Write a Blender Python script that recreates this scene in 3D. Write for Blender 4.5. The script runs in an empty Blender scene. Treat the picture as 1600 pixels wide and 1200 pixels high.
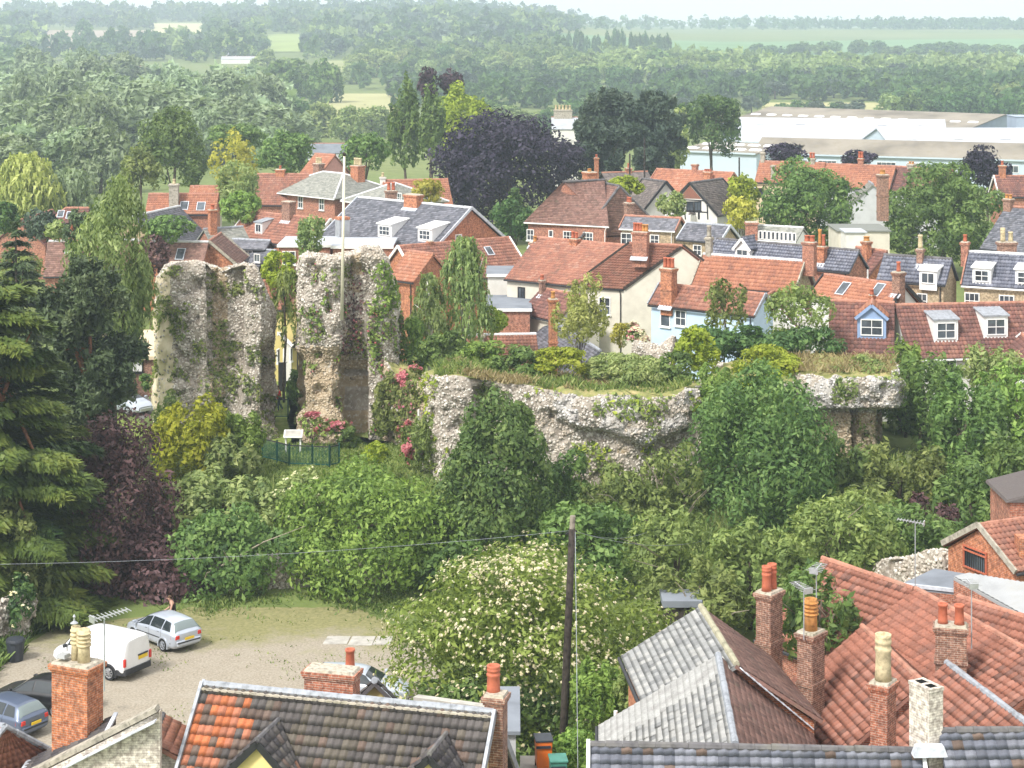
import bpy, math, random
import numpy as np
from mathutils import Vector, Matrix

S = bpy.context.scene
COL = S.collection
# ------------------------------------------------------------------ camera, sky, sun, exposure
F, HC, VH = 3000.0, 30.0, 25.0          # focal length in photo pixels, eye height (m), horizon row
cam_d = bpy.data.cameras.new('camera'); cam = bpy.data.objects.new('camera', cam_d); COL.objects.link(cam)
cam.location = (0, 0, HC); cam.rotation_euler = (math.radians(90), 0, 0)
cam_d.sensor_width = 36; cam_d.lens = 36 * F / 1600
cam_d.shift_y = -(600 - VH) / 1600
cam_d.clip_start = 0.5; cam_d.clip_end = 30000
S.camera = cam
SUN_EL, SUN_AZ = math.radians(48), math.radians(-140)      # azimuth measured from +Y towards +X
world = bpy.data.worlds.new('World'); S.world = world; world.use_nodes = True
nt = world.node_tree; bg = nt.nodes['Background']
sky = nt.nodes.new('ShaderNodeTexSky'); sky.sky_type = 'NISHITA'; sky.sun_disc = False
sky.sun_elevation = SUN_EL; sky.sun_rotation = SUN_AZ; sky.air_density = 1.0; sky.dust_density = 4.0; sky.ozone_density = 1.0
hs = nt.nodes.new('ShaderNodeHueSaturation'); hs.inputs['Saturation'].default_value = 0.42
nt.links.new(sky.outputs[0], hs.inputs['Color'])
cl = nt.nodes.new('ShaderNodeMix'); cl.data_type = 'RGBA'; cl.inputs['Factor'].default_value = .72       # thin bright overcast over the blue
cl.inputs[7].default_value = (7.0, 6.95, 6.9, 1); nt.links.new(hs.outputs[0], cl.inputs[6]); nt.links.new(cl.outputs[2], bg.inputs['Color'])
bg.inputs['Strength'].default_value = 0.15
sun_d = bpy.data.lights.new('sun', 'SUN'); sun = bpy.data.objects.new('sun', sun_d); COL.objects.link(sun)
sun_d.energy = 2.9; sun_d.angle = math.radians(11); sun_d.color = (1.0, 0.965, 0.92)
sd = Vector((math.sin(SUN_AZ) * math.cos(SUN_EL), math.cos(SUN_AZ) * math.cos(SUN_EL), math.sin(SUN_EL)))
sun.rotation_euler = (-sd).to_track_quat('-Z', 'Y').to_euler(); sun.location = sd * 200
S.view_settings.view_transform = 'Standard'; S.view_settings.look = 'None'
S.view_settings.exposure = 0.68; S.view_settings.gamma = 1.0; S.view_settings.use_curve_mapping = False
cy = S.cycles
cy.max_bounces = 5; cy.diffuse_bounces = 4; cy.glossy_bounces = 2; cy.transmission_bounces = 3
cy.transparent_max_bounces = 6; cy.volume_bounces = 1; cy.use_denoising = True
try: cy.denoiser = 'OPENIMAGEDENOISE'
except Exception: pass
cy.caustics_reflective = False; cy.caustics_refractive = False

# ------------------------------------------------------------------ helpers
def W(u, v, Y): return Vector(((u - 800) / F * Y, Y, HC - (v - VH) / F * Y))
def WZ(u, v, z): return W(u, v, F * (HC - z) / (v - VH))
def tag(o, label=None, cat=None, group=None, kind=None):
    if label: o['label'] = label
    if cat: o['category'] = cat
    if group: o['group'] = group
    if kind: o['kind'] = kind
    return o
ORG = {}
def empty(name, loc, label=None, cat=None, group=None, rz=0.0):
    o = bpy.data.objects.new(name, None); COL.objects.link(o); o.location = loc; o.rotation_euler = (0, 0, rz)
    o.empty_display_size = 0.3
    ORG[o.name] = Vector(loc)
    return tag(o, label, cat, group)
def link(name, me, parent=None):
    o = bpy.data.objects.new(name, me); COL.objects.link(o)
    if parent is not None:
        o.parent = parent; ORG[o.name] = ORG[parent.name]
    else: ORG[o.name] = Vector((0, 0, 0))
    return o

def box_uv(me):
    n = len(me.loops)
    if n == 0: return
    co = np.empty(len(me.vertices) * 3, np.float32); me.vertices.foreach_get('co', co); co = co.reshape(-1, 3)
    li = np.empty(n, np.int32); me.loops.foreach_get('vertex_index', li)
    pn = np.empty(len(me.polygons) * 3, np.float32); me.polygons.foreach_get('normal', pn); pn = pn.reshape(-1, 3)
    lt = np.empty(len(me.polygons), np.int32); me.polygons.foreach_get('loop_total', lt)
    nn = np.repeat(pn, lt, axis=0); p = co[li]
    hl = np.hypot(nn[:, 0], nn[:, 1]) + 1e-9
    tx, ty = -nn[:, 1] / hl, nn[:, 0] / hl
    flat = np.abs(nn[:, 2]) > 0.92
    u = np.where(flat, p[:, 0], p[:, 0] * tx + p[:, 1] * ty)
    sl = np.sqrt(np.maximum(1e-4, 1 - nn[:, 2] ** 2))
    v = np.where(flat, p[:, 1], p[:, 2] / sl)
    uv = me.uv_layers.new(name='UVMap')
    uv.data.foreach_set('uv', np.stack([u, v], 1).astype(np.float32).ravel())

def np_mesh(name, V, Q, mats, rnd=None, midx=None, smooth=False, uv=False):
    """V (n,3); Q (m,4) quads or (m,3) tris; rnd per face."""
    V = np.asarray(V, np.float32); Q = np.asarray(Q, np.int32); k = Q.shape[1]
    me = bpy.data.meshes.new(name)
    me.vertices.add(len(V)); me.vertices.foreach_set('co', V.ravel())
    me.loops.add(Q.size); me.loops.foreach_set('vertex_index', Q.ravel())
    me.polygons.add(len(Q)); me.polygons.foreach_set('loop_start', np.arange(0, Q.size, k, dtype=np.int32))
    me.polygons.foreach_set('loop_total', np.full(len(Q), k, np.int32))
    me.update(calc_edges=True)
    for m in (mats if isinstance(mats, (list, tuple)) else [mats]): me.materials.append(m)
    if midx is not None: me.polygons.foreach_set('material_index', np.asarray(midx, np.int32))
    if smooth: me.polygons.foreach_set('use_smooth', np.ones(len(Q), bool))
    if rnd is not None:
        a = me.attributes.new('rnd', 'FLOAT', 'FACE'); a.data.foreach_set('value', np.asarray(rnd, np.float32))
    if uv: box_uv(me)
    return me

class MB:
    def __init__(s): s.v = []; s.f = []; s.m = []
    def quad(s, *p, m=0):
        i = len(s.v); s.v += [tuple(q) for q in p]; s.f.append(tuple(range(i, i + len(p)))); s.m.append(m)
    def hexa(s, b, t, m=0):                     # bottom loop, top loop (counter-clockwise seen from above)
        n = len(b); i = len(s.v); s.v += [tuple(q) for q in b] + [tuple(q) for q in t]
        s.f.append(tuple(i + k for k in reversed(range(n)))); s.f.append(tuple(i + n + k for k in range(n)))
        for k in range(n):
            l = (k + 1) % n; s.f.append((i + k, i + l, i + n + l, i + n + k))
        s.m += [m] * (n + 2)
    def box(s, c, size, rz=0.0, m=0, top=1.0):
        cx, cy_, cz = c; a, b, h = size[0] / 2, size[1] / 2, size[2]; ca, sa = math.cos(rz), math.sin(rz)
        def P(x, y, z): return (cx + x * ca - y * sa, cy_ + x * sa + y * ca, z)
        bt = [P(-a, -b, cz), P(a, -b, cz), P(a, b, cz), P(-a, b, cz)]
        a *= top; b *= top
        s.hexa(bt, [P(-a, -b, cz + h), P(a, -b, cz + h), P(a, b, cz + h), P(-a, b, cz + h)], m)
    def bar(s, p, q, w, h=None, m=0):           # rectangular bar from p to q
        p, q = Vector(p), Vector(q); h = h or w; d = (q - p).normalized()
        sd_ = d.cross(Vector((0, 0, 1)));
        if sd_.length < 1e-3: sd_ = Vector((1, 0, 0))
        sd_.normalize(); up = sd_.cross(d)
        def ring(c): return [c - sd_ * w / 2 - up * h / 2, c + sd_ * w / 2 - up * h / 2, c + sd_ * w / 2 + up * h / 2, c - sd_ * w / 2 + up * h / 2]
        s.loft([ring(p), ring(q)], m)
    def loft(s, rings, m=0, cap=True):
        n = len(rings[0]); i = len(s.v)
        for r in rings: s.v += [tuple(q) for q in r]
        for k in range(len(rings) - 1):
            for j in range(n):
                l = (j + 1) % n
                s.f.append((i + k * n + j, i + k * n + l, i + (k + 1) * n + l, i + (k + 1) * n + j)); s.m.append(m)
        if cap:
            s.f.append(tuple(i + j for j in reversed(range(n)))); s.m.append(m)
            e = i + (len(rings) - 1) * n; s.f.append(tuple(e + j for j in range(n))); s.m.append(m)
    def tube(s, pts, rad, n=8, m=0, cap=True):
        pts = [Vector(p) for p in pts]; rad = rad if isinstance(rad, (list, tuple)) else [rad] * len(pts)
        rings = []; ref = None
        for k, p in enumerate(pts):
            d = (pts[min(k + 1, len(pts) - 1)] - pts[max(k - 1, 0)]).normalized()
            if ref is None or abs(ref.dot(d)) > .95: ref = Vector((1, 0, 0)) if abs(d.x) < .8 else Vector((0, 1, 0))
            a = d.cross(ref).normalized(); b = d.cross(a); ref = ref if abs(ref.dot(d)) < .9 else a
            rings.append([p + (a * math.cos(2 * math.pi * j / n) + b * math.sin(2 * math.pi * j / n)) * rad[k] for j in range(n)])
        s.loft(rings, m, cap)
    def lathe(s, c, prof, n=14, m=0):           # prof: list of (r,z)
        s.loft([[(c[0] + r * math.cos(2 * math.pi * j / n), c[1] + r * math.sin(2 * math.pi * j / n), c[2] + z) for j in range(n)] for r, z in prof], m)
    def build(s, name, mats, parent=None, smooth=False, bevel=0.0, local=False):
        o_ = Vector((0, 0, 0)) if (parent is None or local) else ORG[parent.name]
        me = bpy.data.meshes.new(name)
        me.from_pydata([(p[0] - o_.x, p[1] - o_.y, p[2] - o_.z) for p in s.v], [], s.f)
        for m in (mats if isinstance(mats, (list, tuple)) else [mats]): me.materials.append(m)
        me.polygons.foreach_set('material_index', s.m)
        if smooth: me.polygons.foreach_set('use_smooth', np.ones(len(s.f), bool))
        box_uv(me)
        o = link(name, me, parent)
        if bevel:
            b = o.modifiers.new('bevel', 'BEVEL'); b.width = bevel; b.segments = 2; b.limit_method = 'ANGLE'
        return o

# numpy value noise
def _h(ix, iy, iz, s):
    n = (ix * 374761393 + iy * 668265263 + iz * 2147483647 + s * 974634777) & 0x7fffffff
    n = ((n ^ (n >> 13)) * 1274126177) & 0x7fffffff
    return ((n ^ (n >> 16)) & 0xffff) / 65535.0
def vnoise(p, s=0):
    p = np.asarray(p, np.float64); i = np.floor(p).astype(np.int64); f = p - i; f = f * f * (3 - 2 * f); r = 0
    for a in (0, 1):
        for b in (0, 1):
            for c in (0, 1):
                w = (f[..., 0] if a else 1 - f[..., 0]) * (f[..., 1] if b else 1 - f[..., 1]) * (f[..., 2] if c else 1 - f[..., 2])
                r = r + w * _h(i[..., 0] + a, i[..., 1] + b, i[..., 2] + c, s)
    return r
def fbm(p, s=0, o=4):
    p = np.asarray(p, np.float64); r = 0; a = .5
    for k in range(o): r = r + a * vnoise(p * 2 ** k, s + k * 7); a *= .5
    return r / (1 - .5 ** o)

# ------------------------------------------------------------------ materials
MATS = {}
class NT:
    def __init__(s, name):
        s.m = bpy.data.materials.new(name); s.m.use_nodes = True; s.t = s.m.node_tree; s.n = s.t.nodes
        s.p = s.n['Principled BSDF']; s.out = s.n['Material Output']
    def new(s, k, **kw):
        n = s.n.new(k)
        for a, b in kw.items(): setattr(n, a, b)
        return n
    def l(s, a, b): s.t.links.new(a, b)
    def attr(s, name='rnd'):
        return s.new('ShaderNodeAttribute', attribute_name=name).outputs['Fac']
    def ramp(s, fac, stops, interp='LINEAR'):
        r = s.new('ShaderNodeValToRGB'); e = r.color_ramp.elements; r.color_ramp.interpolation = interp
        while len(e) < len(stops): e.new(.5)
        for q, (x, c) in zip(e, stops): q.position = x; q.color = (*c, 1)
        s.l(fac, r.inputs[0]); return r.outputs[0]
    def noise(s, scale, detail=4, rough=.55, co='obj', dist=0.0):
        tc = s.new('ShaderNodeTexCoord'); n = s.new('ShaderNodeTexNoise')
        n.inputs['Scale'].default_value = scale; n.inputs['Detail'].default_value = detail; n.inputs['Roughness'].default_value = rough
        n.inputs['Distortion'].default_value = dist
        s.l(tc.outputs['Object' if co == 'obj' else 'UV'], n.inputs['Vector']); return n.outputs['Fac']
    def mix(s, a, b, fac, mode='MIX'):
        m = s.new('ShaderNodeMix', data_type='RGBA', blend_type=mode)
        for sock, x in ((m.inputs['Factor'], fac), (m.inputs[6], a), (m.inputs[7], b)):
            if isinstance(x, (int, float)): sock.default_value = x
            elif isinstance(x, tuple): sock.default_value = (*x, 1)
            else: s.l(x, sock)
        return m.outputs[2]
    def math(s, op, a, b=0.0):
        m = s.new('ShaderNodeMath', operation=op)
        for sock, x in ((m.inputs[0], a), (m.inputs[1], b)):
            if isinstance(x, (int, float)): sock.default_value = x
            else: s.l(x, sock)
        return m.outputs[0]
    def bump(s, h, strength=.5, dist=.02):
        b = s.new('ShaderNodeBump'); b.inputs['Strength'].default_value = strength; b.inputs['Distance'].default_value = dist
        s.l(h, b.inputs['Height']); s.l(b.outputs[0], s.p.inputs['Normal'])
    def done(s, col, rough=.8, spec=.3, metal=0.0):
        if isinstance(col, tuple): s.p.inputs['Base Color'].default_value = (*col, 1)
        else: s.l(col, s.p.inputs['Base Color'])
        s.p.inputs['Roughness'].default_value = rough; s.p.inputs['Specular IOR Level'].default_value = spec
        s.p.inputs['Metallic'].default_value = metal
        MATS[s.m.name] = s.m; return s.m

def m_plain(name, col, rough=.7, spec=.3, metal=0.0, var=.15, scale=3.0, dirt=None):
    t = NT(name); n = t.noise(scale, 5)
    c2 = tuple(max(0, x * (1 - 2 * var)) for x in col); c3 = tuple(min(.95, x * (1 + var)) for x in col)
    c = t.ramp(n, [(.3, c2), (.5, col), (.7, c3)])
    if dirt: c = t.mix(c, dirt, t.ramp(t.noise(.9, 6, .7), [(.5, (0, 0, 0)), (.75, (.7, .7, .7))]))
    return t.done(c, rough, spec, metal)
def m_brick(name, a, b, mortar, stain=None, rough=.85, sc=1.0, soot=0.35):
    t = NT(name); tc = t.new('ShaderNodeTexCoord'); br = t.new('ShaderNodeTexBrick')
    t.l(tc.outputs['UV'], br.inputs['Vector'])
    br.inputs['Scale'].default_value = 1.0; br.inputs['Brick Width'].default_value = .225 * sc; br.inputs['Row Height'].default_value = .075 * sc
    br.inputs['Mortar Size'].default_value = .008 * sc; br.inputs['Mortar Smooth'].default_value = .3; br.inputs['Bias'].default_value = 0
    br.inputs['Color1'].default_value = (*a, 1); br.inputs['Color2'].default_value = (*b, 1); br.inputs['Mortar'].default_value = (*mortar, 1)
    c = t.mix(br.outputs['Color'], t.ramp(t.noise(7, 3, .6), [(.35, (.5, .45, .43)), (.65, (1.35, 1.3, 1.25))]), .9, 'MULTIPLY')
    c = t.mix(c, stain or (.09, .07, .065), t.ramp(t.noise(1.1, 5, .65), [(.52, (0, 0, 0)), (.78, (soot * 1.6,) * 3)]))
    t.bump(br.outputs['Fac'], -.6, .012)
    return t.done(c, rough, .2)
def m_tile(name, stops, moss=None, moss_amt=.5, rough=.8, grime=.5, spec=.25):
    """roof tiles: stops = colour ramp over the per-tile random number"""
    t = NT(name); c = t.ramp(t.attr(), stops)
    n = t.noise(1.3, 6, .68)
    c = t.mix(c, (.10, .08, .075), t.ramp(n, [(.45, (0, 0, 0)), (.72, (grime,) * 3)]))
    c = t.mix(c, t.ramp(t.noise(14, 3, .6), [(.3, (.65, .65, .65)), (.7, (1.2, 1.2, 1.2))]), .6, 'MULTIPLY')
    if moss: c = t.mix(c, moss, t.ramp(t.noise(2.6, 6, .75), [(.58, (0, 0, 0)), (.70, (moss_amt,) * 3)]))
    return t.done(c, rough, spec)
def m_leaf(name, dark, mid, light, trans=.38, rough=.55, clump=.5, spec=.25):
    t = NT(name); r = t.attr()
    n = t.noise(.55, 3, .6)
    f = t.math('ADD', t.math('MULTIPLY', r, .62), t.math('MULTIPLY', t.math('SUBTRACT', n, .3), clump * 1.0))
    oi = t.new('ShaderNodeObjectInfo').outputs['Random']
    c = t.ramp(f, [(.12, dark), (.42, mid), (.8, light)])
    hsv = t.new('ShaderNodeHueSaturation'); t.l(c, hsv.inputs['Color'])
    t.l(t.math('ADD', t.math('MULTIPLY', oi, .3), .85), hsv.inputs['Value'])
    t.l(t.math('ADD', t.math('MULTIPLY', oi, .024), .488), hsv.inputs['Hue'])
    col = hsv.outputs[0]
    t.done(col, rough, spec)
    tr = t.new('ShaderNodeBsdfTranslucent'); t.l(t.mix(col, (1.0, 1.05, .6), 1.0, 'MULTIPLY'), tr.inputs['Color'])
    mx = t.new('ShaderNodeMixShader'); mx.inputs[0].default_value = trans
    t.l(t.p.outputs[0], mx.inputs[1]); t.l(tr.outputs[0], mx.inputs[2]); t.l(mx.outputs[0], t.out.inputs['Surface'])
    return t.m

M = {}
M['brick_red'] = m_brick('brick_red', (.42, .15, .085), (.30, .11, .07), (.42, .37, .31))
M['brick_orange'] = m_brick('brick_orange', (.50, .18, .075), (.38, .13, .065), (.40, .33, .26))
M['brick_brown'] = m_brick('brick_brown', (.30, .15, .10), (.20, .10, .075), (.42, .37, .31))
M['brick_buff'] = m_brick('brick_buff', (.46, .37, .24), (.38, .30, .19), (.42, .38, .30))
M['brick_white'] = m_brick('brick_white', (.66, .64, .58), (.55, .52, .46), (.40, .37, .32), stain=(.25, .2, .16))
M['brick_grey'] = m_brick('brick_grey', (.40, .38, .35), (.32, .30, .27), (.45, .42, .38))
M['render_white'] = m_plain('render_white', (.66, .65, .61), .85, .2, var=.05, scale=1.2, dirt=(.55, .53, .47))
M['render_cream'] = m_plain('render_cream', (.62, .585, .49), .85, .2, var=.05, scale=1.2, dirt=(.5, .46, .38))
M['render_grey'] = m_plain('render_grey', (.48, .49, .50), .85, .2, var=.06, scale=1.2)
M['render_blue'] = m_plain('render_blue', (.50, .64, .80), .85, .2, var=.04, scale=1.2)
M['render_yellow'] = m_plain('render_yellow', (.72, .60, .25), .85, .2, var=.04, scale=1.2)
M['render_beige'] = m_plain('render_beige', (.62, .50, .34), .9, .15, var=.05)
M['render_pink'] = m_plain('render_pink', (.6, .32, .27), .9, .15, var=.05)
M['white_paint'] = m_plain('white_paint', (.80, .80, .78), .45, .4, var=.03)
M['cream_paint'] = m_plain('cream_paint', (.72, .68, .52), .5, .4, var=.04)
M['blue_paint'] = m_plain('blue_paint', (.26, .36, .55), .5, .4, var=.04)
M['black_paint'] = m_plain('black_paint', (.02, .02, .022), .5, .4, var=.2)
M['grey_metal'] = m_plain('grey_metal', (.42, .44, .46), .45, .5, .4, var=.1)
M['lead'] = m_plain('lead', (.30, .32, .35), .55, .4, .15, var=.2, scale=5)
M['lead_pale'] = m_plain('lead_pale', (.55, .58, .63), .5, .45, .1, var=.15, scale=4)
M['steel_blue'] = m_plain('steel_blue', (.30, .40, .55), .5, .4, .0, var=.1)
M['pot_red'] = m_plain('pot_red', (.45, .13, .07), .7, .3, var=.12, scale=6)
M['pot_buff'] = m_plain('pot_buff', (.55, .46, .28), .75, .25, var=.2, scale=7, dirt=(.12, .10, .07))
M['pot_orange'] = m_plain('pot_orange', (.52, .24, .07), .75, .25, var=.2, scale=7, dirt=(.12, .10, .07))
M['soot'] = m_plain('soot', (.012, .012, .012), .95, .05, var=.2)
M['mortar'] = m_plain('mortar', (.42, .38, .31), .95, .1, var=.25, scale=8, dirt=(.25, .24, .12))
M['stone'] = m_plain('stone', (.36, .33, .27), .9, .15, var=.25, scale=5, dirt=(.16, .15, .12))
M['concrete'] = m_plain('concrete', (.42, .40, .36), .9, .15, var=.15, scale=2, dirt=(.25, .25, .18))
M['flat_grey'] = m_plain('flat_grey', (.20, .22, .25), .8, .2, var=.12, scale=.8)
M['flat_white'] = m_plain('flat_white', (.42, .445, .48), .6, .3, var=.06, scale=.8)
M['asb_white'] = m_plain('asb_white', (.33, .34, .345), .7, .2, var=.10, scale=1.0, dirt=(.32, .31, .27))
M['asb_brown'] = m_plain('asb_brown', (.25, .225, .185), .85, .15, var=.2, scale=.12, dirt=(.22, .19, .13))
M['factory_white'] = m_plain('factory_white', (.46, .545, .61), .5, .3, var=.03, scale=.3)
M['factory_grey'] = m_plain('factory_grey', (.30, .36, .44), .5, .3, var=.06, scale=.3)
M['wood_dark'] = m_plain('wood_dark', (.045, .036, .03), .85, .2, var=.35, scale=6)
M['wood_grey'] = m_plain('wood_grey', (.24, .21, .17), .85, .2, var=.25, scale=6)
M['bark'] = m_plain('bark', (.10, .08, .06), .95, .1, var=.35, scale=7)
M['bark_red'] = m_plain('bark_red', (.24, .11, .06), .95, .1, var=.35, scale=5)
M['bark_birch'] = m_plain('bark_birch', (.62, .60, .55), .8, .2, var=.25, scale=9)
M['twig'] = m_plain('twig', (.30, .26, .20), .95, .1, var=.3, scale=7)
M['green_paint'] = m_plain('green_paint', (.015, .085, .065), .45, .4, var=.1)
M['rubber'] = m_plain('rubber', (.018, .018, .019), .8, .2, var=.2)
M['trim'] = m_plain('trim', (.035, .036, .04), .65, .3, var=.1)
M['alloy'] = m_plain('alloy', (.55, .56, .58), .35, .5, .6, var=.1, scale=8)
M['plate_y'] = m_plain('plate_y', (.75, .52, .03), .5, .3, var=.03)
M['red_lamp'] = m_plain('red_lamp', (.55, .03, .02), .2, .5, var=.1)
M['clear_lamp'] = m_plain('clear_lamp', (.65, .66, .68), .15, .6, var=.1)
M['skin'] = m_plain('skin', (.50, .29, .21), .6, .3, var=.05)
M['hair'] = m_plain('hair', (.10, .06, .035), .8, .2, var=.2)
M['cloth_dark'] = m_plain('cloth_dark', (.035, .02, .022), .9, .1, var=.2)
M['cloth_red'] = m_plain('cloth_red', (.62, .02, .025), .9, .1, var=.1)
M['denim'] = m_plain('denim', (.06, .08, .13), .9, .1, var=.2)
M['bin_orange'] = m_plain('bin_orange', (.72, .16, .02), .45, .4, var=.05)
M['bin_dark'] = m_plain('bin_dark', (.03, .035, .045), .5, .4, var=.1)
M['bin_green'] = m_plain('bin_green', (.06, .22, .17), .5, .4, var=.1)
def m_paint(name, col, metal=.25):
    t = NT(name); t.p.inputs['Coat Weight'].default_value = .6; t.p.inputs['Coat Roughness'].default_value = .08
    c = t.mix(col, tuple(x * .8 + .02 for x in col), t.ramp(t.noise(2.2, 5, .6), [(.45, (0, 0, 0)), (.8, (.6, .6, .6))]))
    return t.done(c, .38, .5, metal)
M['paint_white'] = m_paint('paint_white', (.80, .81, .82), 0)
M['paint_silver'] = m_paint('paint_silver', (.50, .55, .63), .35)
M['paint_black'] = m_paint('paint_black', (.012, .012, .014), .1)
M['paint_blue'] = m_paint('paint_blue', (.10, .13, .20), .3)
t = NT('window_glass'); M['glass'] = t.done(t.ramp(t.noise(.9, 3), [(.35, (.02, .024, .03)), (.65, (.10, .12, .14))]), .08, .7)
t = NT('car_glass'); M['car_glass'] = t.done((.025, .032, .036), .06, .8)
t = NT('car_glass_pale'); M['car_glass_pale'] = t.done((.16, .20, .20), .08, .8)
M['pan_orange'] = m_tile('pantile_orange', [(0, (0.206, 0.100, 0.075)), (.4, (0.310, 0.135, 0.092)), (.8, (0.361, 0.170, 0.115)), (1, (0.396, 0.220, 0.161))], (.18, .14, .06), .4)
M['pan_bright'] = m_tile('pantile_bright', [(0, (0.275, 0.120, 0.081)), (.35, (0.370, 0.155, 0.092)), (.8, (0.421, 0.190, 0.115)), (1, (0.447, 0.250, 0.172))], (.2, .15, .07), .3, grime=.3)
M['pan_red'] = m_tile('pantile_red_brown', [(0, (0.112, 0.060, 0.055)), (.35, (0.172, 0.082, 0.069)), (.7, (0.224, 0.100, 0.081)), (1, (0.310, 0.150, 0.109))], (.14, .11, .06), .5)
M['pan_blue'] = m_tile('pantile_blue_grey', [(0, (.055, .06, .085)), (.5, (.10, .11, .15)), (1, (.19, .20, .25))], (.19, .18, .15), .4, rough=.45, grime=.2, spec=.5)
M['pan_dark'] = m_tile('pantile_dark', [(0, (.045, .04, .045)), (.5, (.085, .078, .08)), (.86, (.14, .125, .115)), (1, (.24, .12, .08))], (.20, .17, .06), .4, grime=.2)
M['slate'] = m_tile('slate_dark', [(0, (.065, .07, .085)), (.5, (.12, .125, .15)), (1, (.20, .20, .23))], (.22, .22, .16), .3, rough=.5, grime=.2, spec=.5)
M['slate_pale'] = m_tile('slate_pale', [(0, (.24, .245, .25)), (.5, (.34, .345, .34)), (1, (.46, .455, .43))], (.30, .29, .19), .5, rough=.7, grime=.15)
M['slate_moss'] = m_tile('slate_lichen', [(0, (.20, .21, .19)), (.5, (.28, .285, .25)), (1, (.38, .38, .34))], (.26, .24, .12), .6, rough=.7, grime=.15)
M['plain_brown'] = m_tile('plain_tile_brown', [(0, (.18, .10, .08)), (.5, (.26, .145, .115)), (1, (.34, .20, .16))], (.24, .22, .12), .5)
M['tile_grey'] = m_tile('plain_tile_grey', [(0, (.11, .095, .09)), (.5, (.17, .145, .135)), (1, (.25, .21, .19))], (.22, .21, .13), .4)
M['ridge_red'] = m_plain('ridge_red', (.38, .18, .125), .85, .2, var=.2, scale=3, dirt=(.3, .22, .17))
M['ridge_dark'] = m_plain('ridge_dark', (.12, .115, .12), .8, .2, var=.25, scale=3, dirt=(.22, .21, .18))
M['ridge_white'] = m_plain('ridge_white', (.58, .59, .60), .7, .2, var=.1, scale=3)
M['ridge_moss'] = m_plain('ridge_moss', (.34, .32, .23), .9, .1, var=.2, scale=3)

L = {}
L['green'] = m_leaf('leaf_green', (0.045, 0.087, 0.026), (0.140, 0.228, 0.059), (0.313, 0.421, 0.130))
L['bright'] = m_leaf('leaf_bright', (0.067, 0.123, 0.024), (0.206, 0.322, 0.065), (0.399, 0.526, 0.130))
L['dark'] = m_leaf('leaf_dark', (0.032, 0.075, 0.024), (0.085, 0.168, 0.049), (0.213, 0.318, 0.095))
L['ash'] = m_leaf('leaf_ash', (0.036, 0.078, 0.022), (0.125, 0.218, 0.060), (0.295, 0.40, 0.13))
L['yellow'] = m_leaf('leaf_yellow', (0.147, 0.179, 0.013), (0.357, 0.378, 0.032), (0.546, 0.525, 0.074))
L['gold'] = m_leaf('leaf_gold', (.22, .24, .03), (.48, .47, .07), (.68, .64, .16))
L['lime'] = m_leaf('leaf_lime', (0.122, 0.174, 0.015), (0.306, 0.390, 0.037), (0.520, 0.565, 0.087))
L['pale'] = m_leaf('leaf_pale', (0.100, 0.158, 0.049), (0.279, 0.351, 0.121), (0.559, 0.597, 0.259))
L['olive'] = m_leaf('leaf_olive', (0.069, 0.099, 0.026), (0.206, 0.263, 0.076), (0.412, 0.462, 0.151))
L['willow'] = m_leaf('leaf_willow', (0.11, 0.155, 0.085), (0.28, 0.36, 0.20), (0.50, 0.59, 0.38))
L['weep'] = m_leaf('leaf_weeping', (0.168, 0.213, 0.045), (0.410, 0.459, 0.136), (0.670, 0.688, 0.257))
L['birch'] = m_leaf('leaf_birch', (0.080, 0.130, 0.040), (0.226, 0.298, 0.100), (0.475, 0.557, 0.220))
L['purple'] = m_leaf('leaf_purple', (0.016, 0.008, 0.013), (0.042, 0.021, 0.031), (0.111, 0.065, 0.081), trans=.15)
L['copper'] = m_leaf('leaf_copper', (0.034, 0.016, 0.016), (0.088, 0.043, 0.043), (0.203, 0.115, 0.115), trans=.15)
L['beech'] = m_leaf('leaf_copper_beech', (0.009, 0.007, 0.014), (0.025, 0.018, 0.037), (0.069, 0.055, 0.098), trans=.12)
L['cedar'] = m_leaf('leaf_cedar', (0.027, 0.056, 0.015), (0.101, 0.139, 0.027), (0.317, 0.329, 0.065), trans=.15)
L['pine'] = m_leaf('leaf_pine', (0.032, 0.055, 0.024), (0.085, 0.13, 0.055), (0.20, 0.25, 0.115), trans=.12)
L['conifer'] = m_leaf('leaf_far_conifer', (0.031, 0.054, 0.037), (0.068, 0.102, 0.065), (0.153, 0.196, 0.119), trans=.12)
L['grass'] = m_leaf('blade_grass', (0.070, 0.119, 0.028), (0.182, 0.252, 0.063), (0.364, 0.392, 0.140))
L['dry'] = m_leaf('blade_dry', (.20, .15, .07), (.36, .29, .15), (.5, .43, .25))
L['pinkf'] = m_leaf('flower_pink', (.34, .07, .10), (.52, .16, .20), (.66, .33, .35))
L['cream'] = m_leaf('flower_cream', (.58, .52, .30), (.70, .65, .42), (.80, .77, .58), trans=.2)
L['elder'] = m_leaf('leaf_elder', (0.067, 0.105, 0.022), (0.213, 0.281, 0.054), (0.399, 0.468, 0.119))
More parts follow.
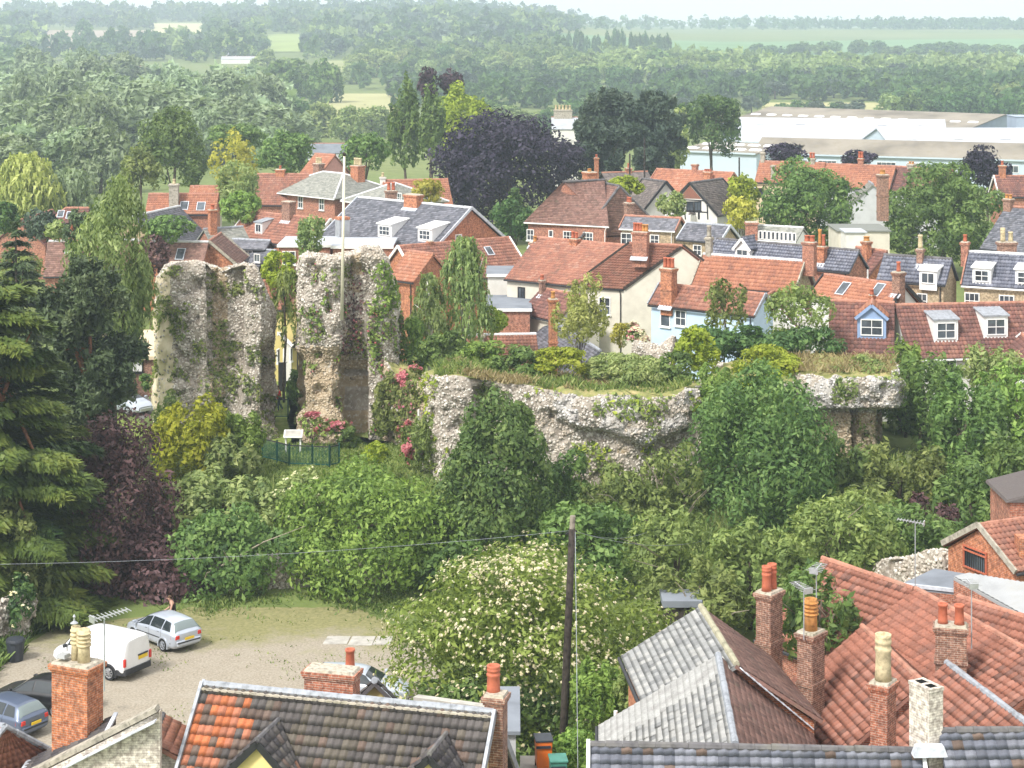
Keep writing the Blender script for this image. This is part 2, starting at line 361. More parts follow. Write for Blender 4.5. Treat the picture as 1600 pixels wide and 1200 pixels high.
# ------------------------------------------------------------------ terrain
def sstep(a, b, x): t = np.clip((np.asarray(x, float) - a) / (b - a), 0, 1); return t * t * (3 - 2 * t)
TY = [0, 96, 100, 108, 200, 420, 600, 1000, 1400, 1800, 2300, 2800, 3400, 9000]
TL = [0, 0, .5, 3, 3, -4, -8, -8, -3, 9, 24, 35, 20, 0]
TR = [0, 0, .5, 3, 3, -4, -8, -7, -2, 4, 10, 13, 6, 0]
def terr(x, y):
    x = np.asarray(x, float); y = np.asarray(y, float)
    u = 800 + 3000 * x / np.maximum(y, 60)
    wr = sstep(640, 1080, u)
    z = np.interp(y, TY, TL) * (1 - wr) + np.interp(y, TY, TR) * wr
    far = sstep(900, 1800, y)
    z = z + far * (fbm(np.stack([x / 420, y / 420, np.zeros_like(x * y)], -1), 5, 2) - .5) * 14
    z = z + sstep(1500, 2400, y) * 5 * np.sin((u - 420) / 300) * (1 - wr)
    return z
def hit(u, v, y0=60.0, y1=3600.0):
    """where the line of sight through a photo pixel meets the terrain"""
    ys = np.concatenate([np.arange(y0, 400, 1.0), np.arange(400, y1, 6.0)])
    xs = (u - 800) / F * ys; zs = HC - (v - VH) / F * ys
    k = np.nonzero(zs <= terr(xs, ys))[0]
    if len(k) == 0: return None
    return Vector((xs[k[0]], ys[k[0]], float(terr(xs[k[0]], ys[k[0]]))))

t = NT('ground_grass')
c = t.ramp(t.noise(.004, 4, .6), [(.32, (.10, .135, .045)), (.5, (.17, .195, .075)), (.66, (.27, .26, .12))])
c = t.mix(c, t.ramp(t.noise(.35, 6, .65), [(.3, (.06, .10, .025)), (.6, (.16, .21, .06)), (.8, (.26, .25, .11))]), .6)
t.bump(t.noise(6, 5), .5, .1); M['ground'] = t.done(c, .95, .1)
ys = np.concatenate([[-150, -40, 0, 30], np.arange(60, 130, 1.5), np.arange(130, 460, 8), np.arange(460, 3500, 40), [3600, 3900, 4200]])
tx = np.linspace(-.62, .62, 150)
gx = tx[None, :] * (np.abs(ys)[:, None] + 130); gy = np.repeat(ys[:, None], len(tx), 1)
gz = terr(gx, gy)
gv = np.stack([gx, gy, gz], -1).reshape(-1, 3); nx = len(tx)
ii = (np.arange(len(ys) - 1)[:, None] * nx + np.arange(nx - 1)[None, :]).ravel()
gq = np.stack([ii, ii + 1, ii + nx + 1, ii + nx], 1)
tag(link('ground', np_mesh('ground', gv, gq, M['ground'], smooth=True)), kind='structure')

def sheet(name, pts, mat, lift, kind='structure', sub=12, jag=0.0, seed=1):
    """flat-lying patch draped on the terrain from a loop of world xy points"""
    P_ = []
    n = len(pts); rng = np.random.default_rng(seed)
    for i in range(n):
        a, b = Vector(pts[i][:2]), Vector(pts[(i + 1) % n][:2])
        for k in range(sub):
            p = a.lerp(b, k / sub)
            P_.append((p.x + rng.normal() * jag, p.y + rng.normal() * jag))
    P_ = np.array(P_); c = P_.mean(0); m = len(P_); rings = [P_ * f + c * (1 - f) for f in (1, .8, .6, .4, .2, .02)]
    xy = np.concatenate(rings); z = terr(xy[:, 0], xy[:, 1]) + lift
    V = np.column_stack([xy, z]); Q = []
    for r in range(len(rings) - 1):
        for i in range(m):
            j = (i + 1) % m; Q.append((r * m + i, r * m + j, (r + 1) * m + j, (r + 1) * m + i))
    o = link(name, np_mesh(name, V, Q, mat, smooth=True)); tag(o, kind=kind); return o

# ------------------------------------------------------------------ roofs
STY = {'pan': dict(cw=.25, g=.33, amp=.075, step=.035), 'slate': dict(cw=.30, g=.24, amp=0, step=.02), 'plain': dict(cw=.26, g=.25, amp=0, step=.018),
       'big': dict(cw=.30, g=.28, amp=.05, step=.04)}
PAN = np.array([0, .10, .35, .85, 1.0, .45])
def tile_surf(fa, fb, b, a, sty, m=4, seed=0):
    st = STY[sty]; fa, fb, b, a = [np.array(q, float) for q in (fa, fb, b, a)]
    Lw = (np.linalg.norm(fb - fa) + np.linalg.norm(b - a)) / 2; Ls = (np.linalg.norm(a - fa) + np.linalg.norm(b - fb)) / 2
    nc = max(2, int(round(Lw / st['cw']))); nr = max(2, int(round(Ls / st['g'])))
    nrm = np.cross(fb - fa, a - fa); nrm /= np.linalg.norm(nrm); nrm *= np.sign(nrm[2]) or 1
    rng = np.random.default_rng(seed); V = []; Q = []; R = []; base = 0
    def P(s, tt): s = s[:, None]; return (1 - tt) * ((1 - s) * fa + s * fb) + tt * ((1 - s) * a + s * b)
    tr = .5 + (rng.random((nr, nc)) - .5) * .75 + (fbm(np.stack(np.meshgrid(np.arange(nc) * .12, np.arange(nr) * .12, [seed * 1.7]), -1)[:, :, 0], 3, 3) - .5) * .8; tr = np.clip(tr, 0, 1)
    if st['amp']:
        ks = np.arange(nc * m + 1); s = ks / (nc * m); pr = np.interp((ks % m) / m, np.arange(7) / 6, np.append(PAN, PAN[0])) * st['amp']
        for j in range(nr):
            t0, t1 = j / nr, min(1.0, (j + 1.06) / nr); jit = np.repeat(rng.random(nc) * .012, m); jit = np.append(jit, jit[-1])
            lo = P(s, t0); rows = [lo + nrm * (pr * .9)[:, None] - nrm * .01, lo + nrm * (pr + st['step'] + jit)[:, None], P(s, t1) + nrm * pr[:, None]]
            V += rows; n = len(s)
            for r in range(2):
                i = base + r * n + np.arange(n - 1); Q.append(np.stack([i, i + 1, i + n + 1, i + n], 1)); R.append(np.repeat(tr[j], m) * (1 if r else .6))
            base += 3 * n
    else:
        for j in range(nr):
            t0, t1 = j / nr, min(1.0, (j + 1.06) / nr); off = .5 * (j % 2)
            e = np.clip((np.arange(nc + 2) - off) / nc, 0, 1); e = np.unique(e); n = len(e) - 1
            s0, s1 = e[:-1], e[1:]; gap = .06 / nc
            h = (st['step'] + rng.random(n) * .008)[:, None]
            a0, a1, b0, b1 = P(s0 + gap * .5, t0), P(s1 - gap * .5, t0), P(s0 + gap * .5, t1), P(s1 - gap * .5, t1)
            V += [a0 - nrm * .005, a1 - nrm * .005, a0 + nrm * h, a1 + nrm * h, b0, b1]
            i = base + np.arange(n)
            Q.append(np.stack([i, i + n, i + 3 * n, i + 2 * n], 1)); Q.append(np.stack([i + 2 * n, i + 3 * n, i + 5 * n, i + 4 * n], 1))
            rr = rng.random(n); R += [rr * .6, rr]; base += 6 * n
    return np.concatenate(V), np.concatenate(Q), np.concatenate(R)

def tile_parts(parent, fa, fb, b, a, sty, variants, name, maxn=300, seed=0, pick=None, stuffname='roof_tiles'):
    """every tile its own object (the nearest maxn in view), the rest one joined mesh. variants: [(material, weight)]"""
    st = STY[sty]; fa, fb, b, a = [np.array(q, float) for q in (fa, fb, b, a)]
    Lw = (np.linalg.norm(fb - fa) + np.linalg.norm(b - a)) / 2; Ls = (np.linalg.norm(a - fa) + np.linalg.norm(b - fb)) / 2
    nc = max(2, int(round(Lw / st['cw']))); nr = max(2, int(round(Ls / st['g'])))
    nrm = np.cross(fb - fa, a - fa); nrm /= np.linalg.norm(nrm); nrm *= np.sign(nrm[2]) or 1
    org = np.array(ORG[parent.name]); rng = np.random.default_rng(seed)
    if st['amp']:
        m = 6; xs = np.arange(m + 1) / m; pr = np.append(PAN, PAN[0]) * st['amp']; prof = pr
        bot = pr - .015
    else: m = 1; xs = np.array([0.0, 1.0]); prof = np.zeros(2); bot = prof - .012
    k = len(xs); lv = []
    bow = -.05 * np.sin(np.pi * xs) if st['amp'] else np.zeros(k)
    for yy, hh, pp in ((bow, st['step'] - .02, bot), (bow, st['step'], prof), (np.full(k, .5), st['step'] * .5, prof), (np.full(k, 1.06), 0, prof)):
        lv.append(np.column_stack([xs, yy, pp + hh]))
    lv = np.concatenate(lv); q = []
    for r in range(3):
        for i in range(k - 1): q.append((r * k + i, r * k + i + 1, (r + 1) * k + i + 1, (r + 1) * k + i))
    q += [(0, k, 2 * k, 2 * k), (k - 1, 2 * k - 1, 3 * k - 1, 3 * k - 1)][:0]
    q = np.array(q)
    meshes = []
    for mt, wgt in variants:
        for s in range(3): meshes.append((np_mesh(name, lv, q, mt, rnd=np.full(len(q), (.15, .5, .85)[s]), smooth=False), wgt / 3))
    wg = np.array([x[1] for x in meshes]); wg = wg / wg.sum()
    cells = []
    for j in range(nr):
        for i in range(-1 if not st['amp'] and j % 2 else 0, nc):
            o_ = .5 * (j % 2) if not st['amp'] else 0
            s0, s1 = (i + o_) / nc, (i + 1 + o_) / nc; s0, s1 = max(0, s0), min(1, s1)
            if s1 - s0 < .2 / nc: continue
            t0, t1 = j / nr, (j + 1) / nr
            def P(s, tt): return (1 - tt) * ((1 - s) * fa + s * fb) + tt * ((1 - s) * a + s * b)
            p0 = P(s0, t0); ex = P(s1, t0) - p0; ey = P(s0, t1) - p0
            c = p0 + ex / 2 + ey / 2; uu = 800 + F * c[0] / c[1]; vv = VH + F * (HC - c[2]) / c[1]
            vis = -12 < uu < 1612 and vv < 1208
            cells.append((0 if vis else 1, np.linalg.norm(c - np.array([0, 0, HC])), p0, ex, ey, (i + o_) / nc, t0))
    cells.sort(key=lambda x: x[:2]); VV, QQ, RR = [], [], []; base = 0
    for idx, (nv, dist, p0, ex, ey, s_, t_) in enumerate(cells):
        mi = pick(s_, t_, rng) if pick else int(rng.choice(len(meshes), p=wg))
        jit = rng.normal() * .006
        if idx < maxn and not nv:
            o = bpy.data.objects.new(name, meshes[mi][0]); COL.objects.link(o); o.parent = parent
            mt = Matrix(((ex[0], ey[0], nrm[0], p0[0] - org[0] + nrm[0] * jit), (ex[1], ey[1], nrm[1], p0[1] - org[1] + nrm[1] * jit), (ex[2], ey[2], nrm[2], p0[2] - org[2] + nrm[2] * jit), (0, 0, 0, 1)))
            o.matrix_local = mt
        else:
            V = p0 + lv[:, :1] * ex + lv[:, 1:2] * ey + lv[:, 2:] * nrm - org
            VV.append(V); QQ.append(q + base); base += len(V); RR.append(np.full(len(q), rng.random()))
    if VV:
        o = link(stuffname, np_mesh(stuffname, np.concatenate(VV), np.concatenate(QQ), variants[0][0], rnd=np.concatenate(RR)), parent); tag(o, kind='stuff')

def ray_plane(u, v, p, n):
    d = Vector(((u - 800) / F, 1, -(v - VH) / F)); o = Vector((0, 0, HC)); n = Vector(n)
    return o + d * ((Vector(p) - o).dot(n) / d.dot(n))

def window(parent, c, r, n, w, h, mat='white_paint', bars=(1, 1), name='window', sill=True, glass='glass', depth=.07, pane_parent=None):
    """c centre on the wall face, r unit vector to the right, n outward"""
    c, r, n = Vector(c), Vector(r), Vector(n); up = Vector((0, 0, 1)); mb = MB(); f = .075
    def blk(x0, x1, z0, z1, d0, d1):
        b = [c + r * x0 + n * d1 + up * z0, c + r * x1 + n * d1 + up * z0, c + r * x1 + n * d0 + up * z0, c + r * x0 + n * d0 + up * z0]
        mb.hexa(b, [p + up * (z1 - z0) for p in b])
    for x in (-w / 2, w / 2 - f): blk(x, x + f, -h / 2, h / 2, -.02, depth)
    for z in (-h / 2, h / 2 - f): blk(-w / 2 + f, w / 2 - f, z, z + f, -.02, depth)
    for k in range(bars[0]): x = -w / 2 + w * (k + 1) / (bars[0] + 1); blk(x - .022, x + .022, -h / 2 + f, h / 2 - f, 0, depth - .02)
    for k in range(bars[1]): z = -h / 2 + h * (k + 1) / (bars[1] + 1); blk(-w / 2 + f, w / 2 - f, z - .025, z + .025, 0, depth - .012)
    if sill: blk(-w / 2 - .06, w / 2 + .06, -h / 2 - .09, -h / 2 - .003, -.02, depth + .07)
    o = mb.build(name, M[mat], parent); g = MB()
    g.quad(c + n * .025 + r * (-w / 2 + f) + up * (-h / 2 + f), c + n * .025 + r * (w / 2 - f) + up * (-h / 2 + f), c + n * .025 + r * (w / 2 - f) + up * (h / 2 - f), c + n * .025 + r * (-w / 2 + f) + up * (h / 2 - f))
    g.build('pane', M[glass], pane_parent or o); return o

def chimney(parent, c, z0, z1, wx, wy, rz, mat, pots=(), cap='mortar', bands=2, name='chimney'):
    """pots: (dx, dy, height, radius, material, style)"""
    mb = MB(); x, y = c[0], c[1]; h = z1 - z0
    hb = .16 if bands > 0 else 0
    mb.box((x, y, z0), (wx, wy, h - .3 - hb * 0), rz)
    zz = z1 - .3
    for k in range(3): e = .05 * (k + 1) * (1 if k < 2 else .75); mb.box((x, y, zz + k * .075), (wx + 2 * e * .8, wy + 2 * e * .8, .0748), rz)
    zc = zz + .225
    if bands > 1: mb.box((x, y, z0 + h * .52), (wx + .09, wy + .09, .14), rz)
    o = mb.build(name, M[mat], parent)
    m2 = MB(); m2.box((x, y, zc), (wx + .06, wy + .06, .075), rz, top=.93); m2.build('chimney_cap', M[cap], o)
    ca, sa = math.cos(rz), math.sin(rz)
    for dx, dy, ph, pr, pm, ps in pots:
        px, py = x + dx * ca - dy * sa, y + dx * sa + dy * ca; p = MB(); b = zc + .07
        if ps == 'louvre': prof = [(pr, 0), (pr * .92, ph * .45)] + [q for k in range(4) for q in ((pr * .92, ph * (.47 + k * .12)), (pr * 1.15, ph * (.50 + k * .12)), (pr * 1.15, ph * (.54 + k * .12)), (pr * .92, ph * (.56 + k * .12)))] + [(pr * .95, ph)]
        elif ps == 'band': prof = [(pr * 1.15, 0), (pr * 1.05, ph * .25), (pr, ph * .6), (pr * 1.12, ph * .64), (pr * 1.12, ph * .70), (pr, ph * .72), (pr, ph * .79), (pr * 1.1, ph * .81), (pr * 1.1, ph * .87), (pr, ph * .89), (pr * 1.08, ph * .94), (pr * 1.08, ph)]
        else: prof = [(pr * 1.12, 0), (pr, ph * .2), (pr * .9, ph * .84), (pr * 1.08, ph * .88), (pr * 1.08, ph)]
        p.lathe((px, py, b), prof + [(pr * .78, ph), (pr * .74, ph * .8)], 14); po = p.build('chimney_pot', M[pm], o, smooth=False)
        for pl in po.data.polygons: pl.use_smooth = abs(pl.normal.z) < .8
    return o

def aerial(label, c, z0, z1, rz=0.3, n=9, ln=1.3, kind='yagi', mast=.022):
    r = empty('television_aerial', (c[0], c[1], z0), label, 'aerial')
    mb = MB(); mb.tube([(c[0], c[1], z0), (c[0], c[1], z1)], mast, 6); mb.build('mast', M['grey_metal'], r)
    ca, sa = math.cos(rz), math.sin(rz); b = MB()
    z = z1 - .06
    b.bar((c[0] - ca * ln * .35, c[1] - sa * ln * .35, z), (c[0] + ca * ln * .65, c[1] + sa * ln * .65, z + .1), .035)
    for k in range(n):
        f = -.3 + .95 * k / (n - 1); l_ = .30 - .1 * k / n
        p = (c[0] + ca * ln * f, c[1] + sa * ln * f, z + .05 + .1 * f / .65 * .5)
        b.bar((p[0] - sa * l_, p[1] + ca * l_, p[2]), (p[0] + sa * l_, p[1] - ca * l_, p[2]), .018)
    b.box((c[0] - ca * ln * .33, c[1] - sa * ln * .33, z - .08), (.04, .32, .2), rz)
    b.build('antenna', M['alloy'], r); return r

def house(name, label, A, B, zr, zb, wall, roof, sty, pitch=42, ev=None, w=None, FA=None, FB=None, BA=None, BB=None, hip=(0, 0), over=.18,
          ridge='ridge_red', gut='trim', verge=None, win=(), chim=(), dorm=(), sky=(), cat='house', group=None, root=None, roof2=None, sty2=None,
          parts=None, eend=0, ridge_parts=False, gutter=True):
    a = Vector(A) if len(A) == 3 else WZ(*A, zr); b = Vector(B) if len(B) == 3 else WZ(*B, zr)
    d = Vector((b.x - a.x, b.y - a.y, 0)).normalized(); n = Vector((-d.y, d.x, 0))
    if n.dot(-(a + b) / 2) < 0: n = -n
    tp = math.tan(math.radians(pitch))
    if w is None and ev is not None:
        e0 = a if eend == 0 else b; k = (ev - VH) / F
        w = ((HC - zr) - k * e0.y) / (k * n.y - tp)
    if FA is None: FA = a + n * w - Vector((0, 0, w * tp))
    elif len(FA) == 3 and not isinstance(FA, Vector): FA = WZ(*FA)
    if FB is None: FB = b + n * w - Vector((0, 0, w * tp))
    elif len(FB) == 3 and not isinstance(FB, Vector): FB = WZ(*FB)
    if BA is None: BA = Vector((2 * a.x - FA.x, 2 * a.y - FA.y, FA.z))
    elif not isinstance(BA, Vector): BA = WZ(*BA)
    if BB is None: BB = Vector((2 * b.x - FB.x, 2 * b.y - FB.y, FB.z))
    elif not isinstance(BB, Vector): BB = WZ(*BB)
    ha, hb = a + d * hip[0], b - d * hip[1]; up = Vector((0, 0, 1))
    if root is None:
        c0 = (FA + FB + BA + BB) / 4; root = empty(name, (c0.x, c0.y, zb), label, cat, group)
    # walls
    wa = FA + (BA - FA).normalized() * over + d * over; wb = FB + (BB - FB).normalized() * over - d * over
    xa = BA + (FA - BA).normalized() * over + d * over; xb = BB + (FB - BB).normalized() * over - d * over
    def at(p, z): return Vector((p.x, p.y, z))
    mb = MB(); drop = up * .14
    mb.quad(at(wa, zb), at(wb, zb), wb - drop, wa - drop); mb.quad(at(xb, zb), at(xa, zb), xa - drop, xb - drop)
    if hip[0]: mb.quad(at(xa, zb), at(wa, zb), wa - drop, xa - drop)
    else: mb.quad(at(xa, zb), at(wa, zb), wa - drop, a + d * over - drop, xa - drop)
    if hip[1]: mb.quad(at(wb, zb), at(xb, zb), xb - drop, wb - drop)
    else: mb.quad(at(wb, zb), at(xb, zb), xb - drop, b - d * over - drop, wb - drop)
    wl = mb.build('wall', M[wall], root)
    # roof slabs and tiles
    rm, rs = M[roof], sty; rm2, rs2 = M[roof2 or roof], sty2 or sty
    rf = MB()
    def slab(p, mi_=0):
        nn = (p[1] - p[0]).cross(p[-1] - p[0]).normalized(); nn = nn if nn.z > 0 else -nn
        if len(p) == 3: p = [p[0], p[1], p[2], p[2]]
        K_ = 6; gr = [[(p[0].lerp(p[1], i / K_)).lerp(p[3].lerp(p[2], i / K_), j / K_) for i in range(K_ + 1)] for j in range(K_ + 1)]
        for j in range(K_):
            for i in range(K_):
                if len(set(map(tuple, (gr[j + 1][i], gr[j + 1][i + 1])))) < 2: rf.quad(gr[j][i] - nn * .02, gr[j][i + 1] - nn * .02, gr[j + 1][i] - nn * .02, m=mi_)
                else: rf.quad(gr[j][i] - nn * .02, gr[j][i + 1] - nn * .02, gr[j + 1][i + 1] - nn * .02, gr[j + 1][i] - nn * .02, m=mi_)
        for a_, b_ in ((p[0], p[1]), (p[1], p[2]), (p[3], p[0])):
            if (a_ - b_).length > .05: rf.quad(a_ - nn * .14, b_ - nn * .14, b_ - nn * .012, a_ - nn * .012, m=mi_)
    fs = [FA, FB, hb, ha]; bs = [BB, BA, ha, hb]; slab(fs); slab(bs, 1)
    ends = []
    if hip[0]: ends.append([BA, FA, ha])
    if hip[1]: ends.append([FB, BB, hb])
    for e in ends: slab(e)
    ro = rf.build('roof', [rm, rm2], root); at_ = ro.data.attributes.new('rnd', 'FLOAT', 'FACE'); at_.data.foreach_set('value', np.full(len(ro.data.polygons), .45, np.float32))
    near = a.y < 75
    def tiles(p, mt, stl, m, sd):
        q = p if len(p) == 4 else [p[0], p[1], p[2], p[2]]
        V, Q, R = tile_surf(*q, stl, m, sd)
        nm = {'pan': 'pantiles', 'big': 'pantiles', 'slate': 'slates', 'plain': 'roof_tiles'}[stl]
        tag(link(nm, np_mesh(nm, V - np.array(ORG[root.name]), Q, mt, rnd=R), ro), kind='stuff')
    sd = int(abs(A[0]) * 7 + abs(A[1])) % 9973
    if parts: tile_parts(ro, *fs, sty, parts['variants'], parts['name'], parts.get('max', 300), sd, parts.get('pick'))
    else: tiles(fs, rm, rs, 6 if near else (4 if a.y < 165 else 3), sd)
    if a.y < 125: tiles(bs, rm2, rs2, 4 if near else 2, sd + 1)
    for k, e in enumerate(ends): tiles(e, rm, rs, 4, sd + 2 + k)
    # ridge, verge, gutter
    def ridge_run(p, q, r_, mt):
        Ls = (q - p).length; ns = max(1, int(Ls / .45)); mm = MB()
        for k in range(ns):
            s0, s1 = p.lerp(q, k / ns), p.lerp(q, (k + .985) / ns); rr = r_ * (1 + .07 * ((k * 7919) % 5 - 2) / 2)
            mm.tube([s0, s1], [rr, rr * .93], 8)
            if ridge_parts: mm.build('ridge_tile', M[mt], ro, smooth=False); mm = MB()
        if not ridge_parts: mm.build('ridge', M[mt], ro)
    rr = .12 if a.y < 100 else .14
    ridge_run(ha, hb, rr, ridge)
    for h_, e in ((ha, ends[0] if hip[0] else None), (hb, ends[-1] if hip[1] else None)):
        if e:
            for q in e[:2]: ridge_run(h_, q, rr * .9, ridge)
    if verge:
        for (p, q, hp) in ((FA, a, hip[0]), (BA, a, hip[0]), (FB, b, hip[1]), (BB, b, hip[1])):
            if not hp:
                o_ = d * (.03 if p in (FB, BB) else -.03)
                vm = MB(); vm.bar(p + o_ + up * .03, q + o_ + up * .03, .10, .24); vm.build('bargeboard', M[verge], root)
    if gutter:
        gm = MB(); gm.tube([FA + n * .06 - up * .08, FB + n * .06 - up * .08], .07, 6); gm.build('gutter', M[gut], root)
        if FB.y < 215:
            q_ = wb + n * .10 - d * .12; gm = MB(); gm.tube([FB + n * .04 - d * .3 - up * .12, q_ - d * .1 - up * .45, Vector((q_.x - d.x * .1, q_.y - d.y * .1, zb))], .045, 6); gm.build('downpipe', M[gut], root)
    # windows on the front wall or the ends
    dw = (wb - wa); dw.z = 0; dw.normalize(); nF = Vector((dw.y, -dw.x, 0)); nF = nF if nF.dot(n) > 0 else -nF
    dB = Vector((xb.x - wb.x, xb.y - wb.y, 0)).normalized(); nB = Vector((dB.y, -dB.x, 0)); nB = nB if nB.dot(d) > 0 else -nB
    dA = Vector((xa.x - wa.x, xa.y - wa.y, 0)).normalized(); nA = Vector((dA.y, -dA.x, 0)); nA = nA if nA.dot(d) < 0 else -nA
    for wi in win:
        u, v, ww, wh = wi[:4]; face = wi[4] if len(wi) > 4 else 'F'; bars = wi[5] if len(wi) > 5 else (1, 1); wm = wi[6] if len(wi) > 6 else 'white_paint'
        pl, nn = {'F': (wa, nF), 'B': (wb, nB), 'A': (wa, nA)}[face]
        c = ray_plane(u, v, pl, nn); r_ = Vector((-nn.y, nn.x, 0)); window(root, c + nn * .004, r_, nn, ww, wh, wm, bars)
    # roof plane things
    rn = (FB - FA).cross(a - FA).normalized(); rn = rn if rn.z > 0 else -rn
    for sk in sky:
        c = ray_plane(sk[0], sk[1], FA, rn) + rn * .06; mb = MB(); g = MB(); sl = (a - FA).normalized()
        ww, wh = sk[2] / 2, sk[3] / 2
        def sq(x, y, h): return c + d * x + sl * y + rn * h
        mb.hexa([sq(-ww, -wh, 0), sq(ww, -wh, 0), sq(ww, wh, 0), sq(-ww, wh, 0)], [sq(-ww, -wh, .06), sq(ww, -wh, .06), sq(ww, wh, .06), sq(-ww, wh, .06)])
        so = mb.build('skylight', M[sk[4] if len(sk) > 4 else 'lead_pale'], root); e = .07
        g.quad(sq(-ww + e, -wh + e, .064), sq(ww - e, -wh + e, .064), sq(ww - e, wh - e, .064), sq(-ww + e, wh - e, .064)); g.build('pane', M['glass'], so)
    for ch in chim:
        u, vt, wpx, off = ch[:4]; asp = ch[4]; cm = ch[5]; pots = ch[6]; ex = ch[7] if len(ch) > 7 else {}
        c = ray_plane(u, 300, a + n * off, n); zt = HC - (vt - VH) / F * c.y; sc = F / c.y
        rz = math.atan2(d.y, d.x); wid = wpx / sc; ca, sa = abs(d.x), abs(d.y)
        wx = wid / (ca + asp * sa); wy = wx * asp
        PP = []; np_ = len(pots)
        for k, pt in enumerate(pots):
            dx = (k - (np_ - 1) / 2) * (min(wx, .42 * np_) / max(1, np_)) if wx >= wy else 0; dy = 0 if wx >= wy else (k - (np_ - 1) / 2) * (wy * .8 / max(1, np_))
            PP.append((dx, dy, pt[0], pt[1], pt[2], pt[3] if len(pt) > 3 else 'plain'))
        z0 = zr - abs(off) * tp - (1.0 if 'z0' not in ex else 0); z0 = ex.get('z0', z0)
        co = chimney(root, (c.x, c.y), z0, zt, wx, wy, rz, cm, PP, bands=ex.get('bands', 1), cap=ex.get('cap', 'mortar'))
        if ex.get('flash', True):
            fm = MB(); zf = zr - max(0, off) * tp + .02
            q = c + n * (wy / 2 + .12); fm.hexa([q - d * (wx / 2 + .1) + n * .15 + up * (zr - (off + wy / 2 + .27) * tp + .02 - q.z), q + d * (wx / 2 + .1) + n * .15 + up * (zr - (off + wy / 2 + .27) * tp + .02 - q.z), q + d * (wx / 2 + .1) - n * .14 + up * (zr - (off + wy / 2 - .02) * tp + .02 - q.z), q - d * (wx / 2 + .1) - n * .14 + up * (zr - (off + wy / 2 - .02) * tp + .02 - q.z)],
                    [q - d * (wx / 2 + .1) + n * .15 + up * (zr - (off + wy / 2 + .27) * tp + .09 - q.z), q + d * (wx / 2 + .1) + n * .15 + up * (zr - (off + wy / 2 + .27) * tp + .09 - q.z), q + d * (wx / 2 + .1) - n * .14 + up * (zr - (off + wy / 2 - .02) * tp + .09 - q.z), q - d * (wx / 2 + .1) - n * .14 + up * (zr - (off + wy / 2 - .02) * tp + .09 - q.z)])
            fm.build('chimney_flashing', M['lead_pale'], co)
    for dm in dorm: dormer(root, FA, rn, d, n, tp, *dm)
    return root

def dormer(root, FA, rn, d, n, tp, u, v, wd, hd, kind='shed', face='white_paint', roofm='lead', bars=(1, 1), rise=.7, cheek=None, trim='white_paint', win=True):
    """u,v: middle of the foot of the dormer front, on the roof slope"""
    p = ray_plane(u, v, FA, rn); up = Vector((0, 0, 1)); h = wd / 2; mb = MB()
    sl = .18 if kind == 'shed' else 0
    dep = hd / (tp - sl) if tp > sl + .1 else hd * 1.2
    fl, fr = p - d * h, p + d * h; bl, br = fl - n * dep, fr - n * dep; tz = up * hd
    top = [fl + tz, fr + tz, br + up * (hd + dep * sl), bl + up * (hd + dep * sl)]
    foot = [fl - up * .3, fr - up * .3, br + up * (hd + dep * sl - .05), bl + up * (hd + dep * sl - .05)]
    mb.quad(foot[0], foot[1], top[1], top[0]); mb.quad(foot[1], top[2], top[1]); mb.quad(top[0], top[3], foot[0])
    if kind == 'gable': mb.quad(top[0], top[1], p + up * (hd + rise))
    o = mb.build('dormer', M[face], root)
    rb = MB()
    if kind == 'shed':
        q = [top[0] - d * .1 + n * .14, top[1] + d * .1 + n * .14, top[2] + d * .1, top[3] - d * .1]
        rb.hexa([x + up * .004 for x in q], [x + up * .10 for x in q]); rb.build('dormer_roof', M[roofm], o)
    else:
        ap = p + up * (hd + rise); bk = ap - n * ((hd + rise) / tp); o2 = .14
        sls = rise / h
        for s in (-1, 1):
            e0 = p + d * s * (h + o2) + up * (hd - o2 * sls) + n * .16; e1 = p + d * s * (h + o2) + up * (hd - o2 * sls) - n * ((hd - o2 * sls) / tp)
            q = [e0, e1, bk, ap + n * .16]; q = q if (q[1] - q[0]).cross(q[3] - q[0]).z > 0 else q[::-1]
            rb.hexa([x + up * .005 for x in q], [x + up * .10 for x in q])
            st = 'pan'
            V, Q, R = tile_surf(*( [e0 + up * .1, e1 + up * .1, bk + up * .1, ap + n * .16 + up * .1]), st, 4, int(u) + s)
            tag(link('pantiles', np_mesh('pantiles', V - np.array(ORG[root.name]), Q, M[roofm], rnd=R), o), kind='stuff')
        rb.build('dormer_roof', M[roofm], o)
        for s in (-1, 1): tb = MB(); tb.bar(p + d * s * (h + o2) + up * (hd - o2 * sls - .02) + n * .19, ap + n * .19 - up * .02, .06, .2); tb.build('bargeboard', M[trim], o)
        rr = MB(); rr.tube([ap + n * .16 + up * .1, bk + up * .1], .08, 7); rr.build('ridge', M['ridge_red' if 'pan_or' in roofm or 'bright' in roofm else 'ridge_dark'], o)
    if win: window(o, p + up * (hd * .53) + n * .004, (-n.y, n.x, 0) if True else d, n, wd * .78, hd * .74, 'white_paint', bars, name='dormer_window', sill=False, pane_parent=o)
    return o
# ------------------------------------------------------------------ the town behind the castle
PR = lambda h=.7, r=.15, s='plain': (h, r, 'pot_red', s)
PB = lambda h=.8, r=.15, s='plain': (h, r, 'pot_buff', s)
PO = lambda h=.7, r=.16, s='plain': (h, r, 'pot_orange', s)
FL = {'flash': True}; NF = {'flash': False}
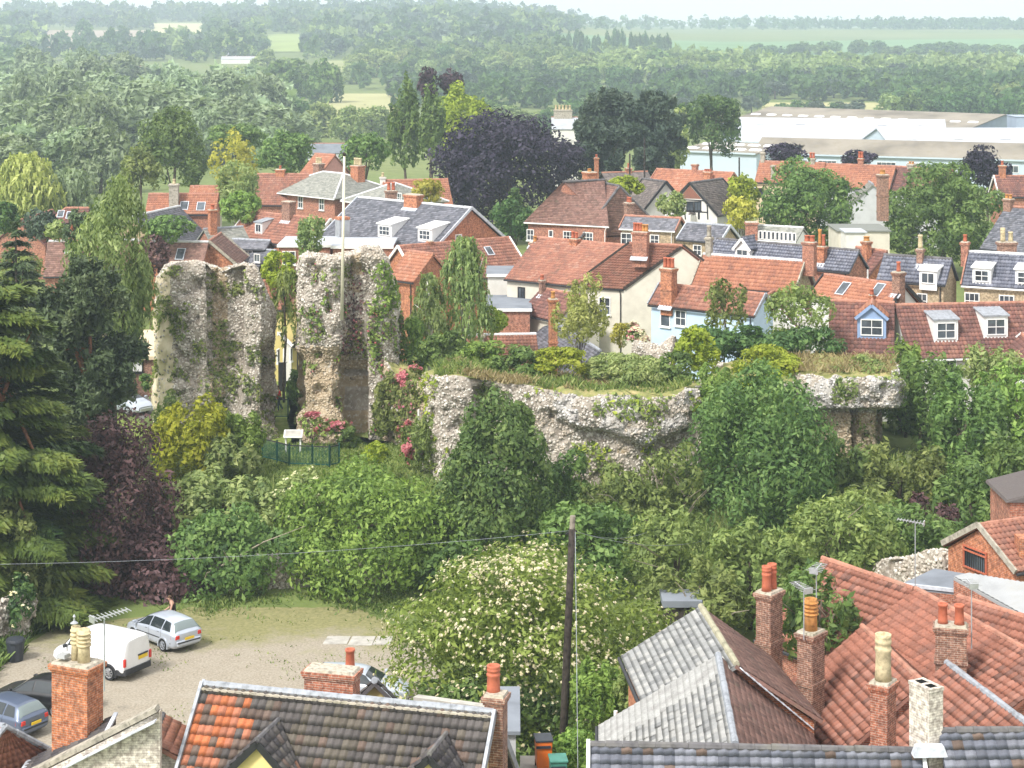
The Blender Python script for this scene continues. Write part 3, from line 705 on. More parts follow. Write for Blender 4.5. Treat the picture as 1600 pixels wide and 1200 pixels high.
# --- right: long brown-red roofed row with blue and white dormers
house('row_house', 'pink rendered house end with red-brown tiled roof and pale blue gabled dormer', (1296, 470), (1398, 473), 10.5, 3, 'render_white', 'pan_red', 'pan', 46, ev=556, ridge='ridge_red', gut='black_paint',
      dorm=[(1362, 530, 1.9, 1.5, 'gable', 'blue_paint', 'pan_bright', (1, 1), .8, None, 'blue_paint')], win=[(1384, 575, 1.1, 1.3)])
house('row_house', 'white rendered long house with two white flat-topped dormers in its red-brown roof', (1398, 477), (1690, 471), 10.3, 3, 'render_white', 'pan_red', 'pan', 46, ev=562, gut='white_paint',
      dorm=[(1478, 535, 1.7, 1.5, 'shed', 'white_paint', 'lead', (1, 1)), (1556, 529, 1.7, 1.5, 'shed', 'white_paint', 'lead', (1, 1))],
      win=[(1478, 578, 1.5, 1.6, 'F', (2, 1)), (1556, 574, 1.4, 1.6, 'F', (2, 1))])
house('small_house', 'small red roofed cottage with white bargeboards at the right edge behind the shrubs', (1597, 522), (1640, 560), 8.5, 3, 'render_white', 'pan_red', 'pan', 40, w=3.2, verge='white_paint')
# --- blue pantiled houses on the right
house('brick_house', 'buff brick house with blue-grey pantiles and white ridge at the right edge', (1513, 393), (1660, 401), 12.5, 3, 'brick_buff', 'pan_blue', 'pan', 45, ev=446, ridge='ridge_white', gut='white_paint', verge='ridge_red',
      chim=[(1508, 377, 15, .1, 1.1, 'brick_red', [PR(.5)], NF)], dorm=[(1534, 444, 1.35, 1.15, 'shed', 'white_paint', 'white_paint', (1, 1)), (1601, 447, 1.35, 1.15, 'shed', 'white_paint', 'white_paint', (1, 1))],
      win=[(1519, 470, 1.1, 1.2, 'F', (2, 1)), (1573, 474, 1.1, 1.2, 'F', (2, 1))])
house('brick_house', 'buff brick house with blue-grey pantile roof and a single tall mossy chimney', (1381, 398), (1488, 405), 12.2, 3, 'brick_buff', 'pan_blue', 'pan', 45, ev=438, ridge='ridge_dark',
      chim=[(1438, 388, 13, .3, 1.0, 'brick_brown', [PB(1.0, .17)])], dorm=[(1450, 447, 1.3, 1.1, 'shed', 'white_paint', 'white_paint', (1, 0))], win=[(1441, 470, .8, 1.1, 'F')])
r_ = empty('brick_chimney_stack', W(1458, 640, 141), 'low brick stack with four red pots in front of the buff brick house', 'chimney')
chimney(r_, W(1458, 470, 141), 3, W(0, 463, 141).z, 1.25, .6, .1, 'brick_grey', [(dx, 0, .75, .14, 'pot_red', 'plain') for dx in (-.42, -.14, .14, .42)])
# --- dark pantiled row and big orange roof
house('terrace_house', 'terrace with dark blue-grey pantiles behind the bright orange roof', (1120, 373), (1343, 392), 11.5, 3, 'brick_red', 'pan_blue', 'pan', 42, ev=405, ridge='ridge_dark',
      chim=[(1284, 384, 17, 1.0, .8, 'brick_orange', [PO(1.3, .14), PR(.9, .13)])], dorm=[(1160, 405, 1.4, .9, 'gable', 'white_paint', 'pan_blue', (1, 0), .8, None, 'white_paint')])
house('orange_roofed_house', 'house with broad bright orange pantile roof right of the brick chimney', (1099, 397), (1258, 408), 11.2, 3, 'brick_buff', 'pan_bright', 'pan', 45, ev=446, ridge='ridge_white', verge='stone',
      chim=[(1265, 377, 23, -.1, .7, 'brick_red', [PR(.45, .2), PR(.45, .2)], NF), (1108, 370, 12, 0, 1, 'stone', [(.9, .18, 'stone', 'plain')], NF)])
house('pale_blue_house', 'pale blue rendered house with orange-brown roof and stout brick chimney', (1031, 443), (1196, 460), 9.6, 3, 'render_blue', 'pan_orange', 'pan', 42, ev=476, ridge='ridge_red', gut='black_paint', verge='lead',
      chim=[(1045, 418, 26, 1.2, .8, 'brick_orange', [PR(.75, .15), PR(.75, .15), PR(.75, .15)], {'bands': 2})], win=[(1064, 497, 1.0, 1.2, 'F', (1, 1)), (1040, 497, .9, 1.3, 'F', (0, 0))])
for u_, v_ in ((1039, 512), (1062, 508)):
    p_ = W(u_, v_, 146.2); fb = MB(); fb.box((p_.x, p_.y - .4, p_.z - .1), (.9, .3, .2), .1)
    tag(fb.build('window_box', M['wood_dark']), 'planted window box under the %s window of the pale blue house' % ('blank white' if u_ < 1050 else 'four-pane'), 'window box')
house('white_cottage', 'white gabled cottage behind the young trees on the castle mound', (1198, 462), (1235, 437), 9.0, 3, 'render_white', 'pan_red', 'pan', 48, w=2.6, verge='white_paint', win=[(1199, 505, .8, .9, 'A')])
house('white_cottage', 'second white gable right of the first one, mostly behind leaves', (1242, 470), (1270, 445), 8.6, 3, 'render_white', 'pan_red', 'pan', 48, w=2.4, verge='white_paint')
# orange valley roofs
house('orange_roofed_house', 'low jumble house with orange pantiles, patched skylights and a white gable', (1288, 429), (1415, 446), 10.6, 3, 'render_white', 'pan_bright', 'pan', 38, ev=462, verge='black_paint', ridge='ridge_red',
      chim=[(1404, 424, 20, .5, .9, 'brick_brown', [PR(.7)]), (1362, 460, 7, 1.6, 1, 'brick_orange', [PR(.4)], {'flash': False})], sky=[(1318, 452, .8, 1.3), (1372, 454, .8, 1.3)])
house('brick_house', 'small orange brick house with one stout chimney, between the dark terrace and blue-grey roof', (1338, 386), (1386, 393), 10.8, 3, 'brick_orange', 'pan_red', 'pan', 42, w=3.0, chim=[(1354, 376, 15, .8, .9, 'brick_orange', [PO(.35, .25)], NF)], win=[(1352, 425, .7, .9)])
# --- centre: long orange row with the cream gable
house('orange_roofed_house', 'long cream-walled house with faded orange pantile roof and small brick chimneys', (838, 371), (985, 384), 11.4, 3, 'render_cream', 'pan_orange', 'pan', 40, FA=(788, 436, 8.6), FB=(900, 447, 8.6), ridge='ridge_red', gut='trim',
      chim=[(836, 378, 17, .5, .8, 'brick_brown', [PO(.5, .16)]), (898, 372, 17, .4, .8, 'brick_orange', [PR(.55, .14), PR(.5, .14)])], win=[(815, 462, .7, 1.4, 'F', (1, 0), 'black_paint')])
house('orange_roofed_house', 'house with tall cream gable end and a massive brick chimney with five pots', (984, 380), (1067, 384), 11.9, 3, 'render_cream', 'pan_orange', 'pan', 38, FA=(893, 447, 8.4), FB=(974, 452, 8.4), ridge='ridge_red', gut='black_paint', verge='wood_dark',
      chim=[(1001, 361, 27, .9, .55, 'brick_red', [PR(.65, .14), PR(.65, .14), PR(.65, .14), PO(.55, .15), PO(.55, .15)], {'bands': 1})], win=[(945, 478, 1.0, 1.4, 'F', (1, 1))])
# small lean-tos under that row
house('outbuilding', 'white lean-to with dark slate roof below the cream gabled house', (862, 500), (938, 548), 6.2, 3, 'render_white', 'slate', 'slate', 36, w=3.2, ridge='lead')
house('outbuilding', 'cream tall back wing with a small grey pantile roof and slim chimney', (846, 450), (906, 462), 8.2, 3, 'render_cream', 'pan_red', 'pan', 40, w=2.2, chim=[(847, 437, 10, .4, 1, 'brick_brown', [PR(.4)])])
r_ = empty('brick_chimney_stack', W(864, 520, 138), 'slim orange brick chimney by the young tree', 'chimney')
chimney(r_, W(864, 500, 138), 3, W(0, 466, 138).z, .55, .55, .2, 'brick_orange', [(0, 0, .5, .15, 'pot_orange', 'plain')])
house('outbuilding', 'low red roofed outbuilding with white ridge and tall buff pot behind the ruin wall', (722, 524), (838, 522), 6.3, 3, 'brick_red', 'pan_orange', 'pan', 38, w=2.8, ridge='ridge_white',
      chim=[(752, 522, 9, .5, 1, 'stone', [PB(1.2, .16)], NF)])
# flat roofs beside the birch
def flat_block(name, label, u0, u1, v, z, Y, dep, zb, wall, roofm, cat='building', rz=0.0, lip=.12, group=None, fascia=None):
    p = W(u0, v, Y); q = W(u1, v, Y); c = (p + q) / 2; wd = (q - p).length
    r = empty(name, (c.x, c.y + dep / 2, zb), label, cat, group)
    m = MB(); m.box((c.x, c.y + dep / 2, zb), (wd, dep, z - zb), rz); m.build('wall', M[wall], r)
    m = MB(); m.box((c.x, c.y + dep / 2, z + .002), (wd + .3, dep + .3, lip), rz); m.build('roof', M[roofm], r)
    if fascia: m = MB(); m.box((c.x, c.y - .17, z - .12), (wd + .34, .05, .24), rz); m.build('fascia', M[fascia], r)
    return r
flat_block('flat_roofed_extension', 'flat grey roofed brick extension right of the weeping birch', 760, 828, 490, W(0, 484, 150).z, 150, 7, 3, 'brick_red', 'flat_grey', fascia='white_paint')
flat_block('flat_roofed_extension', 'small grey roofed white annexe behind the birch', 762, 800, 437, W(0, 430, 158).z, 158, 5, 3, 'render_white', 'flat_grey', fascia='white_paint')
# --- centre-left orange roofs
house('orange_roofed_house', 'long low house with orange pantiles running behind the weeping birch', (622, 385), (795, 371), 10.5, 3, 'brick_orange', 'pan_orange', 'pan', 40, ev=445, ridge='ridge_red', verge='white_paint',
      sky=[(764, 393, .7, 1.0)], chim=[(672, 376, 9, 0, 1, 'brick_orange', [], NF)])
house('outbuilding', 'lower outbuilding with plain bright orange roof beside the ivy-clad tower', (636, 392), (678, 397), 11.3, 3, 'brick_orange', 'pan_bright', 'pan', 42, ev=436, ridge='ridge_red')
# --- slate hall
house('hall', 'big hall with dark slate roof, white dormers and a brown brick gable', (560, 308), (737, 325), 13, 3, 'brick_orange', 'slate', 'slate', 35, ev=373, ridge='ridge_white', verge='lead_pale', gut='black_paint',
      chim=[(646, 303, 31, .3, .5, 'brick_orange', [])], dorm=[(601, 371, 1.8, 1.15, 'shed', 'white_paint', 'white_paint', (2, 1)), (664, 378, 1.8, 1.15, 'shed', 'white_paint', 'white_paint', (2, 1))],
      win=[(716, 374, .8, .9, 'B')])
p_ = W(535, 400, 172); fl = empty('metal_flue', (p_.x, p_.y, 3), 'square pale grey metal flue standing in front of the slate hall', 'flue')
m = MB(); m.box((p_.x, p_.y, 3), (.98, .98, W(0, 343, 172).z - 3), .5); m.build('duct', M['grey_metal'], fl); m = MB(); m.box((p_.x, p_.y, W(0, 343, 172).z), (1.05, 1.05, .25), .5); m.build('flue_cap', M['brick_orange'], fl)
flat_block('flat_roofed_extension', 'white flat roofed brick extension in front of the slate hall', 436, 516, 390, W(0, 384, 166).z, 166, 6, 3, 'brick_red', 'flat_white', fascia='white_paint')
flat_block('flat_roofed_extension', 'second white flat roof between the hall and the ruined tower', 520, 612, 392, W(0, 386, 164).z, 164, 6, 3, 'brick_red', 'flat_white', fascia='white_paint')
for u_ in (446, 457): window(bpy.data.objects['flat_roofed_extension.002'], W(u_, 403, 165.97), (1, 0, 0), (0, -1, 0), .55, 1.2, 'white_paint', (0, 1))
# --- georgian house with low pale hipped roof
def gp(u, v, z): return WZ(u, v, z)
c0, c1, c2 = gp(407, 298, 9), gp(522, 311, 9), gp(637, 300, 9)
ax = (c1 - c0); ax.z = 0; ax.normalize(); nn = Vector((ax.y, -ax.x, 0)); dd = -nn if nn.y < 0 else nn
A_ = c0 + dd * 5.4 + Vector((0, 0, 2.3)); B_ = c1 + dd * 5.4 + Vector((0, 0, 2.3))
house('brick_house', 'red brick house with low pale hipped roof and white sash windows', A_, B_, A_.z, 3, 'brick_red', 'slate_moss', 'slate', 23, FA=c0, FB=c1, hip=(5.2, 5.2), over=.5, ridge='ridge_white', gut='white_paint',
      win=[(437, 312, .95, 1.35), (470, 316, .95, 1.4), (503, 319, .95, 1.4)],
      chim=[(498, 255, 18, -2.2, .8, 'brick_brown', [PB(.7, .14), PB(.7, .14), PB(.7, .14)], {'flash': False, 'z0': 9.5}), (559, 258, 23, -1.0, .8, 'brick_orange', [PB(.85, .15), PB(.85, .15), PB(.85, .15), PB(.85, .15)], {'flash': False, 'z0': 9.5})])
house('brick_house', 'rear wing of the pale hipped house with its own grey hipped roof', (585, 282), (650, 290), 10.9, 3, 'brick_red', 'slate_moss', 'slate', 24, w=4.6, hip=(4, 4), over=.4, ridge='ridge_white', gut='white_paint', win=[(623, 309, 1.2, 1.1, 'F', (2, 1))])
r_ = empty('brick_chimney_stack', W(611, 320, 184), 'brick chimney with two red pots left of the hall chimney', 'chimney')
chimney(r_, W(611, 300, 184), 3, W(0, 297, 184).z, 1.0, .7, .3, 'brick_brown', [(-.22, 0, .75, .17, 'pot_red', 'plain'), (.22, 0, .75, .17, 'pot_red', 'plain')])
house('cottage', 'orange roofed cottage with dark brick chimneys and one white dormer below the hipped house', (387, 330), (516, 343), 10.0, 3, 'brick_orange', 'pan_orange', 'pan', 42, ev=372, ridge='ridge_red', verge='white_paint',
      chim=[(451, 314, 22, .2, .7, 'brick_brown', []), (384, 348, 13, 1.4, 1, 'brick_orange', [], {'flash': False})], dorm=[(404, 366, 1.1, 1.15, 'shed', 'white_paint', 'lead', (1, 0))])
house('outbuilding', 'black boarded outbuilding with dark slate roof and white casement', (333, 372), (423, 376), 8.0, 3, 'black_paint', 'slate', 'slate', 32, ev=386, ridge='lead', win=[(388, 398, 1.0, .9, 'F', (1, 0))])
house('outbuilding', 'open fronted black timber shed beside the brick gable', (365, 385), (432, 392), 7.2, 3, 'black_paint', 'slate', 'slate', 28, w=2.4, ridge='lead', win=[(402, 403, .8, .8, 'F', (1, 0))])
house('cottage', 'small grey slate roof beside a tall brick chimney', (318, 358), (380, 354), 9.0, 3, 'brick_red', 'slate_moss', 'slate', 35, w=3, ridge='lead', chim=[(332, 327, 15, .5, .9, 'brick_orange', [PR(.5, .2)], NF)])
house('cottage', 'low house with purple-brown tiles, white ridge and a brick gable above the left tower', (216, 377), (326, 378), 9.2, 3, 'brick_orange', 'plain_brown', 'plain', 40, ev=410, ridge='ridge_white', sky=[(282, 398, .8, 1.4)])
house('cottage', 'brick gabled wing facing the ruined tower, weathered orange brick', (326, 377), (345, 364), 9.2, 3, 'brick_orange', 'plain_brown', 'plain', 40, w=2.7, ridge='ridge_red', verge='stone')
house('cottage', 'long grey-brown roof with pale ridge half hidden by the spreading light tree', (74, 377), (216, 375), 9, 3, 'brick_red', 'plain_brown', 'plain', 40, w=3.4, ridge='ridge_white', chim=[(113, 361, 20, .6, .8, 'brick_red', [PR(.6, .13), PR(.6, .13), PR(.6, .13)])])
house('cottage', 'red roofed house at far left with two small skylights', (80, 325), (140, 325), 10.2, 3, 'brick_red', 'pan_red', 'pan', 40, ev=349, hip=(1.5, 0), sky=[(95, 335, .7, 1.0), (109, 337, .7, 1.0)])
house('cottage', 'lower red roof running down to the far left below the willow', (28, 345), (82, 328), 9, 3, 'brick_red', 'pan_red', 'pan', 40, w=3)
house('cottage', 'orange roofed house with two skylights and a pale stone chimney beside it', (232, 303), (342, 303), 11, 3, 'brick_red', 'pan_bright', 'pan', 42, ev=335, sky=[(288, 322, .9, 1.2), (314, 323, .9, 1.2)], chim=[(272, 287, 14, 1.2, .8, 'stone', [PB(.5, .16)], NF)])
house('cottage', 'small far orange roof with white gable beyond the two-skylight house', (297, 291), (344, 291), 11, 2, 'render_white', 'pan_bright', 'pan', 40, w=2.6)
house('chapel', 'grey slate roofed building sloping down behind the round green bush', (207, 338), (280, 322), 10, 3, 'brick_buff', 'slate', 'slate', 42, w=4.5, ridge='ridge_white')
house('cottage', 'orange-brown roof peeping out behind the left side of the hipped house', (402, 272), (483, 272), 11, 2, 'brick_red', 'pan_orange', 'pan', 40, w=4, chim=[(438, 264, 14, 0, .8, 'brick_orange', [PR(.4)], NF)])
house('cottage', 'pink gabled house far behind the hipped roof chimneys', (492, 240), (524, 242), 12, 2, 'render_pink', 'pan_bright', 'pan', 40, w=3)
house('cottage', 'red roofed house left of the copper beech', (597, 282), (700, 280), 10.5, 2, 'brick_red', 'pan_bright', 'pan', 40, w=3.5, chim=[(598, 276, 9, 0, 1, 'render_white', [PB(.5)], NF)])
# between the towers and beside them
house('cottage', 'yellow rendered cottage with orange roof seen between the two ruined towers', (395, 440), (470, 438), 10.2, 3, 'render_yellow', 'pan_orange', 'pan', 45, ev=486, ridge='ridge_red')
house('cottage', 'single storey house with white arched windows between the towers', (436, 520), (476, 500), 6.6, 3, 'render_white', 'pan_red', 'pan', 42, ev=541, verge='white_paint', win=[(434, 556, .5, 1.0, 'F', (0, 0)), (444, 555, .5, 1.0, 'F', (0, 0)), (454, 554, .5, 1.0, 'F', (0, 0))])
r_ = flat_block('brick_hall', 'low brick building with broad beige roof left of the tall tower', 120, 262, 560, W(0, 560, 136).z, 136, 9, 2.5, 'brick_brown', 'render_beige')
m = MB(); p0, p1, p2, p3 = W(120, 560, 135.7), W(262, 560, 135.7), W(250, 518, 144), W(140, 518, 144)
m.hexa([p - Vector((0, 0, .1)) for p in (p0, p1, p2, p3)], [p + Vector((0, 0, .14)) for p in (p0, p1, p2, p3)]); m.build('sloping_roof', M['render_beige'], r_)
window(r_, W(211, 573, 135.95), (1, 0, 0), (0, -1, 0), 1.15, .8, 'black_paint', (0, 0), glass='white_paint')
# --- centre right back: big brown hipped building, half timber etc
house('brick_house', 'large brick house with steep brown tiled hipped roof and white windows', (880, 284), (944, 281), 13.6, 3, 'brick_red', 'plain_brown', 'plain', 44, FA=(818, 347, 9.6), FB=(951, 354, 9.6), ridge='ridge_dark', gut='white_paint', over=.25,
      win=[(829, 367, .8, 1.1, 'F', (1, 1)), (888, 369, 1.1, 1.0, 'F', (2, 1)), (919, 371, 1.1, 1.0, 'F', (2, 1)), (861, 365, .5, .7, 'F', (0, 0))])
house('brick_house', 'steep brown tiled wing right of the hipped roof with a soot-black chimney', (944, 286), (975, 292), 13.2, 3, 'brick_red', 'plain_brown', 'plain', 46, w=4.6, ridge='ridge_dark', hip=(0, 1.0), chim=[(983, 316, 16, 1.5, .9, 'brick_brown', [PR(.5), PR(.5)], {'flash': False}), (921, 268, 22, -1, .7, 'brick_orange', [PO(.3, .2)], {'flash': False})])
house('cottage', 'small buff brick house with grey slate roof and white windows behind the five-pot chimney', (977, 337), (1064, 341), 11, 3, 'brick_buff', 'slate', 'slate', 33, ev=357, ridge='ridge_red', gut='white_paint', verge='ridge_red', win=[(979, 373, 1.1, 1.1), (1023, 375, .9, 1.0)])
house('cottage', 'rubble gabled house with dark slate roof left of the small stone chimney', (1074, 348), (1141, 353), 10.8, 3, 'brick_buff', 'slate', 'slate', 36, ev=374, ridge='lead', verge='lead_pale', win=[(1090, 391, .9, 1.0)])
hw = house('timber_framed_house', 'white half-timbered house with tile-hung gable and black bargeboards', (1078, 286), (1128, 279), 12.2, 3, 'render_white', 'tile_grey', 'plain', 44, w=3.4, verge='black_paint', ridge='ridge_dark')
house('timber_framed_house', 'right wing of the half-timbered house with grey-brown roof and white wall', (1092, 284), (1128, 280), 12.0, 3, 'render_white', 'tile_grey', 'plain', 40, FA=(1106, 319, 9), FB=(1152, 316, 9), ridge='ridge_dark', gut='black_paint')
tb = MB(); pz = 191.0
for (u0, v0, u1, v1) in ((1070, 330, 1106, 332), (1105, 320, 1106, 343), (1068, 312, 1104, 314), (1092, 332, 1092, 343), (1070, 332, 1071, 343)): tb.bar(W(u0, v0, pz), W(u1, v1, pz), .2, .12)
tb.build('timber_beam', M['black_paint'], hw)
for u_ in (1078, 1090): window(hw, W(u_, 322, pz), (1, 0, 0), (0, -1, 0), .75, .95, 'black_paint', (1, 0))
m = MB(); q = [W(1061, 310, pz + .1), W(1096, 311, pz + .1), W(1078, 290, pz + .1)]; m.quad(*q); m.build('tile_hanging', M['pan_bright'], hw)
house('cottage', 'white gabled cottage with dark bargeboards left of the half-timbered house', (1041, 284), (1005, 279), 12.0, 3, 'render_white', 'tile_grey', 'plain', 46, w=3.4, verge='black_paint', ridge='ridge_dark')
house('cottage', 'long orange roofed house behind the half-timbered one', (1027, 264), (1146, 270), 11.5, 2, 'brick_red', 'pan_bright', 'pan', 36, w=3.6, verge='ridge_red', chim=[(1086, 256, 11, 0, .9, 'brick_red', [], NF), (1106, 268, 15, 1.4, .7, 'brick_orange', [PR(.3), PR(.3), PR(.3)], NF)])
house('outbuilding', 'low grey roofed buildings behind the big brown roof', (940, 270), (1012, 268), 9.5, 2, 'wood_dark', 'tile_grey', 'plain', 28, w=4, chim=[(982, 262, 10, 0, 1, 'brick_orange', [PR(.6)], NF), (932, 246, 7, 0, 1, 'brick_orange', [PR(.4)], NF)])
# conservatory
gh = house('conservatory', 'white glazed conservatory with pale grey roof left of the round lime tree', (1184, 352), (1256, 356), 9.2, 3, 'white_paint', 'slate_moss', 'slate', 28, w=2.2, ridge='ridge_white', gut='white_paint')
for k in range(9):
    u_ = 1188 + k * 6.6; pf = WZ(u_, 368 + k * .5, 7.0); window(gh, W(u_, 367 + k * .45, 164 - k * .05), (1, 0, 0), (0, -1, 0), .32, .75, 'white_paint', (0, 0), sill=False)
r_ = empty('brick_chimney_stack', W(1174, 375, 162), 'broad low brick stack at the left end of the conservatory', 'chimney')
chimney(r_, W(1174, 360, 162), 3, W(0, 346, 162).z, .95, .8, 0, 'brick_red', [])
flat_block('outbuilding', 'long low grey roof on cream wall between the two round street trees', 1310, 1390, 362, W(0, 362, 190).z, 190, 6, 3, 'render_cream', 'slate_moss', cat='outbuilding')
# --- terrace behind the limes
house('terrace_house', 'left end of the orange roofed brick terrace with pale gable wall', (1187, 252), (1290, 255), 11.5, 2, 'render_beige', 'pan_bright', 'pan', 42, ev=285, chim=[(1269, 247, 11, 0, .8, 'stone', [PR(.7, .17), PR(.7, .17)], NF), (1192, 238, 8, 0, 1, 'stone', [], NF), (1208, 258, 8, 2.2, 1, 'stone', [], NF)], win=[(1186, 300, 1.2, 1.0, 'F', (1, 0), 'wood_dark')])
house('terrace_house', 'middle of the orange roofed terrace with paired red pots on each stack', (1290, 256), (1400, 260), 11.4, 2, 'render_grey', 'pan_bright', 'pan', 42, ev=292, chim=[(1345, 247, 10, 0, .8, 'brick_red', [PR(.8, .17), PR(.8, .17)], NF)])
house('terrace_house', 'right end of the orange terrace towards the purple tree', (1400, 260), (1490, 266), 11.3, 2, 'render_grey', 'pan_red', 'pan', 42, ev=298, chim=[(1424, 256, 13, 0, .7, 'stone', [PO(.3), PO(.3)], NF)])
house('grey_rendered_house', 'grey rendered gabled back wing with tall brick chimneys between the two limes', (1364, 288), (1352, 279), 9.6, 3, 'render_grey', 'slate_moss', 'slate', 40, w=3.8, ridge='lead', chim=[(1379, 296, 12, .4, 1, 'brick_brown', [PO(.5, .2), PO(.5, .2)], NF)])
r_ = empty('brick_chimney_stack', W(1379, 330, 176), 'tall brown brick chimney on the grey rendered wing, orange topped', 'chimney')
chimney(r_, W(1379, 300, 176), W(0, 345, 176).z, W(0, 272, 176).z, .9, .7, .2, 'brick_brown', [(0, 0, .4, .25, 'pot_orange', 'plain')])
flat_block('lean_to', 'white lean-to with sloping roof below the grey rendered wing', 1322, 1352, 366, W(0, 364, 184).z, 184, 3, 3, 'render_white', 'flat_white', cat='outbuilding')
house('brick_house', 'slate roofed house at the right edge below the purple tree', (1572, 322), (1660, 330), 12, 3, 'brick_red', 'slate', 'slate', 42, ev=388, ridge='ridge_red', chim=[(1576, 310, 17, .2, .8, 'brick_brown', [PO(.4), PO(.4)], NF)])
r_ = empty('brick_chimney_stack', W(1573, 400, 142), 'brick stack with two buff pots at the right edge of town', 'chimney')
chimney(r_, W(1573, 380, 142), 3, W(0, 377, 142).z, 1.3, .6, .1, 'brick_brown', [(-.3, 0, 1.0, .17, 'pot_buff', 'band'), (.3, 0, .7, .17, 'pot_buff', 'plain')])
house('brick_house', 'brick house with orange-brown roof at the upper right edge', (1553, 275), (1640, 275), 11.6, 2.5, 'brick_red', 'pan_red', 'pan', 42, ev=308, verge='white_paint', chim=[(1566, 258, 9, 0, 1, 'brick_orange', [PR(.5)], NF)])

# --- factory sheds
def shed(name, label, L0, L1, z, dep, zb, rise, wall, roofm, lights=0, group=None, rows=1, winb=0):
    """L0,L1 pixel ends of the front eave; low ridge parallel to the front"""
    a = WZ(*L0, z); b = WZ(*L1, z); d = Vector((b.x - a.x, b.y - a.y, 0)).normalized(); n = Vector((-d.y, d.x, 0)); n = n if n.y > 0 else -n
    r = empty(name, ((a + b) / 2).xy.to_3d() + Vector((0, 0, zb)), label, 'factory', group); up = Vector((0, 0, 1))
    A0, B0, A1, B1 = a, b, a + n * dep, b + n * dep; rA, rB = a + n * dep / 2 + up * rise, b + n * dep / 2 + up * rise
    m = MB(); g = lambda p: Vector((p.x, p.y, zb))
    m.quad(g(A0), g(B0), B0, A0); m.quad(g(B1), g(A1), A1, B1); m.quad(g(A1), g(A0), A0, rA, A1); m.quad(g(B0), g(B1), B1, rB, B0); m.build('wall', M[wall], r)
    m = MB(); e = d * .4
    for q in ([A0 - e - n * .4, B0 + e - n * .4, rB + e, rA - e], [rA - e, rB + e, B1 + e + n * .4, A1 - e + n * .4]): m.hexa([p + up * .02 for p in q], [p + up * .22 for p in q])
    ro = m.build('roof', M[roofm], r)
    gm = MB(); gm.bar(A0 - n * .45 + up * .05, B0 - n * .45 + up * .05, .12, .3); gm.build('gutter', M['factory_white'], r)
    L_ = (b - a).length
    for j in range(rows):
        for k in range(lights):
            f = (j + .5) / rows; p = A0 + d * (L_ * (k + .5) / lights) + n * (dep / 2 * f) + up * (rise * f + .2); s = MB()
            s.box((p.x, p.y, p.z), (2.2, 1.6, .35), math.atan2(d.y, d.x), top=.75); s.build('rooflight', M['white_paint'], r)
    for k in range(winb):
        p = a + d * (L_ * (k + .5) / winb) - n * .02 + Vector((0, 0, -1.6)); window(r, p, d, -n, 3.6, 1.3, 'white_paint', (3, 0), sill=False)
    return r
shed('factory_shed', 'far factory hall with long brown roof and grey-blue walls', (1130, 193), (1500, 208), 4.5, 46, -8, 3.0, 'factory_grey', 'asb_brown', 14)
shed('factory_shed', 'wide white roofed factory hall in the middle of the works', (1150, 222), (1478, 226), 3.0, 34, -7, 4.2, 'factory_white', 'flat_white', 5, rows=2)
shed('factory_shed', 'white roofed hall at the right edge of the works with small dark windows', (1400, 237), (1700, 236), 3.2, 30, -7, 3.6, 'factory_white', 'flat_white', 4, winb=9)
shed('factory_shed', 'pale blue-white shed with mossy flat roof and rooflights at the left of the works', (1060, 236), (1182, 241), 4.4, 26, -6, .8, 'factory_white', 'asb_brown', 5, rows=2)
shed('factory_shed', 'long grey-brown roofed shed behind the terrace with a strip of pale windows', (1180, 240), (1700, 254), 3.2, 14, -5, 2.6, 'factory_white', 'asb_brown', 0, winb=11)
flat_block('plant_tower', 'grey-blue plant tower at the right edge of the works', 1588, 1612, 216, W(0, 183, 420).z, 420, 8, -7, 'factory_grey', 'factory_grey')
for (u0, u1, v, Y, lb) in ((862, 905, 185, 330, 'pale old house with chimneys above the copper beech'), (352, 372, 82, 1350, 'white building far out on the river meadows'), (345, 410, 92, 1300, 'row of low pale sheds on the meadows'), (190, 222, 104, 900, 'grey shed roof beyond the willows'), (880, 912, 188, 600, 'dark shed in the far field'), (480, 545, 226, 420, 'long grey roof beyond the round trees'), (640, 668, 90, 1250, 'pinkish farm roofs at the far edge of the meadow'), (780, 830, 96, 1250, 'red roofed farm below the wooded hill')):
    zb_ = float(terr((u0 + u1 - 1600) / 2 / F * Y, Y)); z_ = HC - (v - VH) / F * Y; wl, rf = ('render_white', 'flat_white') if Y > 1340 or 'pale' in lb else (('brick_red', 'pan_bright') if 'red' in lb or 'pink' in lb else ('render_grey', 'flat_grey'))
    p = W(u0, v, Y); q = W(u1, v, Y)
    if z_ - 1.5 < zb_ + 2: z_ = zb_ + 5
    house('distant_building', lb, Vector((p.x, Y + 4, z_)), Vector((q.x, Y + 4, z_)), z_, zb_ - .5, wl, rf, 'plain', 25, w=4, gutter=False)
p_ = W(876, 200, 330)
r_ = empty('brick_chimney_stack', (p_.x + .5, p_.y + 3, 2), 'wide pale chimney stack with many pots above the copper beech', 'chimney')
chimney(r_, (p_.x + .5, p_.y + 4), W(0, 190, 330).z - 4, W(0, 173, 330).z, 3.2, 1.2, 0, 'stone', [(-1.2 + .6 * k, 0, .8, .2, 'pot_buff', 'plain') for k in range(5)])
for (u_, v0, v1, Y, lb) in ((1007, 216, 262, 250, 'thin wooden pole by the dark pines'), (984, 240, 268, 235, 'short pole left of the pines pole'), (1155, 246, 285, 240, 'dark post in front of the white factory wall')):
    m = MB(); p_ = W(u_, v0, Y); m.tube([(p_.x, Y, 0), (p_.x, Y, p_.z)], [.14, .1], 7); tag(m.build('wooden_pole', M['wood_dark']), lb, 'pole')
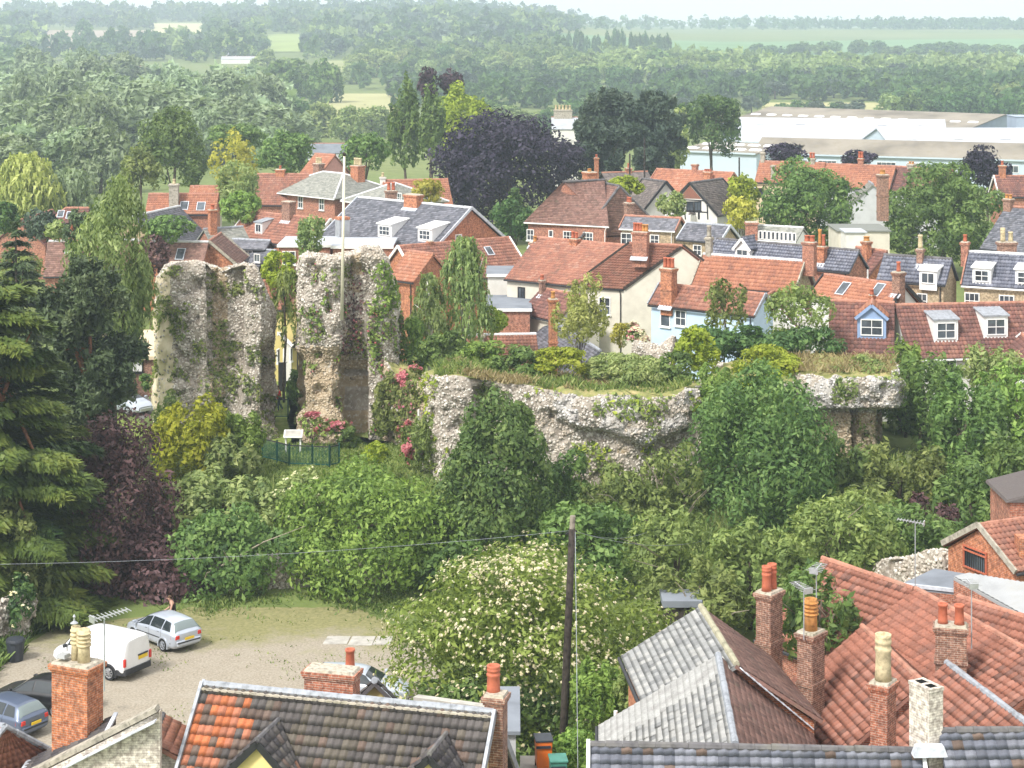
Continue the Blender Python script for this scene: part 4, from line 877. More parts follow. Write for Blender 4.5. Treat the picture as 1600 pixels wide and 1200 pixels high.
# ------------------------------------------------------------------ castle ruins
def m_flint(name, stops, patch):
    t = NT(name); c = t.ramp(t.attr(), stops)
    n = t.noise(.45, 5, .6)
    c = t.mix(c, patch, t.ramp(n, [(.48, (0, 0, 0)), (.66, (.6, .6, .6))]))
    c = t.mix(c, (.10, .12, .045), t.ramp(t.noise(.9, 5, .7), [(.63, (0, 0, 0)), (.76, (.4, .4, .4))]))
    return t.done(c, .9, .15)
M['flint'] = m_flint('flint_stone', [(0, (.10, .088, .075)), (.18, (.29, .255, .215)), (.42, (.44, .40, .34)), (.72, (.57, .53, .465)), (1, (.78, .755, .70))], (.44, .36, .265))
M['flint_pale'] = m_flint('flint_pale', [(0, (.08, .075, .07)), (.22, (.27, .255, .24)), (.5, (.44, .42, .395)), (1, (.76, .75, .72))], (.34, .30, .245))
M['flint_warm'] = m_flint('flint_warm', [(0, (.14, .11, .08)), (.3, (.35, .28, .19)), (.7, (.48, .40, .29)), (1, (.62, .54, .42))], (.40, .30, .19))
def m_core(name, a, b, c_):
    t = NT(name); c = t.ramp(t.noise(1.0, 6, .68), [(.3, a), (.5, b), (.68, c_)])
    c = t.mix(c, (.55, .52, .46), t.ramp(t.noise(5, 3, .6), [(.52, (0, 0, 0)), (.66, (.8, .8, .8))]))
    t.bump(t.noise(4.5, 5, .6), .8, .12); return t.done(c, .95, .1)
M['core'] = m_core('rubble_core', (.18, .15, .125), (.31, .27, .22), (.43, .385, .33))
M['core_pale'] = m_core('rubble_core_pale', (.24, .22, .20), (.38, .36, .33), (.50, .48, .45))
M['core_warm'] = m_core('rubble_core_warm', (.22, .16, .10), (.37, .29, .19), (.50, .42, .30))
t = NT('sunlit_ashlar_cream'); c = t.ramp(t.noise(1.2, 5), [(.3, (.50, .42, .28)), (.6, (.66, .58, .42)), (.8, (.74, .68, .54))]); t.bump(t.noise(5, 5), .6, .06); M['sunlit_ashlar'] = t.done(c, .9, .15)  # cream limestone, with the flank's sunlit tone put into the colour
t = NT('ruin_top_grass'); c = t.ramp(t.noise(1.1, 6, .65), [(.3, (.10, .13, .04)), (.5, (.24, .24, .09)), (.7, (.40, .33, .16))]); t.bump(t.noise(9, 4), .7, .08); M['topgrass'] = t.done(c, .95, .1)

LUMP_D = np.array([(1, 0, 0), (-1, 0, 0), (0, 1, 0), (0, -1, 0), (0, 0, 1), (0, 0, -1)], float)
LUMP_F = np.array([(0, 2, 4), (2, 1, 4), (1, 3, 4), (3, 0, 4), (2, 0, 5), (1, 2, 5), (3, 1, 5), (0, 3, 5)])
def lumps(pts, nrm, size, rng, flat=.6):
    """rough stones: one squashed, turned octahedron-like lump per point"""
    n = len(pts); q = rng.normal(size=(n, 3)); q /= np.linalg.norm(q, axis=1)[:, None]
    t_ = np.cross(nrm, q); t_ /= np.linalg.norm(t_, axis=1)[:, None] + 1e-9; b = np.cross(nrm, t_)
    s = size * (.6 + .8 * rng.random(n)); d = LUMP_D * 1.0
    jj = 1 + .35 * (rng.random((n, 6)) - .5)
    V = pts[:, None] + (t_[:, None] * (d[None, :, 0:1] * jj[..., None]) + b[:, None] * (d[None, :, 1:2] * jj[..., None] * .8) + nrm[:, None] * (d[None, :, 2:3] * flat)) * s[:, None, None]
    Fc = (np.arange(n)[:, None, None] * 6 + LUMP_F[None]).reshape(-1, 3)
    return V.reshape(-1, 3), Fc, np.repeat(rng.random(n), 8)

def ruin(name, label, plan, top, zb, fn=None, amp=.35, rows=46, dens=26, warm=None, seed=1, lump=.105, capmat='topgrass', cat='castle ruin', ns=170, taper=0.0, ash=None, topamp=.35, pale='sunlit_ashlar'):
    """plan: closed loop of xy points; top(x,y)->height; fn(s,x,y,z)->inward displacement; warm(x,y,z)->0..1 warm stone"""
    P_ = np.array([(p[0], p[1]) for p in plan]); n = len(P_)
    seg = np.linalg.norm(np.roll(P_, -1, 0) - P_, axis=1); cum = np.concatenate([[0], np.cumsum(seg)]); Lt = cum[-1]
    s = np.linspace(0, Lt, ns, endpoint=False); xs = np.interp(s, cum, np.append(P_[:, 0], P_[0, 0])); ys_ = np.interp(s, cum, np.append(P_[:, 1], P_[0, 1]))
    tg = np.stack([np.roll(xs, -1) - np.roll(xs, 1), np.roll(ys_, -1) - np.roll(ys_, 1)], 1); tg /= np.linalg.norm(tg, axis=1)[:, None] + 1e-9
    area = .5 * np.sum(P_[:, 0] * np.roll(P_[:, 1], -1) - np.roll(P_[:, 0], -1) * P_[:, 1])
    out = np.stack([tg[:, 1], -tg[:, 0]], 1) * (1 if area > 0 else -1)
    cen = P_.mean(0); zt = np.array([top(x, y) for x, y in zip(xs, ys_)])
    zt = zt + (fbm(np.stack([xs * .9, ys_ * .9, xs * 0], -1), seed, 3) - .5) * 2 * topamp
    f = np.linspace(0, 1, rows)
    X = np.repeat(xs[None], rows, 0); Y = np.repeat(ys_[None], rows, 0); Z = zb + f[:, None] * (zt[None] - zb)
    p3 = np.stack([X, Y, Z], -1)
    disp = (fbm(p3 * .6, seed, 5) - .5) * 2.6 * amp + (fbm(p3 * 2.6, seed + 3, 3) - .5) * amp * 1.1 - .35 * sstep(.60, .72, fbm(p3 * 1.3, seed + 5, 3))
    if fn is not None: disp = disp - np.array([[fn(s[i] / Lt, X[j, i], Y[j, i], Z[j, i]) for i in range(ns)] for j in range(rows)])
    edge = sstep(.96, 1.0, f)[:, None] * .12
    disp = disp - edge - taper * f[:, None]
    X = X + out[None, :, 0] * disp; Y = Y + out[None, :, 1] * disp
    V = [np.stack([X, Y, Z], -1).reshape(-1, 3)]; Q = []
    for j in range(rows - 1):
        i = np.arange(ns); k = (i + 1) % ns; Q.append(np.stack([j * ns + i, j * ns + k, (j + 1) * ns + k, (j + 1) * ns + i], 1))
    base = rows * ns
    # rough top
    mi = []
    nq = sum(len(q) for q in Q); caprings = 6
    lx, ly, lz = X[-1], Y[-1], Z[-1]; last = (rows - 1) * ns
    for r in range(1, caprings + 1):
        g = 1 - r / (caprings + .2); x = cen[0] + (lx - cen[0]) * g; y = cen[1] + (ly - cen[1]) * g
        z = np.array([top(a, b) for a, b in zip(x, y)]) + (fbm(np.stack([x * .9, y * .9, x * 0], -1), seed, 3) - .5) * 2 * topamp + .12
        V.append(np.stack([x, y, z], -1)); i = np.arange(ns); k = (i + 1) % ns
        Q.append(np.stack([last + i, last + k, base + k, base + i], 1)); last = base; base += ns
    V = np.concatenate(V); Q = np.concatenate(Q); wq = np.zeros(len(Q), int); wq[nq:] = 2
    fc = V[Q].mean(1)
    if warm is not None:
        wv = np.array([warm(*c) for c in fc[:nq]]) + (fbm(fc[:nq] * .8, seed + 9, 3) - .5) * .7; wq[:nq] = np.where(wv > .5, 1, 0)
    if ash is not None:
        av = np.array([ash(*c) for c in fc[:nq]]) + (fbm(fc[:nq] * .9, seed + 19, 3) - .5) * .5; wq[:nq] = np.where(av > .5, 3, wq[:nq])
    r_ = empty(name, (cen[0], cen[1], zb), label, cat)
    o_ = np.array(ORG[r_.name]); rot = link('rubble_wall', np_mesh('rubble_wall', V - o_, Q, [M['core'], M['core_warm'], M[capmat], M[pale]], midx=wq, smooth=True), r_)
    # stones proud of the face
    rng = np.random.default_rng(seed); NQ = len(Q) if capmat == 'core' else nq; a, b, c, d = (V[Q[:NQ, i]] for i in range(4))
    nn = np.cross(c - a, d - b); ar = np.linalg.norm(nn, axis=1) / 2 + 1e-9; nn = nn / (2 * ar[:, None]); fcn = fc[:NQ] - np.array([cen[0], cen[1], 0])
    sg = np.sign(np.sum(nn[:, :2] * fcn[:, :2], 1)); sg[nq:] = np.sign(nn[nq:, 2]); nn *= np.where(sg == 0, 1, sg)[:, None]
    vis = (np.sum(nn * (np.array([0, 0, HC]) - fc[:NQ]), 1) > -5); w_ = ar * vis * np.where((wq[:NQ] == 3) & (pale == 'sunlit_ashlar'), .12, 1.0); cnt = int(w_.sum() * dens)
    pk = rng.choice(NQ, cnt, p=w_ / w_.sum()); u_, v_ = rng.random(cnt)[:, None], rng.random(cnt)[:, None]
    pts = (a[pk] * (1 - u_) + b[pk] * u_) * (1 - v_) + (d[pk] * (1 - u_) + c[pk] * u_) * v_
    for k, (mt, nm) in enumerate((('flint', 'flint_stones'), ('flint_warm', 'warm_stones'), ('flint_pale', 'pale_stones'))):
        sel = (wq[pk] == 1) if k == 1 else ((wq[pk] == 3) if k == 2 else ((wq[pk] != 1) & (wq[pk] != 3)))
        if sel.sum() > 3:
            lv, lf, lr = lumps(pts[sel], nn[pk][sel], lump, rng); lr = lr * .75 + .25 * np.repeat(fbm(pts[sel] * .7, seed, 3), 8)
            tag(link(nm, np_mesh(nm, lv - o_, lf, M[mt], rnd=lr), r_), kind='stuff')
    return r_, (V, Q[:nq], nn[:nq], (ar * vis)[:nq], fc[:nq], o_)

def pxy(u, Y): return ((u - 800) / F * Y, Y)
def topfn(tab, ax='x', Yr=None):
    us = np.array([q[0] for q in tab]); vs = np.array([q[1] for q in tab])
    def g(x, y): u = 800 + F * x / y; return HC - (np.interp(u, us, vs) - VH) / F * (Yr or max(y, 121.5))
    return g
def uofs(x, y): return 800 + F * x / y
# left gate tower
def vof(y, z): return VH + (HC - z) * F / y
def fnL(s, x, y, z):
    u, v = uofs(x, y), vof(y, z); d = 0
    if y < 126:
        d += 1.5 * float(sstep(320, 336, u) - sstep(364, 384, u)) * float(sstep(700, 520, v)) 
        d += .9 * float(sstep(292, 306, u) - sstep(318, 326, u)) * float(sstep(432, 442, v) - sstep(455, 462, v))
        d -= .7 * float(sstep(250, 270, u) - sstep(335, 360, u)) * float(sstep(585, 605, v))
        d -= .8 * float(sstep(385, 430, u)) * float(sstep(650, 700, v))
        d += 1.1 * float(sstep(398, 425, u)) * float(sstep(520, 560, v) - sstep(630, 680, v))
    return d
planL = [pxy(u, y) for u, y in ((241, 127.5), (243, 124.8), (252, 123.0), (285, 122.2), (318, 122.2), (335, 122.6), (362, 122.8), (385, 122.4), (408, 122.2), (422, 123.0), (430, 125.5), (424, 128.5), (340, 130), (262, 129.8))]
_, datL = ruin('castle_gate_tower', 'broad ruined flint gate tower with sunlit cream left flank and a green tuft near its top', planL,
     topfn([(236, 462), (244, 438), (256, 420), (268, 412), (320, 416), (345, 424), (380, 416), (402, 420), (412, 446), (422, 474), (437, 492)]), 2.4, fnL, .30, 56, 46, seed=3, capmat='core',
     warm=lambda x, y, z: .75 * float(sstep(372, 350, uofs(x, y)) * sstep(318, 332, uofs(x, y))) * .7, ash=lambda x, y, z: 1.1 * float(sstep(276, 256, uofs(x, y))) + .75 * float(sstep(276, 264, uofs(x, y)) * sstep(515, 540, vof(y, z))))  # left flank takes the cream stone with sunlight painted in
def fnR(s, x, y, z):
    u, v = uofs(x, y), vof(y, z); d = 0
    if y < 126.2:
        d += 1.5 * float(sstep(540, 552, u) - sstep(562, 577, u)) * float(sstep(520, 610, v)) + .6 * float(sstep(530, 545, u) - sstep(560, 580, u)) * float(sstep(400, 430, v))
        d += .55 * float(sstep(548, 538, u)) * float(sstep(535, 575, v) - sstep(630, 655, v))
        d -= .45 * float(sstep(560, 545, u) - sstep(490, 470, u)) * float(sstep(650, 668, v))
    return d
planR = [pxy(u, y) for u, y in ((465, 126), (467, 122.6), (480, 121.6), (520, 121.4), (542, 121.8), (556, 122.6), (574, 122.2), (600, 122.4), (618, 123.4), (624, 126), (612, 128.5), (540, 129.5), (475, 129))]
_, datR = ruin('castle_gate_tower', 'tall ruined flint gate tower with brown eroded foot and ivy on its right shoulder', planR,
     topfn([(458, 408), (470, 400), (520, 404), (545, 398), (570, 388), (596, 394), (610, 412), (618, 440), (625, 470)]), 2.4, fnR, .24, 56, 46, seed=11, capmat='core',
     warm=lambda x, y, z: float(sstep(548, 538, uofs(x, y)) * sstep(528, 560, vof(y, z))) * 1.0 + .5 * float(sstep(540, 548, uofs(x, y)) * sstep(572, 560, uofs(x, y))))
# low wall joining the right tower to the keep
planC = [pxy(u, y) for u, y in ((588, 125), (590, 123), (640, 119), (684, 116.5), (690, 119), (640, 124), (600, 127))]
_, datC = ruin('castle_curtain_wall', 'low tumbled flint wall between the tall tower and the long keep wall', planC, topfn([(585, 560), (620, 590), (660, 600), (690, 596)], Yr=120), 2.4, None, .35, 26, 36, seed=21,
     warm=lambda x, y, z: .55)
# keep wall
def fnK(s, x, y, z):
    u, v = uofs(x, y), vof(y, z); d = 0
    if y < 114:
        b = float(sstep(820, 900, u) - sstep(1060, 1085, u))
        lowline = np.interp(u, (850, 900, 960, 1010, 1045, 1085), (640, 664, 676, 696, 676, 660))
        d -= .5 * b * float(sstep(lowline + 9, lowline - 9, v)) * float(sstep(590, 640, v))
        d += .28 * b * float(sstep(lowline - 6, lowline + 12, v)) * float(sstep(lowline + 70, lowline + 20, v))
        d += .8 * float(sstep(735, 745, u) - sstep(772, 786, u)) * float(sstep(600, 610, v)) * .8
        d += .35 * float(sstep(660, 720, v)) * float(sstep(700, 660, u))
    return d
planK = [pxy(u, y) for u, y in ((664, 116), (668, 112.2), (690, 110.6), (735, 110.4), (752, 111.2), (790, 110.8), (850, 110.4), (920, 110.2), (1000, 110.2), (1060, 110.5), (1096, 111.2), (1100, 114.5), (1080, 118.5), (960, 120), (800, 120), (690, 119.5))]
def topK(x, y):
    u = uofs(x, y); v = np.interp(u, (660, 680, 700, 730, 760, 790, 860, 940, 1000, 1060, 1100), (598, 590, 586, 588, 597, 603, 610, 616, 618, 616, 606))
    return HC - (v - VH) / F * 110.5 - .9 * float(sstep(111.5, 118, y))
keepr, keepdat = ruin('castle_keep_wall', 'long ruined keep wall, flint with a projecting white band, grass growing along its top', planK, topK, 2.2, fnK, .36, 44, 42, seed=31, warm=lambda x, y, z: .38 * float(sstep(675, 700, vof(y, z)) * sstep(780, 860, uofs(x, y))), ns=260, pale='core_pale', ash=lambda x, y, z: .5 * float(sstep(790, 850, uofs(x, y)) * (vof(y, z) < np.interp(uofs(x, y), (850, 900, 960, 1010, 1045, 1085), (640, 664, 676, 696, 676, 660)))))
planM = [pxy(u, y) for u, y in ((1092, 118), (1094, 113), (1150, 112.5), (1225, 113.5), (1245, 116), (1230, 121), (1140, 122))]
_, datM = ruin('castle_keep_wall', 'middle stretch of the keep wall buried under bright ivy', planM, topfn([(1090, 604), (1150, 596), (1240, 588)], Yr=115), 2.2, None, .3, 26, 18, seed=33)
def fnE(s, x, y, z):
    u, v = uofs(x, y), vof(y, z); d = 0
    low = float(sstep(634, 645, v)); d -= .4 * float(sstep(650, 630, v)) * float(sstep(585, 600, v))
    d += low * (.9 if y < 117.5 else .4)
    d += .5 * float(sstep(1298, 1304, u) - sstep(1312, 1320, u)) * float(sstep(640, 560, v))
    d += low * 1.2 * float(sstep(1338, 1344, u) - sstep(1348, 1354, u)) * (y < 117.5)
    d += low * 1.0 * float(sstep(1376, 1390, u)) + low * .5 * float(sstep(1290, 1270, u))
    return d
planE = [pxy(u, y) for u, y in ((1228, 119), (1236, 116), (1262, 115.2), (1330, 115), (1390, 115.6), (1404, 117), (1402, 120), (1380, 122.5), (1260, 122.5))]
_, datE = ruin('castle_keep_wall', 'overhanging block of the keep with white flint face on a narrow brick pier', planE, topfn([(1228, 592), (1240, 582), (1300, 586), (1360, 584), (1404, 588)], Yr=115.5), 2.2, fnE, .28, 50, 44, seed=37,
     warm=lambda x, y, z: .9 * float(sstep(640, 650, vof(y, z))), ns=200, pale='core_pale', ash=lambda x, y, z: .55 * float(vof(y, z) < 642))
for (us, Y, v0, lb, sd_) in (((985, 1015, 1050, 1058, 1020, 990), 126, 556, 'small pale lump of ruined wall left of the bright bush', 41), ((1112, 1130, 1150, 1154, 1130, 1114), 121, 578, 'small white stub of ruin between the bushes on the keep', 43)):
    pl = [pxy(u, Y + (k > 2) * 2.6 + .4 * (k % 2)) for k, u in enumerate(us)]
    ruin('ruin_fragment', lb, pl, topfn([(900, v0 - 10), (1000, v0 - 10), (1030, v0), (1055, v0 - 16), (1120, v0 - 2), (1150, v0 + 2)], Yr=Y), 2.5, None, .25, 16, 50, seed=sd_, ns=60, capmat='core')
# retaining walls
def field_wall(name, label, p, q, z0, zp, zq, th, seed, dens=45, cat='wall'):
    p, q = Vector(p), Vector(q); d = (q - p).normalized(); n = Vector((-d.y, d.x)); k = 8
    f_ = [tuple(p.lerp(q, i / k)) for i in range(k + 1)]; b_ = [tuple(p.lerp(q, i / k) + n * th) for i in range(k + 1)]
    def tp(x, y): t_ = max(0, min(1, (Vector((x, y)) - p).dot(d) / (q - p).length)); return zp + (zq - zp) * t_
    return ruin(name, label, f_ + b_[::-1], tp, z0, None, .12, 16, dens, seed=seed, ns=110, cat=cat, lump=.12, topamp=.15, capmat='core')
field_wall('flint_wall', 'flint retaining wall at the back of the car park, mostly hidden by ivy', pxy(250, 98.6), pxy(660, 100), -.2, 2.0, 1.6, 1.0, 51, 30)
field_wall('flint_wall', 'flint wall beside the black bin at the left of the car park', (-28, 86), (-23.0, 93), -.2, 2.1, 2.0, .6, 52)
field_wall('flint_wall', 'old flint wall behind the flat grey roof on the right', pxy(1360, 91), pxy(1475, 88), 0, 4.0, 5.4, .8, 53)

# ivy and tufts growing on the masonry are added with the plants
# flagpole
fp = empty('flagpole', (W(534, 470, 121.0).x, 121.0, W(0, 472, 121).z), 'tall white flagpole with dark finial standing in front of the right tower', 'flagpole')
m = MB(); p_ = W(534, 470, 121.0); tp_ = W(538, 244, 121.0); m.tube([(p_.x, 121.0, p_.z - 1.2), tp_], [.11, .07], 10); m.build('pole', M['cream_paint'], fp, smooth=True)
m = MB(); m.lathe((tp_.x, tp_.y, tp_.z - .02), [(.02, 0), (.11, .06), (.13, .14), (.09, .22), (.02, .27)], 10); m.build('finial', M['wood_dark'], fp)
# lawn inside the castle
t = NT('lawn'); c = t.ramp(t.noise(1.6, 6, .65), [(.3, (.10, .15, .035)), (.55, (.19, .24, .06)), (.75, (.30, .29, .11))]); t.bump(t.noise(12, 4), .6, .05); M['lawn'] = t.done(c, .95, .1)
sheet('lawn', [pxy(370, 110.5), pxy(640, 109.5), pxy(640, 120.5), pxy(560, 120.8), pxy(455, 120.8), pxy(445, 150), pxy(405, 150), pxy(425, 122)], M['lawn'], .03, sub=8, jag=.1)
sheet('driveway', [pxy(150, 140), pxy(222, 128), pxy(240, 131), pxy(246, 150), pxy(150, 152)], m_plain('tarmac', (.17, .165, .16), .9, .15, var=.12, scale=1.5), .03, sub=6)
sheet('verge_grass', [pxy(120, 128), pxy(230, 118), pxy(232, 126), pxy(190, 129), pxy(130, 131)], M['lawn'], .04, sub=6, jag=.15)
# green railing panels and gate
def rail_panel(label, p, q, h, post=True, gate=False):
    p, q = Vector((p[0], p[1], 0)), Vector((q[0], q[1], 0)); p.z = float(terr(p.x, p.y)) + .03; q.z = float(terr(q.x, q.y)) + .03
    r = empty('railing_gate' if gate else 'metal_railing', p, label, 'railing', None if gate else 'green railing panels at the foot of the towers'); up = Vector((0, 0, 1))
    for e, nm in ((p, 'post'), (q, 'post')): m = MB(); m.tube([e, e + up * (h + .12)], .05, 8); m.build(nm, M['green_paint'], r)
    for z in (.18, h): m = MB(); m.bar(p + up * z, q + up * z, .05, .06); m.build('rail', M['green_paint'] if z < .5 else M['trim'], r)
    L_ = (q - p).length; nb = int(L_ / .085); m = MB()
    for k in range(1, nb): c = p.lerp(q, k / nb); m.bar(c + up * .18, c + up * h, .030)
    tag(m.build('railing_bars', M['green_paint'], r), kind='stuff'); return r
ch = [(410, 116.8), (433, 115.9), (452, 115.0), (488, 114.8), (515, 114.6), (530, 115.2)]
lbs = ['green metal railing, end panel against the left tower', 'green metal railing, second panel from the left tower', 'green metal gate in the railing, middle panel', 'green metal railing panel right of the gate', 'short green railing panel ending at the tall tower']
for k in range(5): rail_panel(lbs[k], pxy(*ch[k]), pxy(*ch[k + 1]), 1.25, gate=(k == 2))
rail_panel('thin upright railing across the gateway path behind the towers', pxy(420, 128.5), pxy(450, 128.5), 1.3)
# information board
p_ = hit(458, 662); ib = empty('information_board', p_, 'white sloping information board at the foot of the tall tower', 'sign'); p_ = Vector((W(458, 655, 118.6).x, 118.6, float(terr(-13.5, 118.6)))); ib.location = p_; ORG[ib.name] = p_
for dx in (-.45, .45): m = MB(); m.box((p_.x + dx, p_.y, p_.z), (.1, .1, 1.1)); m.build('leg', M['white_paint'], ib)
m = MB(); m.bar(p_ + Vector((0, -.25, 1.0)), p_ + Vector((0, .35, 1.35)), 1.15, .06); m.build('board', M['white_paint'], ib)
m = MB(); q_ = p_ + Vector((-.3, 0, 1.24)); m.quad(p_ + Vector((-.5, -.2, 1.065)), p_ + Vector((.5, -.2, 1.065)), p_ + Vector((.5, .3, 1.357)), p_ + Vector((-.5, .3, 1.357))); m.build('printed_panel', M['concrete'], ib)
# mesh gate by the keep wall
p_ = Vector((W(654, 664, 117).x, 117, 3)); mg = empty('mesh_gate', p_, 'wire mesh gate on a white post left of the keep wall', 'gate')
m = MB(); z1 = W(0, 640, 117).z; m.tube([(p_.x, 117, 3), (p_.x, 117, z1)], .06, 8); m.build('post', M['white_paint'], mg)
m = MB()
for k in range(9): m.bar((p_.x + .1 + k * .15, 117, z1 - 1.2), (p_.x + .1 + k * .15, 117, z1 - .05), .02)
for k in range(6): m.bar((p_.x + .05, 117, z1 - 1.2 + k * .22), (p_.x + 1.35, 117, z1 - 1.2 + k * .22), .02)
tag(m.build('mesh_wires', M['grey_metal'], mg), kind='stuff')
# ------------------------------------------------------------------ plants
def unit(a): return a / (np.linalg.norm(a, axis=-1, keepdims=True) + 1e-9)
def leaf_quads(P, N, size, aspect, rng, droop=0.0, fold=.25, tri=False):
    n = len(P); t_ = unit(np.cross(N, rng.normal(size=(n, 3))))
    if droop:
        dn = np.tile([0, 0, -1.0], (n, 1)); dn = dn - N * np.sum(dn * N, 1, keepdims=True); t_ = unit(t_ * (1 - droop) + unit(dn) * droop)
    b = np.cross(N, t_); s = (size * (.5 + 1.15 * rng.random(n) ** 1.5))[:, None]
    l_, w_ = s * aspect ** .5 * .62, s / aspect ** .5 * .5
    k = (rng.random((n, 1)) - .5) * .6
    if tri: return np.stack([P + t_ * l_ * 1.15, P - t_ * l_ * .75 + b * w_ * 1.25, P - t_ * l_ * .75 - b * w_ * 1.25], 1).reshape(-1, 3)
    V = np.stack([P + t_ * l_, P + b * w_ + t_ * l_ * k + N * s * fold * .3, P - t_ * l_, P - b * w_ + t_ * l_ * k * .6 + N * s * fold * .3], 1)
    return V.reshape(-1, 3)
QI = lambda n: np.arange(n * 4).reshape(-1, 4)
def crown_pts(rng, c, r, n, K=18, sub=9, jit=.55, zcut=-.8, spire=0.0, core=.12, top=0.0):
    d = unit(rng.normal(size=(K * 3, 3)) * [1, 1, .9] + [0, 0, .15]); d = d[d[:, 2] > zcut][:K]; K = len(d)
    lc = d * (.36 + .32 * rng.random((K, 1))); lr = .30 + .20 * rng.random((K, 1))
    if top: sh = 1 - top * sstep(-.2, 1.0, lc[:, 2:3]); lc[:, :2] *= sh; lr = lr * (.5 + .5 * sh)
    sd_ = unit(rng.normal(size=(K, sub, 3)) + d[:, None] * .95 + [0, 0, .3]); sc = lc[:, None] + sd_ * lr[:, None] * .78; sr = lr[:, None] * (.34 + .26 * rng.random((K, sub, 1)))
    sc, sr, sdd = sc.reshape(-1, 3), sr.reshape(-1, 1), sd_.reshape(-1, 3); tint = rng.random(len(sc))
    p = (sr[:, 0] ** 2); p = p / p.sum(); k = rng.choice(len(sc), n, p=p)
    e = unit(rng.normal(size=(n, 3)) + sdd[k] * .75 + [0, 0, .3]); rad = .5 + .55 * rng.random((n, 1)) ** .6
    stretch = np.ones((n, 3))
    if spire: stretch = np.stack([np.full(n, .62), np.full(n, .62), np.where(e[:, 2] > 0, 1 + spire, .8)], 1)
    P = sc[k] + e * sr[k] * rad * stretch
    P0_ = sc[k] + e * sr[k] * rad * stretch; P_sc = np.percentile(np.abs(P0_), 98.5, axis=0)
    m = int(n * core)
    P[:m] *= .75
    r = np.array(r, float); N = unit(e / (r / r.max()) + rng.normal(size=(n, 3)) * jit)
    P = P / P_sc; lc = lc / P_sc; return P * r + np.array(c), N, .55 * rng.random(n) + .45 * tint[k], lc * r + np.array(c)

def put_leaves(name, parent, V, key, R, kind=None, k=4):
    o_ = np.array(ORG[parent.name]) if parent is not None else np.zeros(3)
    o = link(name, np_mesh(name, V - o_, np.arange(len(V)).reshape(-1, k), L[key], rnd=R), parent)
    if kind: tag(o, kind=kind)
    return o
TREE_N = [0]; TRIS = [0]
def trunk_part(root, base, top, r0, bark, limbs, rng, bend=.3):
    m = MB(); k = 6; pts = [base.lerp(top, i / k) + Vector((rng.normal() * bend * .3, rng.normal() * bend * .3, 0)) * (0 if i in (0,) else 1) for i in range(k + 1)]
    m.tube(pts, [r0 * (1.25 if i == 0 else 1) * (1 - .72 * i / k) for i in range(k + 1)], 8); m.build('trunk', M[bark], root, smooth=True)
    for q in limbs:
        f = .35 + .5 * rng.random(); s = pts[int(f * k)]; q = Vector(q); md = s.lerp(q, .5) + Vector((0, 0, (q - s).length * .12)); b = MB()
        b.tube([s, md, q], [r0 * .42, r0 * .26, r0 * .08], 6); b.build('branch', M[bark], root, smooth=True)

